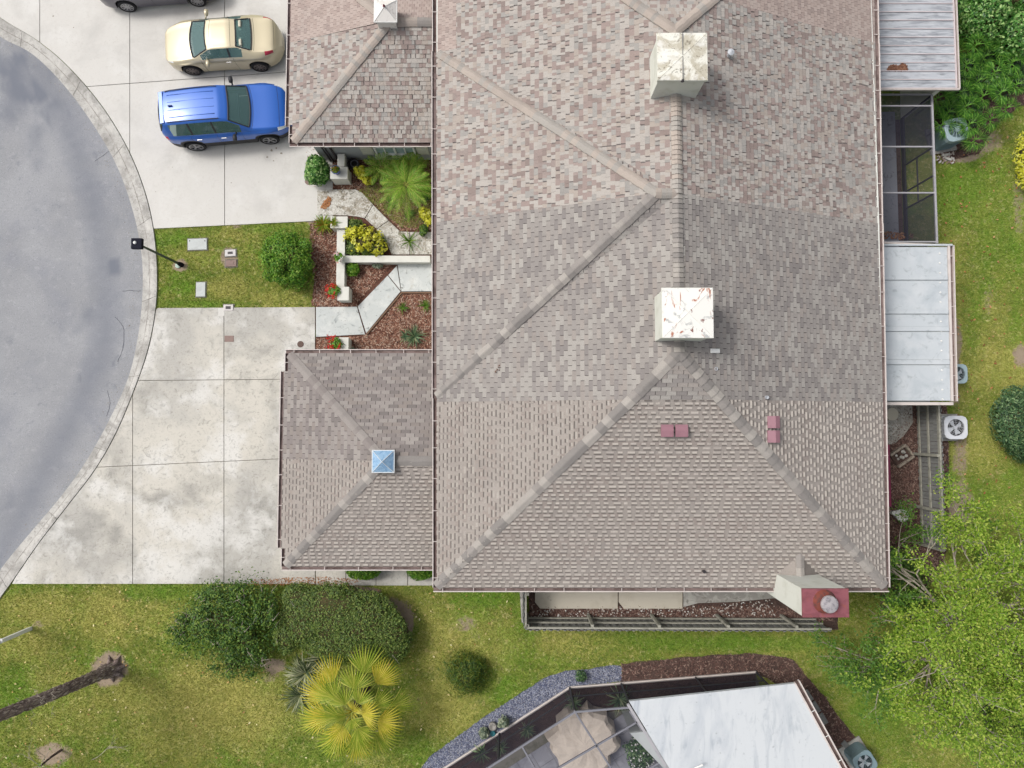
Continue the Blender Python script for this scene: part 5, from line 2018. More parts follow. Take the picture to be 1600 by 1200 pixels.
wall_px(526.4, 358, 538, 449, .45, 'low white garden wall running between two pillars beside the mulch bed')
wall_px(538.4, 399.3, 672, 410, .45, 'low white garden wall running from the corner to the house eave')
wall_px(516.5, 338, 543, 356.5, .6, 'short white pillar at the north end of the low wall, half under a bromeliad', 'garden_pillar', cat='pillar')
wall_px(527, 448, 545, 469.5, .6, 'short white pillar at the south end of the low wall, with red geraniums beside it', 'garden_pillar', cat='pillar')
wall_px(516, 260.5, 543, 279.5, .7, 'square white pillar carrying a blue flower pot', 'garden_pillar', cat='pillar')
wall_px(527.3, 240, 538.3, 260, .72, 'white wall stub between the blue pot pillar and the garage')
wall_px(530, 527, 544.5, 546, .55, 'small white pillar beside the lower garage with red geraniums', 'garden_pillar', cat='pillar')


def leaves_np(cs, dirs, L, Wd, mat, name, parent=None, up=.5, nrm=None):
    """diamond leaves: centres cs (n,3), long axis dirs, given lengths and widths"""
    n = len(cs)
    d = dirs / (np.linalg.norm(dirs, axis=1, keepdims=True) + 1e-9)
    r = rng.normal(size=(n, 3)) if nrm is None else nrm + rng.normal(size=(n, 3)) * .35
    s = np.cross(d, r)
    s /= (np.linalg.norm(s, axis=1, keepdims=True) + 1e-9)
    nn = np.cross(s, d)
    L = np.asarray(L).reshape(-1, 1) if np.ndim(L) else L
    Wd = np.asarray(Wd).reshape(-1, 1) if np.ndim(Wd) else Wd
    V = np.zeros((n, 4, 3), dtype=np.float32)
    V[:, 0] = cs - d * L * .5
    V[:, 1] = cs + s * Wd * .5 + nn * Wd * .18 - d * L * .05
    V[:, 2] = cs + d * L * .5 - nn * L * .06
    V[:, 3] = cs - s * Wd * .5 + nn * Wd * .18 - d * L * .05
    i = np.arange(n)[:, None] * 4
    F = np.concatenate([i + np.array([[0, 1, 2]]), i + np.array([[0, 2, 3]])])
    return np_mesh(name, V, F, mat, parent)


def blob_points(ells, n, shell=(.72, 1.05), zmin=.02, lump=.14, seed=0):
    """points in lumpy ellipsoid shells -> pts, outward normals"""
    vol = np.array([e[3] * e[4] + e[3] * e[5] for e in ells])
    cnt = rng.multinomial(n, vol / vol.sum())
    P, N = [], []
    r_ = np.random.default_rng(seed + 5)
    for e, c in zip(ells, cnt):
        d = rng.normal(size=(c, 3))
        d /= np.linalg.norm(d, axis=1, keepdims=True)
        d[:, 2] = np.where(d[:, 2] < -.3, -d[:, 2], d[:, 2])
        K = r_.normal(size=(6, 3)) * 3.2
        ph = r_.uniform(0, 6.28, 6)
        lm = 1 + lump * np.sin(d @ K.T + ph).sum(1) / 2.4
        s = rng.uniform(shell[0], shell[1], c) * lm
        p = np.array(e[:3]) + d * np.array(e[3:6]) * s[:, None]
        P.append(p)
        N.append(d / np.array(e[3:6]) * min(e[3:6]))
    P, N = np.concatenate(P), np.concatenate(N)
    k = P[:, 2] > zmin
    return P[k], N[k]


def core(ells, mat, parent, name='branches', s=.78):
    mb = MB()
    for e in ells:
        pr = []
        for k in range(7):
            t = -math.pi / 2 + math.pi * k / 6
            pr.append((max(.001, math.cos(t)) * s, math.sin(t) * s))
        n = len(mb.v)
        mb.lathe((0, 0, 0), pr, 10)
        for i in range(n, len(mb.v)):
            v = mb.v[i]
            mb.v[i] = (e[0] + v[0] * e[3], e[1] + v[1] * e[4], max(.0, e[2] + v[2] * e[5]))
    return mb.build(name, mat, parent)


m_twig = M('shrub_wood', col(84, 76, 48), [(col(60, 60, 34), 8, .45, .6, .8)], rough=1)


def leafmat(name, cols, tr=.3, rough=.5):
    return M(name, cols[0], [(tuple(c * .72 for c in cols[0][:3]) + (1,), 2.6, .52, .7, .45)], rough=rough, island=cols, island_amt=1, trans=tr, spec=.35)


m_lf_hedge = leafmat('leaf_hedge', [col(70, 96, 44), col(96, 124, 54), col(124, 148, 68), col(154, 168, 84)])
m_lf_loose = leafmat('leaf_loose', [col(52, 84, 38), col(76, 116, 48), col(110, 146, 56), col(150, 172, 72)])
m_lf_bright = leafmat('leaf_bright', [col(66, 116, 30), col(96, 152, 38), col(130, 178, 50), col(168, 198, 84)])
m_lf_glossy = leafmat('leaf_glossy', [col(50, 100, 44), col(84, 144, 57), col(126, 180, 88), col(203, 234, 151)], rough=.3)
m_lf_yellow = leafmat('leaf_yellow', [col(176, 184, 50), col(226, 224, 56), col(242, 238, 80), col(248, 246, 140)])
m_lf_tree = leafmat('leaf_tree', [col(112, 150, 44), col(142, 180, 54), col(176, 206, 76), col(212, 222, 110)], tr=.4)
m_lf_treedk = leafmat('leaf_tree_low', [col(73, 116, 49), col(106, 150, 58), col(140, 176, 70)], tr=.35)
m_lf_grey = leafmat('leaf_grey', [col(96, 112, 96), col(134, 152, 126), col(180, 190, 160), col(210, 214, 188)])
m_lf_dark = leafmat('leaf_dark', [col(46, 76, 51), col(70, 108, 68), col(100, 138, 84), col(154, 181, 127)])
m_frond = leafmat('frond_feather', [col(106, 162, 46), col(135, 187, 59), col(174, 212, 79), col(203, 225, 106)], tr=.35)
m_fan = leafmat('frond_fan', [col(140, 170, 54), col(174, 192, 66), col(204, 210, 88), col(228, 226, 118)], tr=.35)
m_fan_y = leafmat('frond_yellow', [col(200, 196, 60), col(224, 214, 74), col(236, 222, 98), col(240, 214, 80)], tr=.35)
m_lady = leafmat('frond_lady', [col(67, 124, 43), col(98, 160, 58), col(138, 195, 78), col(182, 221, 105)], tr=.3)
m_petal_red = M('petal_red', col(214, 40, 30), rough=.6, island=[col(190, 24, 30), col(224, 50, 30), col(236, 84, 50), col(200, 30, 70)], island_amt=1, trans=.2)
m_petal_white = M('petal_white', col(236, 234, 230), rough=.6, trans=.2)


def shrub(name, label, ells, n, leaf, mat, cat='shrub', lump=.14, shell=(.74, 1.06), rand=.8, group=None, twigs=0, coremat=None, cores=.8, aspect=.55, cluster=0, sub=0, subr=.3):
    cx, cy = ells[0][0], ells[0][1]
    root = thing(name, label, cat, group, (cx, cy, 0))
    el = [(e[0] - cx, e[1] - cy) + tuple(e[2:]) for e in ells]
    main_ = list(el)
    for k in range(sub):
        q = rnd.choice(main_)
        t = rnd.uniform(0, 6.28)
        ph = rnd.uniform(-.1, 1.1)
        s_ = rnd.uniform(.55, 1.2) * subr
        o_ = rnd.uniform(.75, 1.0)
        el.append((q[0] + q[3] * math.cos(t) * math.cos(ph) * o_, q[1] + q[4] * math.sin(t) * math.cos(ph) * o_, max(.2, q[2] + q[5] * math.sin(ph) * o_), q[3] * s_, q[4] * s_, q[5] * s_))
    if cluster:
        P0, N0 = blob_points(el, max(8, n // cluster), shell, lump=lump, seed=int(abs(cx * 10)))
        P = np.repeat(P0, cluster, 0) + rng.normal(size=(len(P0) * cluster, 3)) * leaf * .42
        Nn = np.repeat(N0, cluster, 0)
    else:
        P, Nn = blob_points(el, n, shell, lump=lump, seed=int(abs(cx * 10)))
    m = len(P)
    t = rng.normal(size=(m, 3))
    d = np.cross(Nn, t) + Nn * rng.uniform(-.2, .9, (m, 1))
    L = rng.uniform(leaf * .6, leaf * 1.3, m)
    nr = Nn / (np.linalg.norm(Nn, axis=1, keepdims=True) + 1e-9)
    nr[:, 2] += .4
    leaves_np(P, d, L, L * aspect, mat, 'foliage', root, nrm=nr * (1 / rand))
    core(main_, coremat or m_twig, root, 'branches', cores)
    if twigs:
        for k in range(twigs):
            mb = MB()
            e = rnd.choice(el)
            a = rnd.uniform(0, 6.28)
            q = rnd.uniform(.3, .8)
            p1 = (e[0] + e[3] * q * math.cos(a), e[1] + e[4] * q * math.sin(a), e[2] + e[5] * rnd.uniform(.6, 1.0))
            p0 = (e[0] + (p1[0] - e[0]) * .3, e[1] + (p1[1] - e[1]) * .3, e[2] + e[5] * .5)
            pm = ((p0[0] + p1[0]) / 2 + rnd.uniform(-.1, .1), (p0[1] + p1[1]) / 2 + rnd.uniform(-.1, .1), (p0[2] + p1[2]) / 2 + .05)
            mb.tube([p0, pm, p1], [.014, .010, .005], 5)
            p2 = (p1[0] + rnd.uniform(-.3, .3), p1[1] + rnd.uniform(-.3, .3), p1[2] + rnd.uniform(-.02, .08))
            mb.tube([pm, p2], [.009, .004], 4)
            mb.build('bare_twig', m_bark_pale, root)
    return root


m_bark_pale = M('bark_pale', col(190, 180, 164), [(col(140, 130, 116), 6, .45, .65, .8)], rough=.95)
m_bark = M('bark_brown', col(112, 94, 90), [(col(66, 54, 54), 9, .45, .58, .9, 1.5, (1, 1, .35)), (col(176, 160, 152), 14, .62, .72, .8, 1, (1, 1, .4))], rough=1, bump=(1.0, 26, .05), coord='obj')


def E(u, v, ru, rv, z, rz, h=None):
    """ellipsoid whose top view fills the measured outline"""
    x, y = T(u, v, z)
    k = (H - z) / FPX
    return (x, y, z, ru * k, rv * k, rz)


# shrubs around the drive and front beds
shrub('round_shrub', 'large round bright green shrub at the east end of the small lawn', [E(452, 405, 38, 40, .55, .75), E(440, 392, 26, 24, .6, .7), E(462, 425, 24, 26, .5, .6)], 17000, .085, m_lf_bright, lump=.16, shell=(.6, 1.08), rand=1.1, sub=26, subr=.26)
shrub('clipped_shrub', 'glossy green clipped shrub between the upper driveway and the blue pot pillar', [E(496, 262, 18, 17, .5, .55), E(497, 274, 19, 16, .45, .5)], 3000, .12, m_lf_glossy, lump=.1)
shrub('croton_bush', 'bright yellow croton bush north of the low white wall', [E(567, 378, 25, 22, .45, .4), E(580, 372, 20, 18, .45, .4), E(553, 366, 14, 14, .4, .35), E(590, 388, 14, 12, .35, .3)], 950, .13, m_lf_yellow, rand=1.0, coremat=m_twig, cores=.5, aspect=.6, cluster=9, shell=(.5, 1.12))
shrub('green_filler', 'dark green leafy plant under the yellow croton bush', [E(572, 384, 32, 24, .25, .25), E(556, 352, 14, 10, .3, .3)], 2200, .1, m_lf_hedge, rand=1, cores=.6)
shrub('croton_bush', 'small yellow leaved croton behind the hose reel, beside the feathery palm', [E(567, 272, 10, 12, .4, .35), E(574, 282, 8, 8, .3, .3), E(560, 268, 8, 6, .35, .3)], 330, .16, m_lf_yellow, rand=1.2, cores=.5)
shrub('croton_bush', 'small yellow leaved plant against the house eave below the feathery palm', [E(664, 334, 9, 10, .3, .25), E(670, 345, 6, 8, .3, .2)], 220, .14, m_lf_yellow, rand=1.2, cores=.5)
shrub('leafy_plant', 'low leafy plant in the corner of the walled bed', [E(552, 420, 10, 10, .2, .2)], 380, .13, m_lf_bright, rand=1.2, cores=.4)
shrub('leafy_plant', 'grey green low plant south of the wall, near the path bend', [E(590, 414, 8, 5, .12, .12)], 170, .1, m_lf_grey, rand=1.2, cores=.4)
shrub('leafy_plant', 'green leafy plant against the house eave by the end of the upper walk', [E(666, 302, 7, 14, .25, .2), E(662, 360, 7, 9, .2, .2)], 420, .13, m_lf_loose, rand=1.2, cores=.4)
shrub('leafy_plant', 'pale grey leaved plant tucked behind the small pillar by the lower garage', [E(552, 549, 7, 5, .12, .1)], 100, .08, m_lf_grey, rand=1.2, cores=.4)
# hedge pair at the lower left and friends
shrub('loose_shrub', 'loose dark green shrub with bare twigs below the lower driveway', [E(352, 968, 60, 50, 1.0, .7), E(322, 985, 52, 34, .8, .6), E(368, 935, 52, 28, 1.0, .7), E(385, 1000, 46, 40, .9, .6), E(370, 1035, 40, 24, .6, .5), E(292, 975, 24, 16, .7, .4), E(420, 960, 26, 40, 1.0, .6)],
      19000, .09, m_lf_loose, lump=.34, shell=(.3, 1.16), rand=1.3, twigs=70, cores=.42, sub=70, subr=.32)
shrub('clipped_hedge', 'broad clipped olive green hedge below the lower garage', [E(480, 962, 44, 44, .9, .45), E(520, 958, 60, 48, .95, .45), E(565, 972, 60, 44, .9, .45), E(602, 986, 40, 36, .85, .42), E(545, 1002, 68, 34, .85, .42), E(468, 930, 30, 20, .85, .4), E(616, 1002, 26, 30, .75, .4), E(450, 990, 20, 30, .8, .4)],
      44000, .075, m_lf_hedge, lump=.12, shell=(.8, 1.06), rand=1.1, twigs=4, sub=40, subr=.2, cores=.9)
shrub('low_hedge', 'left of two small yellow green bushes under the lower garage eave', [E(568, 890, 25, 16, .4, .4)], 2600, .08, m_lf_bright, lump=.08)
shrub('low_hedge', 'right of two small yellow green bushes under the lower garage eave', [E(658, 890, 22, 15, .4, .4)], 2400, .08, m_lf_bright, lump=.08)
shrub('round_shrub', 'dark bluish green shrub at the right edge of the east lawn', [E(1588, 655, 38, 50, .7, .7), E(1600, 690, 30, 32, .6, .6)], 9000, .13, m_lf_dark, lump=.12, aspect=.3)
shrub('glossy_shrub', 'large glossy leaved shrub at the top right corner', [E(1545, 22, 46, 40, 1.1, .9), E(1588, 50, 34, 40, 1.1, .9), E(1520, -15, 40, 34, 1.1, .8), E(1600, -5, 50, 40, 1.2, 1.0), E(1512, 45, 18, 24, .7, .5), E(1492, 5, 10, 14, 2.2, .4)], 17000, .12, m_lf_glossy, lump=.25, shell=(.7, 1.1), rand=1.1, cores=.75)
shrub('yellow_shrub', 'yellow green shrub at the right edge above the east lawn', [E(1598, 250, 14, 38, .3, .3), E(1604, 275, 16, 24, .3, .3)], 800, .15, m_lf_yellow, rand=1.2, cores=.5, aspect=.35)
shrub('juniper', 'low dark feathery conifer in the lawn beside the fan palm', [E(732, 1058, 26, 30, .35, .45), E(728, 1050, 34, 26, .2, .3), E(740, 1040, 16, 12, .45, .25)], 7500, .13, leafmat('leaf_juniper', [col(46, 78, 30), col(72, 106, 36), col(100, 130, 44), col(150, 150, 50)]), lump=.25, shell=(.3, 1.2), rand=1.3, aspect=.16, cores=.55)
for u, v, lb in ((757, 1145, 'lower'), (787, 1128, 'upper')):
    shrub('pale_succulent', lb + ' one of two pale variegated plants in the gravel strip', [E(u, v, 8, 8, .25, .22)], 300, .13, m_lf_grey, rand=1.3, cores=.4)
sx_, sy_ = T(907, 1058)
shrub('small_plant', 'small dark green plant in the blue gravel near the cage corner', [E(907, 1056, 8, 9, .2, .2)], 260, .14, m_lf_dark, rand=1.3, cores=.3, aspect=.25)
x_, y_ = T(770, 1132)
tag(MB().lathe((x_, y_, .02), [(.09, 0), (.14, .05), (.15, .18), (.12, .2), (.001, .16)], 16).build('stone_ornament', M('stone_grey', col(160, 156, 150), [(col(110, 108, 104), 9, .5, .65, .7)], rough=.95)), 'grey stone ornament between the two pale plants', 'ornament')
x_, y_ = T(770, 1144)
tag(MB().lathe((x_, y_, .02), [(.06, 0), (.10, .04), (.10, .12), (.07, .14), (.001, .13)], 14).build('glazed_ornament', M('teal_glaze', col(70, 140, 150), rough=.25)), 'small teal glazed ornament in the gravel strip', 'ornament')


def blades(name, label, u, v, n, L, w, mat, cat='plant', z0=.05, droop=.5, rise=.7, parts=False, spread=1.0, seg=4, pot=None):
    x, y = T(u, v, z0)
    root = thing(name, label, cat, None, (x, y, 0))
    V, F = [], []
    for k in range(n):
        a = rnd.uniform(0, 2 * math.pi)
        l = L * rnd.uniform(.65, 1.1)
        el = rnd.uniform(.15, 1.0) * spread
        ca, sa = math.cos(a), math.sin(a)
        b = len(V)
        tw = rnd.uniform(-.3, .3)
        for i in range(seg + 1):
            t = i / seg
            r = l * t * (.35 + .65 * el) * (1)
            z = z0 + rise * l * (t * (1.25 - el * .6)) - droop * l * el * t * t
            ww = w * (1 - t) ** .6 * .5 * (1 if i else .6)
            cx, cy = r * ca - sa * tw * l * t * t, r * sa + ca * tw * l * t * t
            V += [(cx - sa * ww, cy + ca * ww, z), (cx, cy, z - w * .22), (cx + sa * ww, cy - ca * ww, z)]
        for i in range(seg):
            q = b + i * 3
            F += [(q, q + 1, q + 4, q + 3), (q + 1, q + 2, q + 5, q + 4)]
    np_mesh('leaf_blades', V, np.array(F), mat, root)
    return root


m_bl_agave = leafmat('blade_agave', [col(75, 102, 77), col(111, 141, 102), col(153, 176, 130), col(201, 208, 162)])
m_bl_green = leafmat('blade_green', [col(84, 124, 44), col(112, 150, 56), col(150, 172, 76)])
m_bl_varieg = leafmat('blade_variegated', [col(75, 97, 68), col(111, 130, 92), col(186, 193, 147), col(250, 248, 210)])
m_bl_brom = leafmat('blade_bromeliad', [col(96, 140, 36), col(140, 172, 50), col(178, 186, 70), col(196, 130, 50)])
blades('yucca', 'spiky grey green yucca in the mulch beside the lower garage', 648, 526, 70, .62, .045, m_bl_agave)
blades('grass_tuft', 'small green grass tuft in the mulch east of the lower walk', 629, 481, 40, .34, .03, m_bl_green)
blades('grass_tuft', 'yellow green grass tuft in the mulch against the house eave', 665, 478, 44, .38, .03, m_bl_green)
blades('small_plant', 'dark spiky plant near the left edge of the lower mulch bed', 633, 524, 18, .4, .05, m_bl_agave)
blades('bromeliad', 'clump of green bromeliads beside the north pillar', 506, 352, 120, .56, .05, m_bl_brom, z0=.1)
blades('bromeliad', 'bromeliad spilling over the top of the north pillar', 522, 348, 36, .30, .04, m_bl_brom, z0=.6)
blades('spider_lily', 'striped spider lily clump beneath the hedge, left of the fan palm', 478, 1052, 170, 1.05, .05, m_bl_varieg, z0=.1, rise=.6)
blades('spider_lily', 'striped spider lily behind the fan palm, right below the hedge', 505, 1028, 130, 1.0, .05, m_bl_varieg, z0=.1, rise=.6)
blades('spider_lily', 'dark spider lily left of the fan palm crown', 470, 1085, 120, .95, .05, m_bl_varieg, z0=.1, rise=.6)


def flowers(u, v, z, r, label, pot_col, name='potted_geranium', nleaf=260, nfl=10, mat=None, fmat=None, pot=True, petal=.055):
    x, y = T(u, v, z + .2)
    root = thing(name, label, 'flower pot', None, (x, y, z))
    if pot:
        MB().lathe((0, 0, 0), [(r * .55, 0), (r * .8, .2), (r * .86, .2), (r * .86, .23), (r * .72, .23), (r * .7, .18), (.001, .18)], 18).build('pot', pot_col, root)
    P, Nn = blob_points([(0, 0, .26, r, r, r * .6)], nleaf, (.3, 1.05), zmin=.1)
    t = rng.normal(size=P.shape)
    leaves_np(P, np.cross(Nn, t), rng.uniform(.05, .1, len(P)), rng.uniform(.05, .08, len(P)), mat or m_lf_bright, 'foliage', root, nrm=Nn + np.array([0, 0, .8]))
    cs = []
    for k in range(nfl):
        a, q = rnd.uniform(0, 6.28), rnd.uniform(.55, 1.25)
        c = np.array([r * q * math.cos(a), r * q * math.sin(a), .3 + r * .5 * (1.3 - q)])
        cs.append(c + rng.normal(size=(14, 3)) * petal * .75)
    cs = np.concatenate(cs)
    leaves_np(cs, rng.normal(size=cs.shape), petal * 1.1, petal * 1.0, fmat or m_petal_red, 'blossoms', root, nrm=np.tile(np.array([0, 0, 1.5]), (len(cs), 1)))
    return root


m_pot_w = M('pot_white', col(220, 216, 206), rough=.7)
m_pot_blue = M('pot_blue', col(88, 104, 160), rough=.3)
flowers(523, 455, .34, .24, 'red geraniums beside the south pillar of the low wall', m_pot_w)
flowers(530, 402, .45, .17, 'pot of white and red flowers on the corner of the low walls', m_pot_w, nfl=5, fmat=M('petal_mixed', col(230, 120, 100), rough=.6, island=[col(214, 50, 40), col(240, 236, 230), col(236, 236, 230)], island_amt=1))
flowers(525, 537, .34, .26, 'red geraniums beside the small pillar by the lower garage', m_pot_w)
o = flowers(525, 266, .7, .13, 'blue glazed pot with a small plant on the square white pillar', m_pot_blue, name='blue_pot', nleaf=70, nfl=1, mat=m_bl_brom, fmat=m_bl_brom)
MB().lathe((0, 0, 0), [(.11, 0), (.155, .22), (.17, .24), (.17, .27), (.14, .27), (.135, .22), (.001, .21)], 20).build('glazed_bowl', m_pot_blue, o)
# hose pot
x_, y_ = T(552, 256, .3)
hp = thing('hose_pot', 'dark round hose pot with a coiled hose by the garage wall', 'hose pot', None, (x_, y_, 0))
MB().lathe((0, 0, 0), [(.16, 0), (.22, .2), (.23, .32), (.20, .33), (.19, .1), (.001, .1)], 20).build('pot', m_vent_dark, hp)
hs = MB()
pts = []
for k in range(90):
    t = k / 90 * 2 * math.pi * 5
    rr = .13 + .05 * math.sin(k * .37)
    pts.append((rr * math.cos(t), rr * math.sin(t), .2 + k / 90 * .14))
hs.tube(pts, .014, 6)
hs.build('hose', M('hose_grey', col(120, 120, 128), rough=.5), hp)
# white pot on the east side
x_, y_ = T(1409, 805, .3)
wpot = thing('white_pot', 'white round planter standing in the dark mulch inside the east fence', 'planter', None, (x_, y_, 0))
MB().lathe((0, 0, 0), [(.16, 0), (.2, .3), (.235, .31), (.235, .35), (.18, .35), (.17, .28), (.001, .28)], 24).build('pot', m_white, wpot)
MB().lathe((-.22, .06, 0), [(.07, 0), (.09, .22), (.001, .23)], 14).build('spout_cup', m_white, wpot)
P, Nn = blob_points([(0, 0, .3, .08, .08, .06)], 24, (.3, 1), zmin=.2)
leaves_np(P, Nn, .08, .04, m_bl_brom, 'sprout', wpot)
# ------------------------------------------------------------------ fan palm, feather palm, lady palms
def fan_frond(mb, o, az, tilt, pet, Rr, nseg, span, droop=.25, wfac=1.0, mi=0, stalk=1, roll=0.0):
    """a palmate leaf: stalk from o, blade of folded segments"""
    ca, sa = math.cos(az), math.sin(az)
    d = Vector((ca * math.cos(tilt), sa * math.cos(tilt), math.sin(tilt)))
    s = Vector((-sa, ca, 0))
    upv = d.cross(s) * -1
    if upv.z < 0:
        upv = -upv
    hub = Vector(o) + d * pet
    if pet > .02:
        mb.tube([tuple(o), tuple(Vector(o) + d * pet * .5 + Vector((0, 0, .04 * pet))), tuple(hub)], [.022, .014, .011], 5, mi=stalk)
    w = 2 * span / nseg
    for k in range(nseg):
        t = -span + w * (k + .5)
        L = Rr * (1 - .22 * (abs(t) / span) ** 2) * rnd.uniform(.9, 1.05)
        fd = d * math.cos(t) + s * math.sin(t)
        sd = s * math.cos(t) - d * math.sin(t)
        b = len(mb.v)
        hw_in = math.tan(w / 2)
        for r, ww in ((.04, .04 * hw_in), (.5, .5 * hw_in * 1.0), (.70, .36 * hw_in), (1.0, .02 * hw_in)):
            p = hub + fd * (L * r)
            zdrop = -droop * L * r * r * (1 + .6 * abs(t) / span) + (rnd.uniform(-.05, .01) * L if r == 1.0 else 0)
            p = p + Vector((0, 0, zdrop)) + upv * 0
            wv = sd * (ww * L * wfac)
            mb.v += [tuple(p - wv), tuple(p + upv * (-.9 * ww * L)), tuple(p + wv)]
        for i in range(3):
            q = b + 3 * i
            mb.f += [(q, q + 1, q + 4, q + 3), (q + 1, q + 2, q + 5, q + 4)]
            mb.m += [mi, mi]


m_stalk = M('palm_stalk', col(170, 176, 84), rough=.6)
px0, py0 = T(548, 1118, 2.3)
palm = thing('fan_palm', 'yellow green fan palm with a full round crown at the bottom edge', 'palm tree', None, (px0, py0, 0))
MB().tube([(0, 0, -.1), (.02, 0, 1), (0, .01, 2.0)], [.2, .16, .09], 14).build('trunk', m_bark, palm)
for ring, (cnt, pet, Rr, tilt, z) in enumerate(((9, 1.10, 1.0, -.02, 1.70), (7, .85, .95, .26, 1.92), (6, .50, .9, .5, 2.08), (3, .22, .7, .85, 2.15))):
    for k in range(cnt):
        a = 2 * math.pi * (k + .5 * (ring % 2)) / cnt + rnd.uniform(-.18, .18)
        mb = MB()
        mb2 = rnd.random() < .2
        fan_frond(mb, (0, 0, z), a, tilt + rnd.uniform(-.12, .12), pet * rnd.uniform(.85, 1.1), Rr * rnd.uniform(.88, 1.08), 18, 1.2 * rnd.uniform(.85, 1.1), droop=.22, wfac=.86)
        mb.build('frond', [m_fan_y if mb2 else m_fan, m_stalk], palm)
for k in range(9):
    mb = MB()
    mb.tube([(0, 0, 2.0), (.28 * math.cos(k * .7), .28 * math.sin(k * .7), 2.45)], [.03, .008], 5)
    mb.build('spear_leaf', m_fan_y, palm)

# feathery palm by the window
fx_, fy_ = T(634, 288, 1.1)
fp_ = thing('feathery_palm', 'feathery green palm in front of the white garage window', 'palm tree', None, (fx_, fy_, 0))
MB().tube([(0, 0, -.1), (0, 0, .9)], [.12, .1], 12).build('trunk', m_bark, fp_)


def feather(mb, o, az, L, rise, droop, nl=34, lw=.02, ll=.34):
    ca, sa = math.cos(az), math.sin(az)
    P = []
    for i in range(nl + 1):
        t = i / nl
        P.append(Vector(o) + Vector((ca * L * t, sa * L * t, rise * t - droop * t * t)))
    mb.tube([tuple(P[i]) for i in range(0, nl + 1, 4)], .009, 4, mi=1)
    for i in range(3, nl + 1):
        t = i / nl
        l = ll * (math.sin(math.pi * min(1, t * .9 + .12)) * .8 + .25)
        dd = (P[i] - P[i - 1]).normalized()
        for s in (-1, 1):
            sv = Vector((-sa * s, ca * s, 0))
            e = P[i] + (dd * 1.25 + sv * 1.0).normalized() * l + Vector((0, 0, -.25 * l + rnd.uniform(-.06, .06)))
            m = P[i] + (e - P[i]) * .5 + Vector((0, 0, .06 * l))
            wv = dd * lw * .5
            b = len(mb.v)
            mb.v += [tuple(P[i] - wv * .6), tuple(P[i] + wv * .6), tuple(m + wv), tuple(m - wv), tuple(e)]
            mb.f += [(b, b + 1, b + 2, b + 3), (b + 3, b + 2, b + 4)]
            mb.m += [0, 0]


for k in range(22):
    mb = MB()
    a = 2.399 * k + rnd.uniform(-.2, .2)
    inner_ = k / 26
    feather(mb, (0, 0, .95 + .15 * inner_), a, rnd.uniform(1.1, 1.45) * (1 - .3 * inner_), .35 + .75 * inner_, .6, nl=34, lw=.020, ll=.26)
    mb.build('frond', [m_frond, m_stalk], fp_)
for i, (u, v, sc, lb) in enumerate(((596, 262, .8, 'second smaller feathery palm, left of the large one'), (641, 256, .7, 'small feathery palm close under the garage window'))):
    x_, y_ = T(u, v, .7)
    q = thing('feathery_palm', lb, 'palm tree', None, (x_, y_, 0))
    MB().tube([(0, 0, -.1), (0, 0, .6)], [.07, .05], 10).build('trunk', m_bark, q)
    for k in range(14):
        mb = MB()
        feather(mb, (0, 0, .6), 2.399 * k, rnd.uniform(.7, .95) * sc, .5 + .02 * k, .5, nl=28, lw=.020, ll=.22)
        mb.build('frond', [m_frond, m_stalk], q)
blades('weedy_tuft', 'sparse yellow green tuft drooping over the upper walk', 640, 378, 26, .75, .035, m_bl_green)
# sparse weeds between feathery palm and walk
for (u, v, lb) in ((610, 318, 'pale weeds left of the feathery palm trunk'), (640, 335, 'pale weeds south of the feathery palm')):
    blades('weeds', lb, u, v, 60, .45, .02, m_bl_green, rise=.4)
# lady palms
lady = [(1490, 110), (1518, 96), (1546, 84), (1508, 140), (1535, 122), (1562, 108), (1590, 92), (1488, 172), (1516, 162), (1543, 146), (1572, 140), (1596, 128), (1478, 192), (1556, 182), (1522, 190), (1500, 78), (1532, 66), (1575, 66), (1470, 150), (1530, 215), (1580, 165), (1483, 62)]
for i, (u, v) in enumerate(lady):
    z = rnd.uniform(1.0, 1.9)
    x_, y_ = T(u, v, z)
    q = thing('lady_palm', 'bright green lady palm in the cluster beside the ribbed patio roof', 'palm tree', 'lady palms in one cluster', (x_, y_, 0))
    MB().tube([(0, 0, -.05), (.02, 0, z - .1)], [.02, .015], 6).build('stem', m_twig, q)
    nfr = 9
    for k in range(nfr):
        mb = MB()
        fan_frond(mb, (0, 0, z - .12 - .03 * k), 2 * math.pi * k / nfr + rnd.uniform(-.3, .3), rnd.uniform(.1, .6), rnd.uniform(.10, .26), rnd.uniform(.32, .44), 9, 1.3, droop=.35, wfac=.52)
        mb.build('frond', [m_lady, m_lady], q)
shrub('undergrowth', 'dark undergrowth beneath the lady palms', [E(1505, 120, 40, 40, .3, .3), E(1560, 110, 44, 44, .3, .3), E(1500, 175, 32, 30, .25, .25)], 4500, .13, m_lf_dark, rand=1.3, cores=.7)

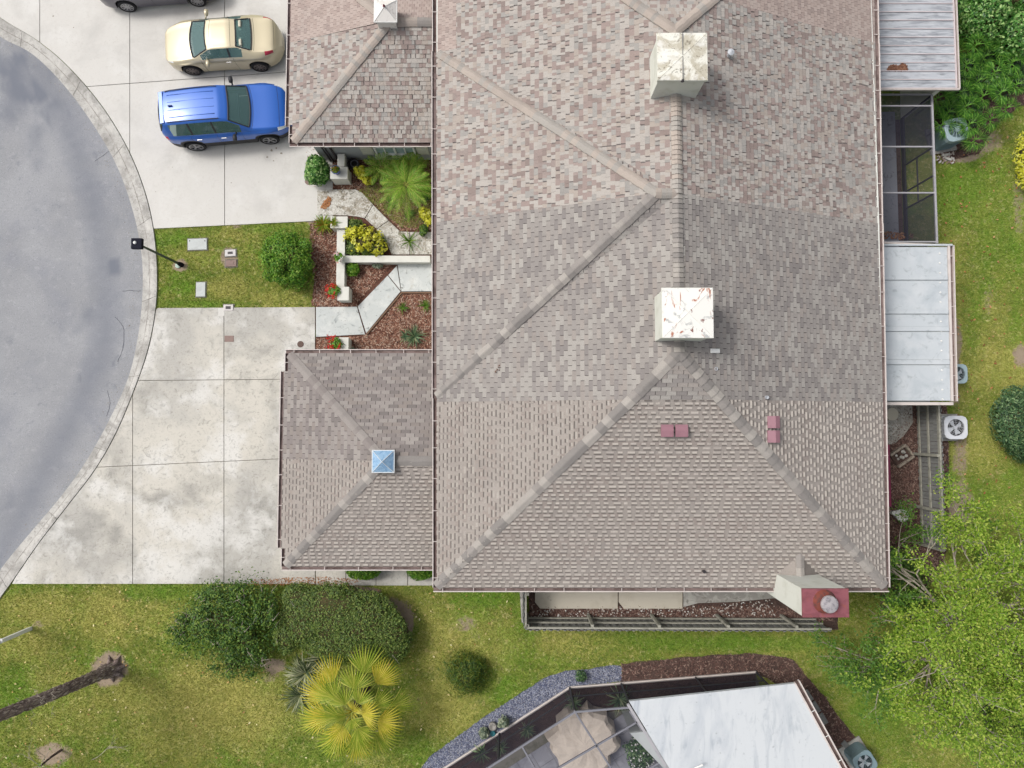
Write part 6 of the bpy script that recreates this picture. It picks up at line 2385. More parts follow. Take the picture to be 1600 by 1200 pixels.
# ------------------------------------------------------------------ trees
def grow(segs, tips, p, d, r, L, depth, spread, upb, flat):
    n = 3
    pts = [p]
    q = Vector(p)
    dd = Vector(d)
    for i in range(n):
        dd = (dd + Vector((rnd.uniform(-.22, .22), rnd.uniform(-.22, .22), rnd.uniform(-.12, .2) * upb))).normalized()
        q = q + dd * (L / n)
        pts.append(tuple(q))
    segs.append((pts, r, r * .6, depth))
    if depth == 0:
        tips.append((pts, r))
        return
    nb = 3 if depth > 1 else rnd.choice((2, 3, 4))
    for i in range(nb):
        t = rnd.uniform(.45, 1.0) if i else 1.0
        b = Vector(pts[min(n, max(1, int(round(t * n))))])
        a = rnd.uniform(0, 6.28)
        ax = dd.cross(Vector((math.cos(a), math.sin(a), rnd.uniform(-.3, .3)))).normalized()
        nd = (dd + ax * spread * rnd.uniform(.6, 1.2))
        nd.z *= flat
        nd.z += .06
        nd.normalize()
        grow(segs, tips, tuple(b), nd, r * .60, L * rnd.uniform(.62, .82), depth - 1, spread, upb, flat)


def tree(name, label, x, y, trunk_h, r0, limbs, Lr, depth, mat_l, nleaf_tip, leaf, mat_b, spread=.8, low_mat=None):
    root = thing(name, label, 'tree', None, (x, y, 0))
    tk = MB()
    tk.tube([(0, 0, -.1), (.05, .03, trunk_h * .5), (.02, -.04, trunk_h)], [r0 * 1.3, r0, r0 * .9], 12)
    tk.build('trunk', mat_b, root)
    tipsA = []
    for (az, el, Lm) in limbs:
        segs, tips = [], []
        d = (math.cos(az) * math.cos(el), math.sin(az) * math.cos(el), math.sin(el))
        grow(segs, tips, (.02, -.04, trunk_h - .1), d, r0 * .38, Lm, depth, spread, 1.0, .75)
        mb = MB()
        for pts, ra, rb, dp in segs:
            n = len(pts)
            mb.tube(pts, [ra + (rb - ra) * i / (n - 1) for i in range(n)], 7 if dp > 1 else 4, cap=False)
        mb.build('limb', mat_b, root, smooth=True)
        tipsA += tips
    cs, ds = [], []
    for pts, r in tipsA:
        k = nleaf_tip
        A, B = np.array(pts[1]), np.array(pts[-1])
        if rnd.random() < .12:
            continue
        t = rng.uniform(0, 1.15, (k, 1))
        c = A + (B - A) * t + rng.normal(size=(k, 3)) * .13
        cs.append(c)
        ds.append(rng.normal(size=(k, 3)) * np.array([1, 1, .45]))
    cs, ds = np.concatenate(cs), np.concatenate(ds)
    L = rng.uniform(leaf * .6, leaf * 1.3, len(cs))
    zm = np.median(cs[:, 2])
    up = np.tile(np.array([0, 0, 1.6]), (len(cs), 1))
    hi = cs[:, 2] > zm - .5
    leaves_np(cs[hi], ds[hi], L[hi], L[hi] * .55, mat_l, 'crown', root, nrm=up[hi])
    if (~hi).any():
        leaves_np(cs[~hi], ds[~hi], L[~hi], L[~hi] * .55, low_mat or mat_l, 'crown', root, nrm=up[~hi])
    print(label[:30], 'leaves', len(cs), 'tips', len(tipsA))
    return root


tx, ty = T(1500, 975, 1.5)
limbs = [(R(a), R(e), L_) for a, e, L_ in ((100, 30, 1.7), (140, 22, 1.75), (170, 34, 1.55), (205, 18, 1.8), (238, 32, 1.6), (268, 22, 1.8), (300, 34, 1.7), (330, 22, 1.8), (5, 30, 1.8), (45, 20, 1.8), (75, 40, 1.6), (185, 60, 1.2), (20, 70, 1.3), (290, 65, 1.2), (155, 12, 2.0), (120, 18, 1.9), (185, 14, 2.1), (220, 14, 2.1), (200, 30, 2.0))]
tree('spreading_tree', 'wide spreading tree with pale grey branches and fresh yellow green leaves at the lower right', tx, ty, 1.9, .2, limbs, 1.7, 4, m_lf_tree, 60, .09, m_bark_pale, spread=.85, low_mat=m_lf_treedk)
shrub('green_shrub', 'dark green shrub between the house corner and the spreading tree', [E(1412, 915, 34, 40, .6, .5), E(1430, 950, 40, 30, .6, .5), E(1400, 880, 20, 24, .5, .4)], 5000, .12, m_lf_loose, lump=.3, shell=(.5, 1.12), rand=1.2, cores=.6)

m_bark_rough = M('bark_rough', col(152, 134, 128), [(col(100, 84, 82), 7, .47, .56, .85, 1.5, (1, 1, .35)), (col(190, 176, 166), 12, .54, .62, .8, 1, (1, 1, .4))], rough=1, bump=(1.0, 26, .05), coord='obj')
# leaning trunk at the lower left, its crown outside the picture
bx, by = T(178, 1044)
tr = thing('leaning_tree', 'rough barked tree trunk leaning out of the left edge from a bare soil ring', 'tree', None, (bx, by, 0))
tips_px = [(178, 1044, 0), (150, 1056, .9), (118, 1070, 1.9), (80, 1086, 3.0), (40, 1102, 4.0), (0, 1118, 5.0), (-60, 1140, 6.2)]
pts = []
for u, v, z in tips_px:
    a = T(u, v, z)
    pts.append((a[0] - bx, a[1] - by, z))
cv = catmull(pts, 6)
rad = [.29 - .09 * min(1, i / 6) - .05 * i / len(cv) for i in range(len(cv))]
tk = MB()
tk.tube([(0.02, -.0, -.1)] + cv, [.33] + rad, 22)
for i in range(len(tk.v)):
    a_ = i % 22
    v = tk.v[i]
    k = 1 + .05 * math.sin(a_ * 2.9) * math.sin(i * .13)
    c = ([(0.02, 0, -.1)] + cv)[min(i // 22, len(cv))]
    tk.v[i] = tuple(c[j] + (v[j] - c[j]) * k for j in range(3))
tk.build('trunk', m_bark_rough, tr, smooth=True)
for k in range(7):
    a_ = k * .9 + .2
    q = MB()
    q.tube([(.12 * math.cos(a_), .12 * math.sin(a_), .28), (.3 * math.cos(a_), .3 * math.sin(a_), .08), (.52 * math.cos(a_), .52 * math.sin(a_), -.03)], [.11, .08, .02], 8)
    q.build('root', m_bark_rough, tr, smooth=True)
pl_ = MB()
for k in range(900):
    t = rnd.random() * (len(cv) - 2)
    i = int(t)
    c = Vector(cv[i]) + (Vector(cv[i + 1]) - Vector(cv[i])) * (t - i)
    d = (Vector(cv[i + 1]) - Vector(cv[i])).normalized()
    a = d.cross(Vector((0, 0, 1))).normalized()
    b = d.cross(a)
    th = rnd.uniform(0, 6.28)
    rr_ = rad[i] * 1.0
    o_ = a * math.cos(th) + b * math.sin(th)
    w_ = a * -math.sin(th) + b * math.cos(th)
    p = c + o_ * rr_
    l, w = rnd.uniform(.06, .14), rnd.uniform(.016, .034)
    nb = len(pl_.v)
    pl_.v += [tuple(p - d * l), tuple(p - w_ * w), tuple(p + d * l), tuple(p + w_ * w), tuple(p + o_ * .028)]
    pl_.f += [(nb, nb + 1, nb + 4), (nb + 1, nb + 2, nb + 4), (nb + 2, nb + 3, nb + 4), (nb + 3, nb, nb + 4)]
    pl_.m += [0] * 4
ob_ = pl_.build('bark_plates', M('bark_plate', col(150, 132, 126), rough=1, island=[col(110, 94, 90), col(156, 138, 130), col(206, 190, 180)], island_amt=1), tr)
ob_['kind'] = 'stuff'
vin = MB()
for k in range(9):
    a_ = [(pts[4][0] + rnd.uniform(-.7, .9), pts[4][1] + rnd.uniform(-.35, .4), pts[4][2] + .15 + rnd.uniform(-.2, .2))]
    for j in range(7):
        q = a_[-1]
        a_.append((q[0] + rnd.uniform(-.16, .16), q[1] + rnd.uniform(-.13, .13), q[2] + rnd.uniform(-.05, .05)))
    vin.tube(a_, .006, 4, cap=False)
vin.build('bare_vine', m_bark_pale, tr)
top = cv[-1]
cr = []
for k in range(5):
    cr.append((top[0] - 2.4 + rnd.uniform(-.8, .6), top[1] - .6 + rnd.uniform(-1.2, 1.2), top[2] + 1.4 + rnd.uniform(-.4, .5), 1.2, 1.2, .9))
cm = MB()
for e in cr:
    cm.tube([top, ((top[0] + e[0]) / 2, (top[1] + e[1]) / 2, top[2] + .8), e[:3]], [.12, .08, .03], 6)
cm.build('limb', m_bark, tr)
P, Nn = blob_points(cr, 5000, (.4, 1.1))
leaves_np(P, np.cross(Nn, rng.normal(size=P.shape)), rng.uniform(.08, .16, len(P)), rng.uniform(.03, .06, len(P)), m_lf_loose, 'crown', tr, nrm=Nn)

# bare sapling at the bottom left
bx, by = T(96, 1172)
sp = thing('bare_sapling', 'small bare sapling with grey twigs in a soil ring at the bottom left corner', 'tree', None, (bx, by, 0))
mb = MB()
mb.tube([(0, 0, -.05), (-.06, -.02, .5), (-.1, -.1, 1.0)], [.05, .04, .03], 8)
mb.build('trunk', m_bark, sp)
segs, tips = [], []
for az in range(0, 360, 60):
    grow(segs, tips, (-.1, -.1, .95), (math.cos(R(az)) * .8, math.sin(R(az)) * .8, .45), .014, .5, 2, .9, 1, .8)
mb = MB()
for p_, ra, rb_, dp in segs:
    mb.tube(p_, [ra, (ra + rb_) / 2, (ra + rb_) / 2, rb_], 4, cap=False)
mb.build('twigs', m_bark_pale, sp)
cs = np.array([p_[-1] for p_, r in tips[:40:3]])
cs = np.repeat(cs, 6, 0) + rng.normal(size=(len(cs) * 6, 3)) * .05
leaves_np(cs, rng.normal(size=cs.shape), .07, .04, m_lf_bright, 'leaves', sp, nrm=np.tile(np.array([0, 0, 2.]), (len(cs), 1)))
# dead branch in the lawn
mb = MB()
segs, tips = [], []
x_, y_ = T(145, 1186)
grow(segs, tips, (x_, y_, .06), (.7, .5, .02), .012, .7, 2, .9, .2, .1)
for p_, ra, rb_, dp in segs:
    mb.tube([(a, b, max(.03, c)) for a, b, c in p_], [ra, ra * .9, ra * .8, rb_], 4)
tag(mb.build('fallen_branch', m_bark_pale), 'thin pale fallen branch lying in the bottom left lawn', 'branch')

# ------------------------------------------------------------------ east side: patio roofs, lanai, condensers, fence
m_ribmetal = M('patio_panel_weathered', col(188, 192, 198), [(col(146, 150, 156), 1.2, .46, .60, .8, .6, (1, 6, 1)), (col(112, 115, 120), 1.4, .57, .66, .75, 1, (.6, 5, 1)), (col(212, 214, 218), 2, .5, .66, .6, 0, (1, 5, 1))], rough=.6)
m_panmetal = M('patio_panel_white', col(204, 210, 214), [(col(184, 192, 198), .9, .48, .62, .7, .5), (col(150, 156, 160), 3.5, .57, .68, .5, 1), (col(218, 222, 224), 1.6, .5, .68, .6)], rough=.5)
m_rib = M('panel_rib', col(220, 208, 208), rough=.5)
m_alu = M('aluminium_frame', col(176, 174, 178), [(col(140, 138, 144), 4, .5, .68, .6)], rough=.5)
m_alu_dark = M('bronze_frame', (.03, .03, .035, 1), rough=.5)
m_alu_grey = M('grey_frame', col(132, 132, 140), rough=.5)
m_screen = screen_mat('insect_screen', (.035, .035, .05, 1), .52)
m_screen_roof = screen_mat('insect_screen_roof', (.05, .05, .07, 1), .22)
m_screen_lanai = screen_mat('insect_screen_lanai', (.04, .04, .055, 1), .42)
m_screen_light = screen_mat('insect_screen_fine', (.06, .06, .07, 1), .22)

m_litter_dark = M('litter_dark', col(120, 84, 66), rough=.9, island=[col(84, 56, 46), col(120, 80, 62), col(160, 120, 96)], island_amt=1)
pr = thing('patio_roof', 'weathered ribbed metal patio roof with a small heap of dry leaves, top right', 'patio roof')
z = 2.6
x0 = 11.45
x1, ys_ = T(1499, 138, z)
yn_ = T(1499, -40, z)[1]
pitch_ = T(1400, 50, z)[1] - T(1400, 63.2, z)[1]
y = ys_
k = 0
while y < yn_:
    y2 = min(y + pitch_, yn_)
    mb = MB()
    dz = .0
    mb.prism([(x0, y + .012), (x1 - .12, y + .012), (x1 - .12, y2 - .004), (x0, y2 - .004)], z - .05, z)
    mb.build('roof_panel', m_ribmetal, pr)
    MB().box(((x0 + x1 - .12) / 2, y, z + .012), (x1 - .12 - x0, .022, .05)).build('panel_rib', m_rib, pr)
    y = y2
MB().box((x1 - .11, (ys_ + yn_) / 2, z + .01), (.035, yn_ - ys_, .07)).build('edge_trim', m_rib, pr)
MB().box((x1 - .0, (ys_ + yn_) / 2, z - .0), (.03, yn_ - ys_ + .04, .08)).build('edge_trim', m_trim, pr)
MB().box((x1 - .06, (ys_ + yn_) / 2, z - .04), (.09, yn_ - ys_, .02)).build('gutter', m_gutter_in, pr)
MB().box(((x0 + x1) / 2, ys_ - .03, z - .03), (x1 - x0 + .02, .05, .10)).build('fascia', m_trim, pr)
for xx, yy_ in ((x1 - .5, ys_ + .25), (x1 - .5, yn_ - 1)):
    MB().box((xx, yy_, (z - .06) / 2), (.12, .12, z - .06)).build('post', m_white, pr)
MB().box((x1 - .5, ys_ + .9, 1.1), (.16, 1.6, 2.2)).build('wall', m_stucco, pr)
lx, ly = T(1401, 106, z)
chips('fallen_leaves', [(lx - .34, ly - .11), (lx + .34, ly - .11), (lx + .36, ly + .06), (lx + .2, ly + .16), (lx + .05, ly + .03), (lx - .15, ly + .1), (lx - .3, ly + .02)], 900, m_litter_dark, z=z + .01, size=(.04, .12), wid=(.015, .04), label='small heap of brown dry leaves on the ribbed patio roof')
# lanai with screens between the two patio roofs
la_ = thing('screen_enclosure', 'narrow screened lanai between the ribbed and the white patio roofs', 'screen enclosure')
z = 1.95
xe = T(1459, 250, z)[0]
yt, yb = T(1459, 150, z)[1], T(1459, 379, z)[1]
MB().prism([(11.4, yb - .1), (xe - .25, yb - .1), (xe - .25, yt + .3), (11.4, yt + .3)], -.05, .05).build('floor_slab', m_patio_dark, la_)
MB().prism([(xe - .25, yb), (xe - .06, yb), (xe - .06, yt), (xe - .25, yt)], -.05, .03).build('planting_strip', m_mulch_dark, la_)
ysp = [T(1459, v, z)[1] for v in (148, 229.5, 301.5, 378)]
fr = MB()
for yv in ysp:
    MB().box(((11.45 + xe) / 2, yv, z), (xe - 11.45, .05, .06)).build('roof_beam', m_alu, la_)
MB().box((xe, (yt + yb) / 2, z), (.07, yt - yb + .08, .07)).build('roof_beam', m_alu, la_)
MB().box(((11.45 + xe) / 2, ysp[0] - .42, z + .002), (xe - 11.45, .05, .05)).build('roof_beam', m_alu, la_)
for yv in (ysp[0] - .03, ysp[1], ysp[2] + .65, ysp[2], ysp[3]):
    MB().box((xe, yv, z / 2), (.05, .05, z - .07)).build('post', m_alu_dark, la_)
MB().box((xe, (yt + yb) / 2, .10), (.06, yt - yb, .2)).build('kick_plate', m_alu_dark, la_)
MB().box((xe, (ysp[1] + ysp[2]) / 2, .95), (.04, ysp[1] - ysp[2], .04)).build('mid_rail', m_alu_dark, la_)
for i in range(3):
    a, b = ysp[i + 1] + .03, ysp[i] - .03
    m_ = m_screen_light if i == 1 else m_screen_lanai
    MB().poly([(11.45, a, z + .01), (xe - .03, a, z + .01), (xe - .03, b, z + .01), (11.45, b, z + .01)]) .build('roof_screen', m_, la_)
    q = MB()
    q.quad((xe, a, .2), (xe, b, .2), (xe, b, z - .04), (xe, a, z - .04))
    q.build('wall_screen', m_screen_light if i == 1 else m_screen, la_)
chips('fallen_leaves', [T(1376, 362), T(1425, 366), T(1425, 374), T(1376, 374)], 160, m_leaflitter, z=.06, size=(.05, .1), wid=(.02, .05), label='dry leaves lying in the south end of the lanai')

# white pan roof
wr = thing('patio_roof', 'white pan patio roof with four raised seams beside the grey shingles', 'patio roof')
z = 2.5
A, B_, C_, D_ = T(1376, 384, z), T(1487, 384, z), T(1493, 627, z), T(1376, 627, z)
xe_ = lambda v: T(1481, 383, z)[0] + (T(1486.5, 627, z)[0] - T(1481, 383, z)[0]) * (v - 383) / 244 - .03
vs = [386, 434, 487, 514, 566, 626]
for i in range(5):
    a0, a1 = vs[i] + (4 if i else 0), vs[i + 1] - (4 if i < 4 else 0)
    pl = [(11.45, T(1400, a0, z)[1]), (xe_(a0), T(1478, a0, z)[1]), (xe_(a1), T(1484, a1, z)[1]), (11.45, T(1400, a1, z)[1])]
    MB().prism(pl, z - .06, z).build('roof_panel', m_panmetal, wr)
    if i:
        pl = [(11.45, T(1400, vs[i] - 3.6, z)[1]), (xe_(vs[i]), T(1482, vs[i] - 3.6, z)[1]), (xe_(vs[i]), T(1482, vs[i] + 3.6, z)[1]), (11.45, T(1400, vs[i] + 3.6, z)[1])]
        MB().prism(pl, z - .04, z + .05, inset=.03).build('raised_seam', m_panmetal, wr)
for k in range(16):
    v = 396 + k * 15.2
    a = T(1468 + (v - 390) * .02, v, z)
    MB().lathe((a[0], a[1], z), [(.035, 0), (.03, .018), (.001, .024)], 8).build('screw_cap', m_white, wr)
a, b = T(1481, 383, z), T(1486.5, 627, z)
q = MB()
for (w0, w1, zz0, zz1, mi) in ((-.02, .06, z - .08, z + .03, 0), (.06, .19, z - .10, z - .07, 1), (.19, .225, z - .10, z + .01, 0)):
    q.prism([(a[0] + w0, a[1]), (a[0] + w1, a[1]), (b[0] + w1, b[1]), (b[0] + w0, b[1])], zz0, zz1, mi=mi)
q.build('gutter', [m_trim, m_gutter_in], wr)
for v in (400, 440, 479, 521, 555, 587, 618):
    t = (v - 383) / 244
    c = (a[0] + (b[0] - a[0]) * t + .13, T(1485, v, z)[1], z + .0)
    MB().box(c, (.16, .02, .012)).build('gutter_strap', m_trim, wr)
MB().box(((11.45 + B_[0]) / 2, A[1] + .02, z + .01), (B_[0] - 11.45, .06, .09)).build('fascia', m_panmetal, wr)
MB().box(((11.45 + D_[0]) / 2 + 1.55, D_[1] - .08, z - .10), (3.2, .10, .12)).build('beam', m_trim, wr)
MB().box(((11.45 + 14.5) / 2, D_[1] - .02, 1.2), (3.0, .1, 2.3)).build('end_wall', m_wall_grey, wr)
for yy_ in (A[1] - .1, (A[1] + D_[1]) / 2, D_[1] + .2):
    MB().box((14.5, yy_, 1.2), (.1, .1, 2.4)).build('post', m_white, wr)
MB().box((14.5, (A[1] + D_[1]) / 2, .5), (.1, A[1] - D_[1] - .3, 1.0)).build('knee_wall', m_wall_grey, wr)
q = MB()
a2, b2 = T(1376, 377, 2.3), T(1462, 383, 2.3)
q.tube([(11.5, a2[1], 2.3), (b2[0], b2[1], 2.3)], .045, 6)
q.build('edge_beam', m_trim, wr)

# east patio floor pieces
ef = structure('patio')
MB().prism([T(1376, 630), T(1424, 630), T(1426, 660), T(1412, 680), T(1396, 694), T(1376, 694)], -.05, .03).build('slab', m_patio, ef)
x_, y_ = T(1393, 647)
tag(MB().lathe((x_, y_, .03), [(.24, -.02), (.24, .02), (.001, .025)], 20).build('stepping_stone', m_patio_cream), 'round pale stepping stone on the small east patio', 'stepping stone')
# broken planter frame
x_, y_ = T(1406, 712)
pf = thing('stone_planter', 'weathered timber planter frame with stones beside the maroon awning', 'planter', None, (x_, y_, 0), R(34))
m_oldwood = M('old_wood', col(172, 160, 146), [(col(110, 98, 86), 8, .48, .62, .8, 1)], rough=1)
for (cx, cy, sx_, sy_) in ((0, .26, .72, .08), (0, -.26, .72, .08), (.34, 0, .08, .44)):
    MB().box((cx, cy, .1), (sx_, sy_, .2)).build('frame_board', m_oldwood, pf, bevel=.01)
MB().box((-.02, 0, .04), (.64, .44, .08)).build('soil', m_mulch_dark, pf)
for k in range(7):
    cx, cy, r_ = rnd.uniform(-.2, .22), rnd.uniform(-.14, .14), rnd.uniform(.04, .09)
    MB().lathe((cx, cy, .08), [(r_ * .8, 0), (r_, r_ * .4), (r_ * .6, r_ * .9), (.001, r_)], 7).build('stone', m_patio, pf)


def condenser(u, v, h, w, label, body, topm, rz=0.0, slats=True, fan='blade'):
    x, y = T(u, v, h)
    r = thing('air_conditioner', label, 'air conditioner', None, (x, y, 0), rz)
    hw = w / 2
    c = .22 * w
    oct_ = [(-hw + c, -hw), (hw - c, -hw), (hw - c * .3, -hw + c * .3), (hw, -hw + c), (hw, hw - c), (hw - c * .3, hw - c * .3), (hw - c, hw), (-hw + c, hw), (-hw + c * .3, hw - c * .3), (-hw, hw - c), (-hw, -hw + c), (-hw + c * .3, -hw + c * .3)]
    MB().prism([(a * .97, b * .97) for a, b in oct_], .06, h - .19).build('cabinet', body, r)
    if slats:
        for k in range(int((h - .2) / .07)):
            zz = .12 + k * .07
            MB().prism([(a * .995, b * .995) for a, b in oct_], zz, zz + .03).build('louvre', body, r)
    tp = MB()
    n = len(oct_)
    N2 = 24
    ring = []
    for k in range(N2):
        t = 2 * math.pi * k / N2
        cc, ss = math.cos(t), math.sin(t)
        m = max(abs(cc), abs(ss))
        f = hw / m
        f = min(f, hw * 1.22)
        ring.append((cc * f, ss * f))
    ri = hw * .74
    b = len(tp.v)
    for k in range(N2):
        t = 2 * math.pi * k / N2
        tp.v += [(ring[k][0], ring[k][1], h - .20), (ring[k][0], ring[k][1], h - .01), (ring[k][0] * .96, ring[k][1] * .96, h), (ri * math.cos(t), ri * math.sin(t), h), (ri * math.cos(t), ri * math.sin(t), h - .20)]
    for k in range(N2):
        k2 = (k + 1) % N2
        for i in range(4):
            tp.f.append((b + k * 5 + i, b + k2 * 5 + i, b + k2 * 5 + i + 1, b + k * 5 + i + 1))
            tp.m.append(0)
    tp.build('top_panel', topm, r)
    MB().lathe((0, 0, h - .16), [(ri, 0), (ri, .1), (ri - .01, .1), (ri - .01, .0), (.001, 0)], 24).build('fan_well', m_vent_dark if fan == 'blade' else m_alu_dark, r)
    if fan == 'blade':
        for k in range(4):
            a = k * math.pi / 2 + .4
            bl = MB()
            p = []
            for rr, aa, zz in ((.06, -.35, .01), (ri * .86, -.30, .0), (ri * .9, .42, .045), (.06, .6, .03)):
                p.append((rr * math.cos(a + aa), rr * math.sin(a + aa), h - .11 + zz))
            bl.poly(p)
            bl.poly([(q[0], q[1], q[2] - .006) for q in p][::-1])
            bl.build('fan_blade', m_vent, r)
        MB().lathe((0, 0, h - .12), [(.07, 0), (.07, .07), (.001, .08)], 12).build('fan_hub', m_vent, r)
    g_ = MB()
    if fan == 'blade':
        for rr in (.2, .4, .6, .8, .97):
            g_.tube([(ri * rr * math.cos(t * .3927), ri * rr * math.sin(t * .3927), h - .004) for t in range(17)], .004, 4, cap=False)
        for k in range(6):
            a = k * math.pi / 6
            g_.tube([(-ri * math.cos(a), -ri * math.sin(a), h - .003), (ri * math.cos(a), ri * math.sin(a), h - .003)], .004, 4)
    else:
        for k in range(12):
            a = k * math.pi / 6
            g_.tube([(.05 * math.cos(a), .05 * math.sin(a), h + .02), (ri * math.cos(a + .25), ri * math.sin(a + .25), h - .01)], .010, 4)
        g_.lathe((0, 0, h), [(.1, 0), (.1, .03), (.001, .04)], 14)
    g_.build('fan_guard', topm, r)
    MB().box((0, 0, .03), (w + .16, w + .16, .06)).build('concrete_pad', m_patio, r)
    return r


m_ac_green = M('ac_greygreen', col(128, 150, 156), [(col(100, 122, 128), 2, .5, .7, .5)], rough=.5)
m_ac_top = M('ac_top_green', col(168, 188, 194), rough=.5)
m_ac_white = M('ac_white', col(226, 228, 234), [(col(200, 204, 210), 3, .5, .7, .5)], rough=.5)
condenser(1495, 202, 1.0, .86, 'tall grey green air conditioner with a round top grille beside the lady palms', m_ac_green, m_ac_top, R(12), fan='spokes')
condenser(1494, 668, .75, .86, 'white square air conditioner standing right outside the board fence', m_ac_white, m_ac_white)
condenser(1497, 584, .75, .72, 'grey air conditioner half hidden under the gutter of the white patio roof', m_alu, m_ac_top)
condenser(1352, 1192, .75, .75, 'green grey air conditioner at the bottom edge by the white roof gutter', m_ac_green, m_ac_green, R(32))
x_, y_ = T(1474, 246)
chips('rubble', [T(1462, 238), T(1490, 238), T(1490, 256), T(1464, 254)], 60, m_whitepebble, z=.03, size=(.06, .16), wid=(.04, .06), label='pale rubble and stones beside the tall air conditioner')
for i, (u, v) in enumerate(((1476, 243), (1479, 249))):
    a = T(u, v)
    tag(MB().box((a[0], a[1], .05), (.3, .1, .1), R(8 - 30 * i)).build('concrete_block', m_patio, bevel=.01), ('upper' if i == 0 else 'lower') + ' of two pale concrete blocks below the tall air conditioner', 'concrete block')


# board fences
m_fence = M('fence_wood_grey', col(166, 164, 152), [(col(132, 130, 120), 3, .48, .66, .8, 1), (col(186, 184, 172), 6, .55, .7, .6)], rough=.95)
m_fence_dk = M('fence_board_grey', col(142, 142, 140), [(col(112, 112, 112), 4, .48, .66, .8, 1, (1, 1, .3)), (col(160, 160, 156), 9, .55, .7, .6)], rough=.95)
_bd = {}


def board_fence(label, P0, P1, h, inward, posts, bw=.125, gap=.006, skip=0):
    """boards on the outer face, rails and posts on the inner one"""
    a, b = Vector((P0[0], P0[1], 0)), Vector((P1[0], P1[1], 0))
    d = (b - a)
    L = d.length
    d.normalize()
    inn = Vector((inward[0], inward[1], 0))
    rz = math.atan2(d.y, d.x)
    root = thing('board_fence', label, 'fence', None, tuple(a))
    key = (h, bw)
    if key not in _bd:
        mb = MB()
        hh = h
        w = bw / 2
        o = [(-w, .02), (w, .02), (w, hh - .04), (w - .03, hh), (-w + .03, hh), (-w, hh - .04)]
        n = len(o)
        mb.v = [(x, -.011, z) for x, z in o] + [(x, .011, z) for x, z in o]
        mb.f = [tuple(range(n)), tuple(range(n, 2 * n))[::-1]] + [(i, n + i, n + (i + 1) % n, (i + 1) % n) for i in range(n)]
        me = bpy.data.meshes.new('fence_board')
        me.from_pydata(mb.v, [], mb.f)
        me.materials.append(m_fence_dk)
        _bd[key] = me
    n = int(L / (bw + gap))
    for i in range(n):
        ob = bpy.data.objects.new('fence_board', _bd[key])
        s = (i + .5) * (L / n)
        side = .05 if i % 2 else .02        # boards alternate a little: the wavy top line
        p = d * s - inn * side
        ob.location = (p.x, p.y, rnd.uniform(-.012, .012))
        ob.rotation_euler = (0, rnd.uniform(-.006, .006), rz)
        C.objects.link(ob)
        ob.parent = root
    for zz, th in ((h - .10, .05), (h * .52, .05), (.22, .05)):
        c = d * (L / 2) + inn * .03
        MB().box((c.x, c.y, zz), (L, .05, .09), rz).build('rail', m_fence, root)
    c = d * (L / 2) + inn * .035
    MB().box((c.x, c.y, h - .03), (L, .06, .04), rz).build('rail', m_fence, root)
    for s in posts:
        p = d * s + inn * .105
        MB().box((p.x, p.y, (h - .02) / 2), (.10, .10, h - .02), rz).build('post', m_fence, root, bevel=.008)
    return root


hF = 1.5
f0, f1, f2 = T(1469, 632, hF), T(1475, 700, hF), T(1477, 862, hF)
q0 = T(1476, 745, hF)
LL = math.dist(f0, f2)
board_fence('grey board fence east of the house, rails on its inner side', f2, f0, hF, (-1, 0), (LL - math.dist(f0, T(1474, 712, hF)), LL - math.dist(f0, T(1475, 799, hF)), .05))
g0, g1 = T(821, 983, hF), T(1300, 985, hF)
ps = [math.dist(g0, T(u, 983, hF)) for u in (823, 926, 1031, 1139, 1246)]
board_fence('grey board fence along the south patio, with slanting posts in view', g0, g1, hF, (0, 1), ps, bw=.115, gap=.006)
board_fence('short return of the south fence beside the house gutter', T(820, 983, hF), T(820, 905, hF), hF, (1, 0), (.1, 1.2), bw=.12)
sp_ = structure('patio')
for a, b, v1 in ((836, 965, 950.5), (966.5, 1066, 950.5)):
    MB().prism([T(a, 905), T(b, 905), T(b, v1), T(a + 8, v1), T(a, v1 - 10)], -.05, .05, inset=.006).build('slab', m_patio_cream, sp_)
MB().prism([T(1067.5, 905), T(1212, 905), T(1212, 934), T(1150, 940), T(1090, 942), T(1067.5, 948)], -.05, .045, inset=.006).build('slab', m_patio, sp_)
MB().prism([T(812, 922), T(820, 922), T(821, 972), T(815, 972)], -.05, .06).build('slab', m_patio, sp_)

# ------------------------------------------------------------------ pool enclosure at the bottom
pe_ = thing('pool_enclosure', 'dark screened pool enclosure with grey paving at the bottom edge', 'screen enclosure')
z = 2.2
m_pave = M('pool_paving', col(150, 150, 158), [(col(126, 126, 136), 1.2, .48, .66, .8, .8), (col(176, 176, 184), 3, .52, .68, .6)], rough=.85)
base = [T(690, 1202), T(890, 1073), T(970, 1066.5), T(1180, 1049)]
MB().prism([(base[0][0] - 3, base[0][1] - 2)] + [(x, y - .03) for x, y in base] + [T(1320, 1500), T(560, 1500)], -.06, .03).build('floor_slab', m_joint, pe_)
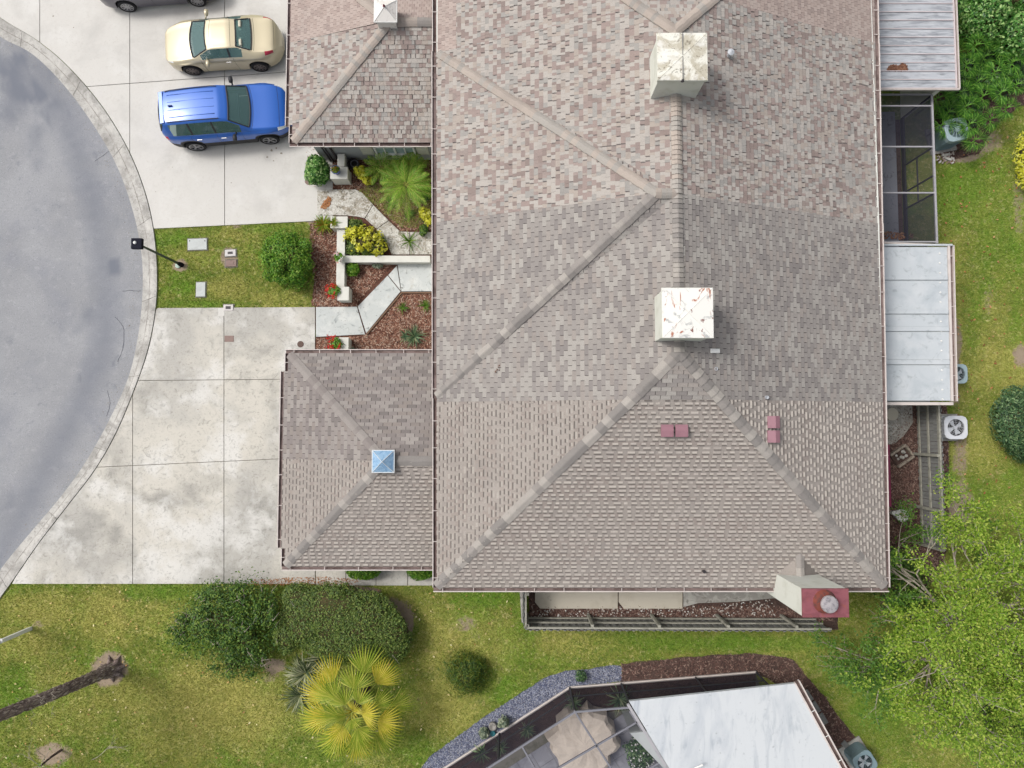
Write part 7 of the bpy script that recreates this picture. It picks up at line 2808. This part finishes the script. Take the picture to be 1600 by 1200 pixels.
# pavers: large tiles set diagonally
an = math.atan2(base[1][1] - base[0][1], base[1][0] - base[0][0])
ca, sa = math.cos(an), math.sin(an)
reg = [(base[0][0], base[0][1] - .9), (base[1][0] + .15, base[1][1] - .85), (base[2][0], base[2][1] - .9), (base[3][0], base[3][1] - .8), T(1290, 1230), T(690, 1290)]
cx0, cy0 = base[1]
for i in range(-14, 16):
    for j in range(-14, 4):
        u0, v0 = i * .62, j * .62
        q = [(u0, v0), (u0 + .61, v0), (u0 + .61, v0 + .61), (u0, v0 + .61)]
        w_ = [(cx0 + a * ca - b * sa, cy0 + a * sa + b * ca) for a, b in q]
        cxx, cyy = sum(a for a, b in w_) / 4, sum(b for a, b in w_) / 4
        pu = to_px(cxx, cyy)
        if not (600 < pu[0] < 1330 and pu[1] < 1235):
            continue
        pc = (w_ if all(pip(np.array([a]), np.array([b]), reg)[0] for a, b in w_) else None)
        if pc:
            MB().prism(pc, .0, .045 + rnd.uniform(-.002, .002)).build('paving_tile', m_pave, pe_)
reg2 = [(x, y - .06) for x, y in base]
MB().poly([(x, y, .036) for x, y in [base[0], reg2[1], reg2[2], reg2[3], (reg2[3][0], reg2[3][1] - .9), (reg2[1][0] + .1, reg2[1][1] - .95), (base[0][0], base[0][1] - 1.0)]][::-1]).build('planting_strip', m_mulch_dark, pe_)


def beam(p, q, name='frame_beam', w=.06, zz=z, mat=m_alu):
    L_ = math.dist(p, q)
    return MB().box(((p[0] + q[0]) / 2, (p[1] + q[1]) / 2, zz), (L_, w, .07), math.atan2(q[1] - p[1], q[0] - p[0])).build(name, mat, pe_)


b_off = [(x, y) for x, y in base]
for i in range(3):
    beam(b_off[i], b_off[i + 1], 'base_curb', .08, .09, m_trim)
    beam(b_off[i], b_off[i + 1], 'frame_beam', .06, z, m_alu_grey)
    n_ = 1
    qm = MB()
    a, b = b_off[i], b_off[i + 1]
    qm.quad((a[0], a[1], .13), (b[0], b[1], .13), (b[0], b[1], z - .04), (a[0], a[1], z - .04))
    qm.build('wall_screen', m_screen, pe_)
    beam(a, b, 'chair_rail', .03, .9, m_alu_dark)
for p in (b_off[1], b_off[2], b_off[3], ((b_off[0][0] * .55 + b_off[1][0] * .45), (b_off[0][1] * .55 + b_off[1][1] * .45)), ((b_off[2][0] * .45 + b_off[3][0] * .55), (b_off[2][1] * .45 + b_off[3][1] * .55))):
    MB().box((p[0], p[1], (z - .06) / 2), (.06, .06, z - .06), an).build('post', m_alu_dark, pe_)
for (p, q) in (((897, 1110), (975, 1232)), ((983.6, 1111), (1056, 1222)), ((815, 1165), (850, 1225)), ((860, 1207), (998, 1126)), ((960, 1232), (1032, 1190))):
    beam(T(p[0], p[1], z), T(q[0], q[1], z), 'roof_beam', .055, z + .004, m_alu_grey)
rs = MB()
rs.poly([(x, y, z + .02) for x, y in [T(700, 1232, z), T(897, 1111, z), T(983, 1112, z), T(1048, 1222, z)]])
rs.build('roof_screen', m_screen_roof, pe_)
# covered patio table
x_, y_ = T(914, 1164, .75)
cv_ = thing('covered_table', 'patio table set under a tan fabric cover inside the pool enclosure', 'furniture cover', None, (x_, y_, 0), .3)
mb = MB()
NS = 32
prof = [(1.26, .12), (1.22, .35), (1.18, .58), (1.04, .72), (.65, .78), (.2, .80), (.001, .81)]
for r_, zz in prof:
    for k in range(NS):
        t = 2 * math.pi * k / NS
        oc_ = 1 / max(abs(math.cos(t)), abs(math.sin(t)), abs(math.cos(t - math.pi / 4)), abs(math.sin(t - math.pi / 4)))
        wr_ = 1 + (.05 * math.sin(k * 2.4) + .03 * math.sin(k * 5.1)) * (r_ ** 2)
        mb.v.append((r_ * oc_ * .98 * wr_ * math.cos(t) * 1.0, r_ * oc_ * wr_ * math.sin(t) * .93, zz + .025 * math.sin(k * 1.7 + r_ * 6) * r_))
for i in range(len(prof) - 1):
    for k in range(NS):
        k2 = (k + 1) % NS
        mb.f.append((i * NS + k, i * NS + k2, (i + 1) * NS + k2, (i + 1) * NS + k))
        mb.m.append(0)
mb.build('fabric_cover', M('cover_tan', col(226, 212, 198), [(col(206, 192, 178), 2, .48, .66, .7, 1)], rough=.95, bump=(.5, 5, .06)), cv_, smooth=False)
for a in (.3, 1.87, 3.44, 5.01):
    MB().tube([(.7 * math.cos(a), .7 * math.sin(a), .03), (.7 * math.cos(a), .7 * math.sin(a), .62)], .03, 8).build('leg', m_alu_dark, cv_)
# plants inside the enclosure
shrub('flowering_plant', 'dark shrub with white blossoms inside the pool enclosure', [E(1002, 1172, 22, 24, .55, .5)], 2200, .10, m_lf_dark, rand=1.2, cores=.7)
P, Nn = blob_points([E(1002, 1172, 22, 24, .6, .5)], 90, (1.0, 1.12))
o = leaves_np(P, rng.normal(size=P.shape), .075, .07, m_petal_white, 'white_blossoms', None, nrm=Nn)
fl = [q for q in bpy.data.objects if q.name.startswith('flowering_plant')][0]
o.data.transform(Matrix.Translation(-Vector(fl.location)))
o.parent = fl
for (u, v, lb, r) in ((897, 1097, 'dark palm like plant at the corner of the pool cage', .4), (968, 1092, 'dark spreading plant behind the north screen of the pool cage', .6), (823, 1140, 'dark plant behind the slanting pool cage screen', .4), (783, 1168, 'second dark plant low along the slanting screen', .35), (752, 1176, 'third dark plant low along the slanting screen', .4)):
    blades('potted_plant', lb, u, v, 60, r * 1.2, .05, m_bl_agave, z0=.4, rise=.5)
# neighbour's white roof
nb_ = thing('neighbour_house', 'neighbouring house with a smooth white metal roof and gutter at the bottom edge', 'house')
zr = 2.45
ro_px = [(983, 1096), (1241, 1068), (1330, 1232), (1065, 1232)]
rp = [T(u, v, zr) for u, v in ro_px]
m_nroof = M('neighbour_roof_white', col(214, 218, 221), [(col(192, 198, 205), .8, .46, .64, .8, .8, (1.6, .5, 1)), (col(166, 174, 184), 1.6, .55, .68, .6, 1, (2, .4, 1)), (col(150, 154, 158), 9, .62, .72, .6)], rough=.5)
MB().prism(rp, zr - .12, zr).build('roof', m_nroof, nb_)
MB().prism([(p[0] * .985 + .1, p[1] + (-1.1 if i < 2 else 0)) for i, p in enumerate(rp)], 0, zr - .13).build('wall', m_wall_grey, nb_)
a, b = rp[1], rp[2]
d_ = Vector((b[0] - a[0], b[1] - a[1]))
d_.normalize()
nrm_ = (-d_.y, d_.x)
if nrm_[0] < 0:
    nrm_ = (-nrm_[0], -nrm_[1])
for (w0, w1, z0, z1, m_) in ((.0, .05, zr - .1, zr + .03, m_trim), (.05, .17, zr - .12, zr - .09, m_gutter_dark), (.17, .21, zr - .12, zr + .01, m_trim)):
    MB().prism([(a[0] + nrm_[0] * w0, a[1] + nrm_[1] * w0), (a[0] + nrm_[0] * w1, a[1] + nrm_[1] * w1), (b[0] + nrm_[0] * w1, b[1] + nrm_[1] * w1), (b[0] + nrm_[0] * w0, b[1] + nrm_[1] * w0)], z0, z1).build('gutter', m_, nb_)
for t in (.28, .52, .75):
    MB().box((a[0] + (b[0] - a[0]) * t + nrm_[0] * .1, a[1] + (b[1] - a[1]) * t + nrm_[1] * .1, zr), (.2, .02, .015), math.atan2(nrm_[1], nrm_[0])).build('gutter_strap', m_white, nb_)
beam(T(980, 1098, z), T(1062, 1232, z), 'roof_edge_beam', .09, z + .1)
a = T(1085, 1192, zr)
q = MB()
q.tube([(a[0] - .25, a[1] - .3, zr + .05), (a[0], a[1], zr + .3), (a[0] + .2, a[1] + .08, zr + .3)], .03, 8)
q.build('roof_pipe', m_white, nb_)
for i, (u, v, r_) in enumerate(((1262, 1086, 0), (1274, 1104, 0), (1285, 1122, 0), (1322, 1165, .2), (1334, 1180, .2))):
    c = T(u, v)
    tag(MB().box((c[0], c[1], .04), (.42, .2, .07), R(-58) + r_).build('paving_stone', m_fence_dk, bevel=.01), ('first', 'second', 'third', 'fourth', 'fifth')[i] + ' grey paving stone from the top along the white roof gutter', 'paving stone')
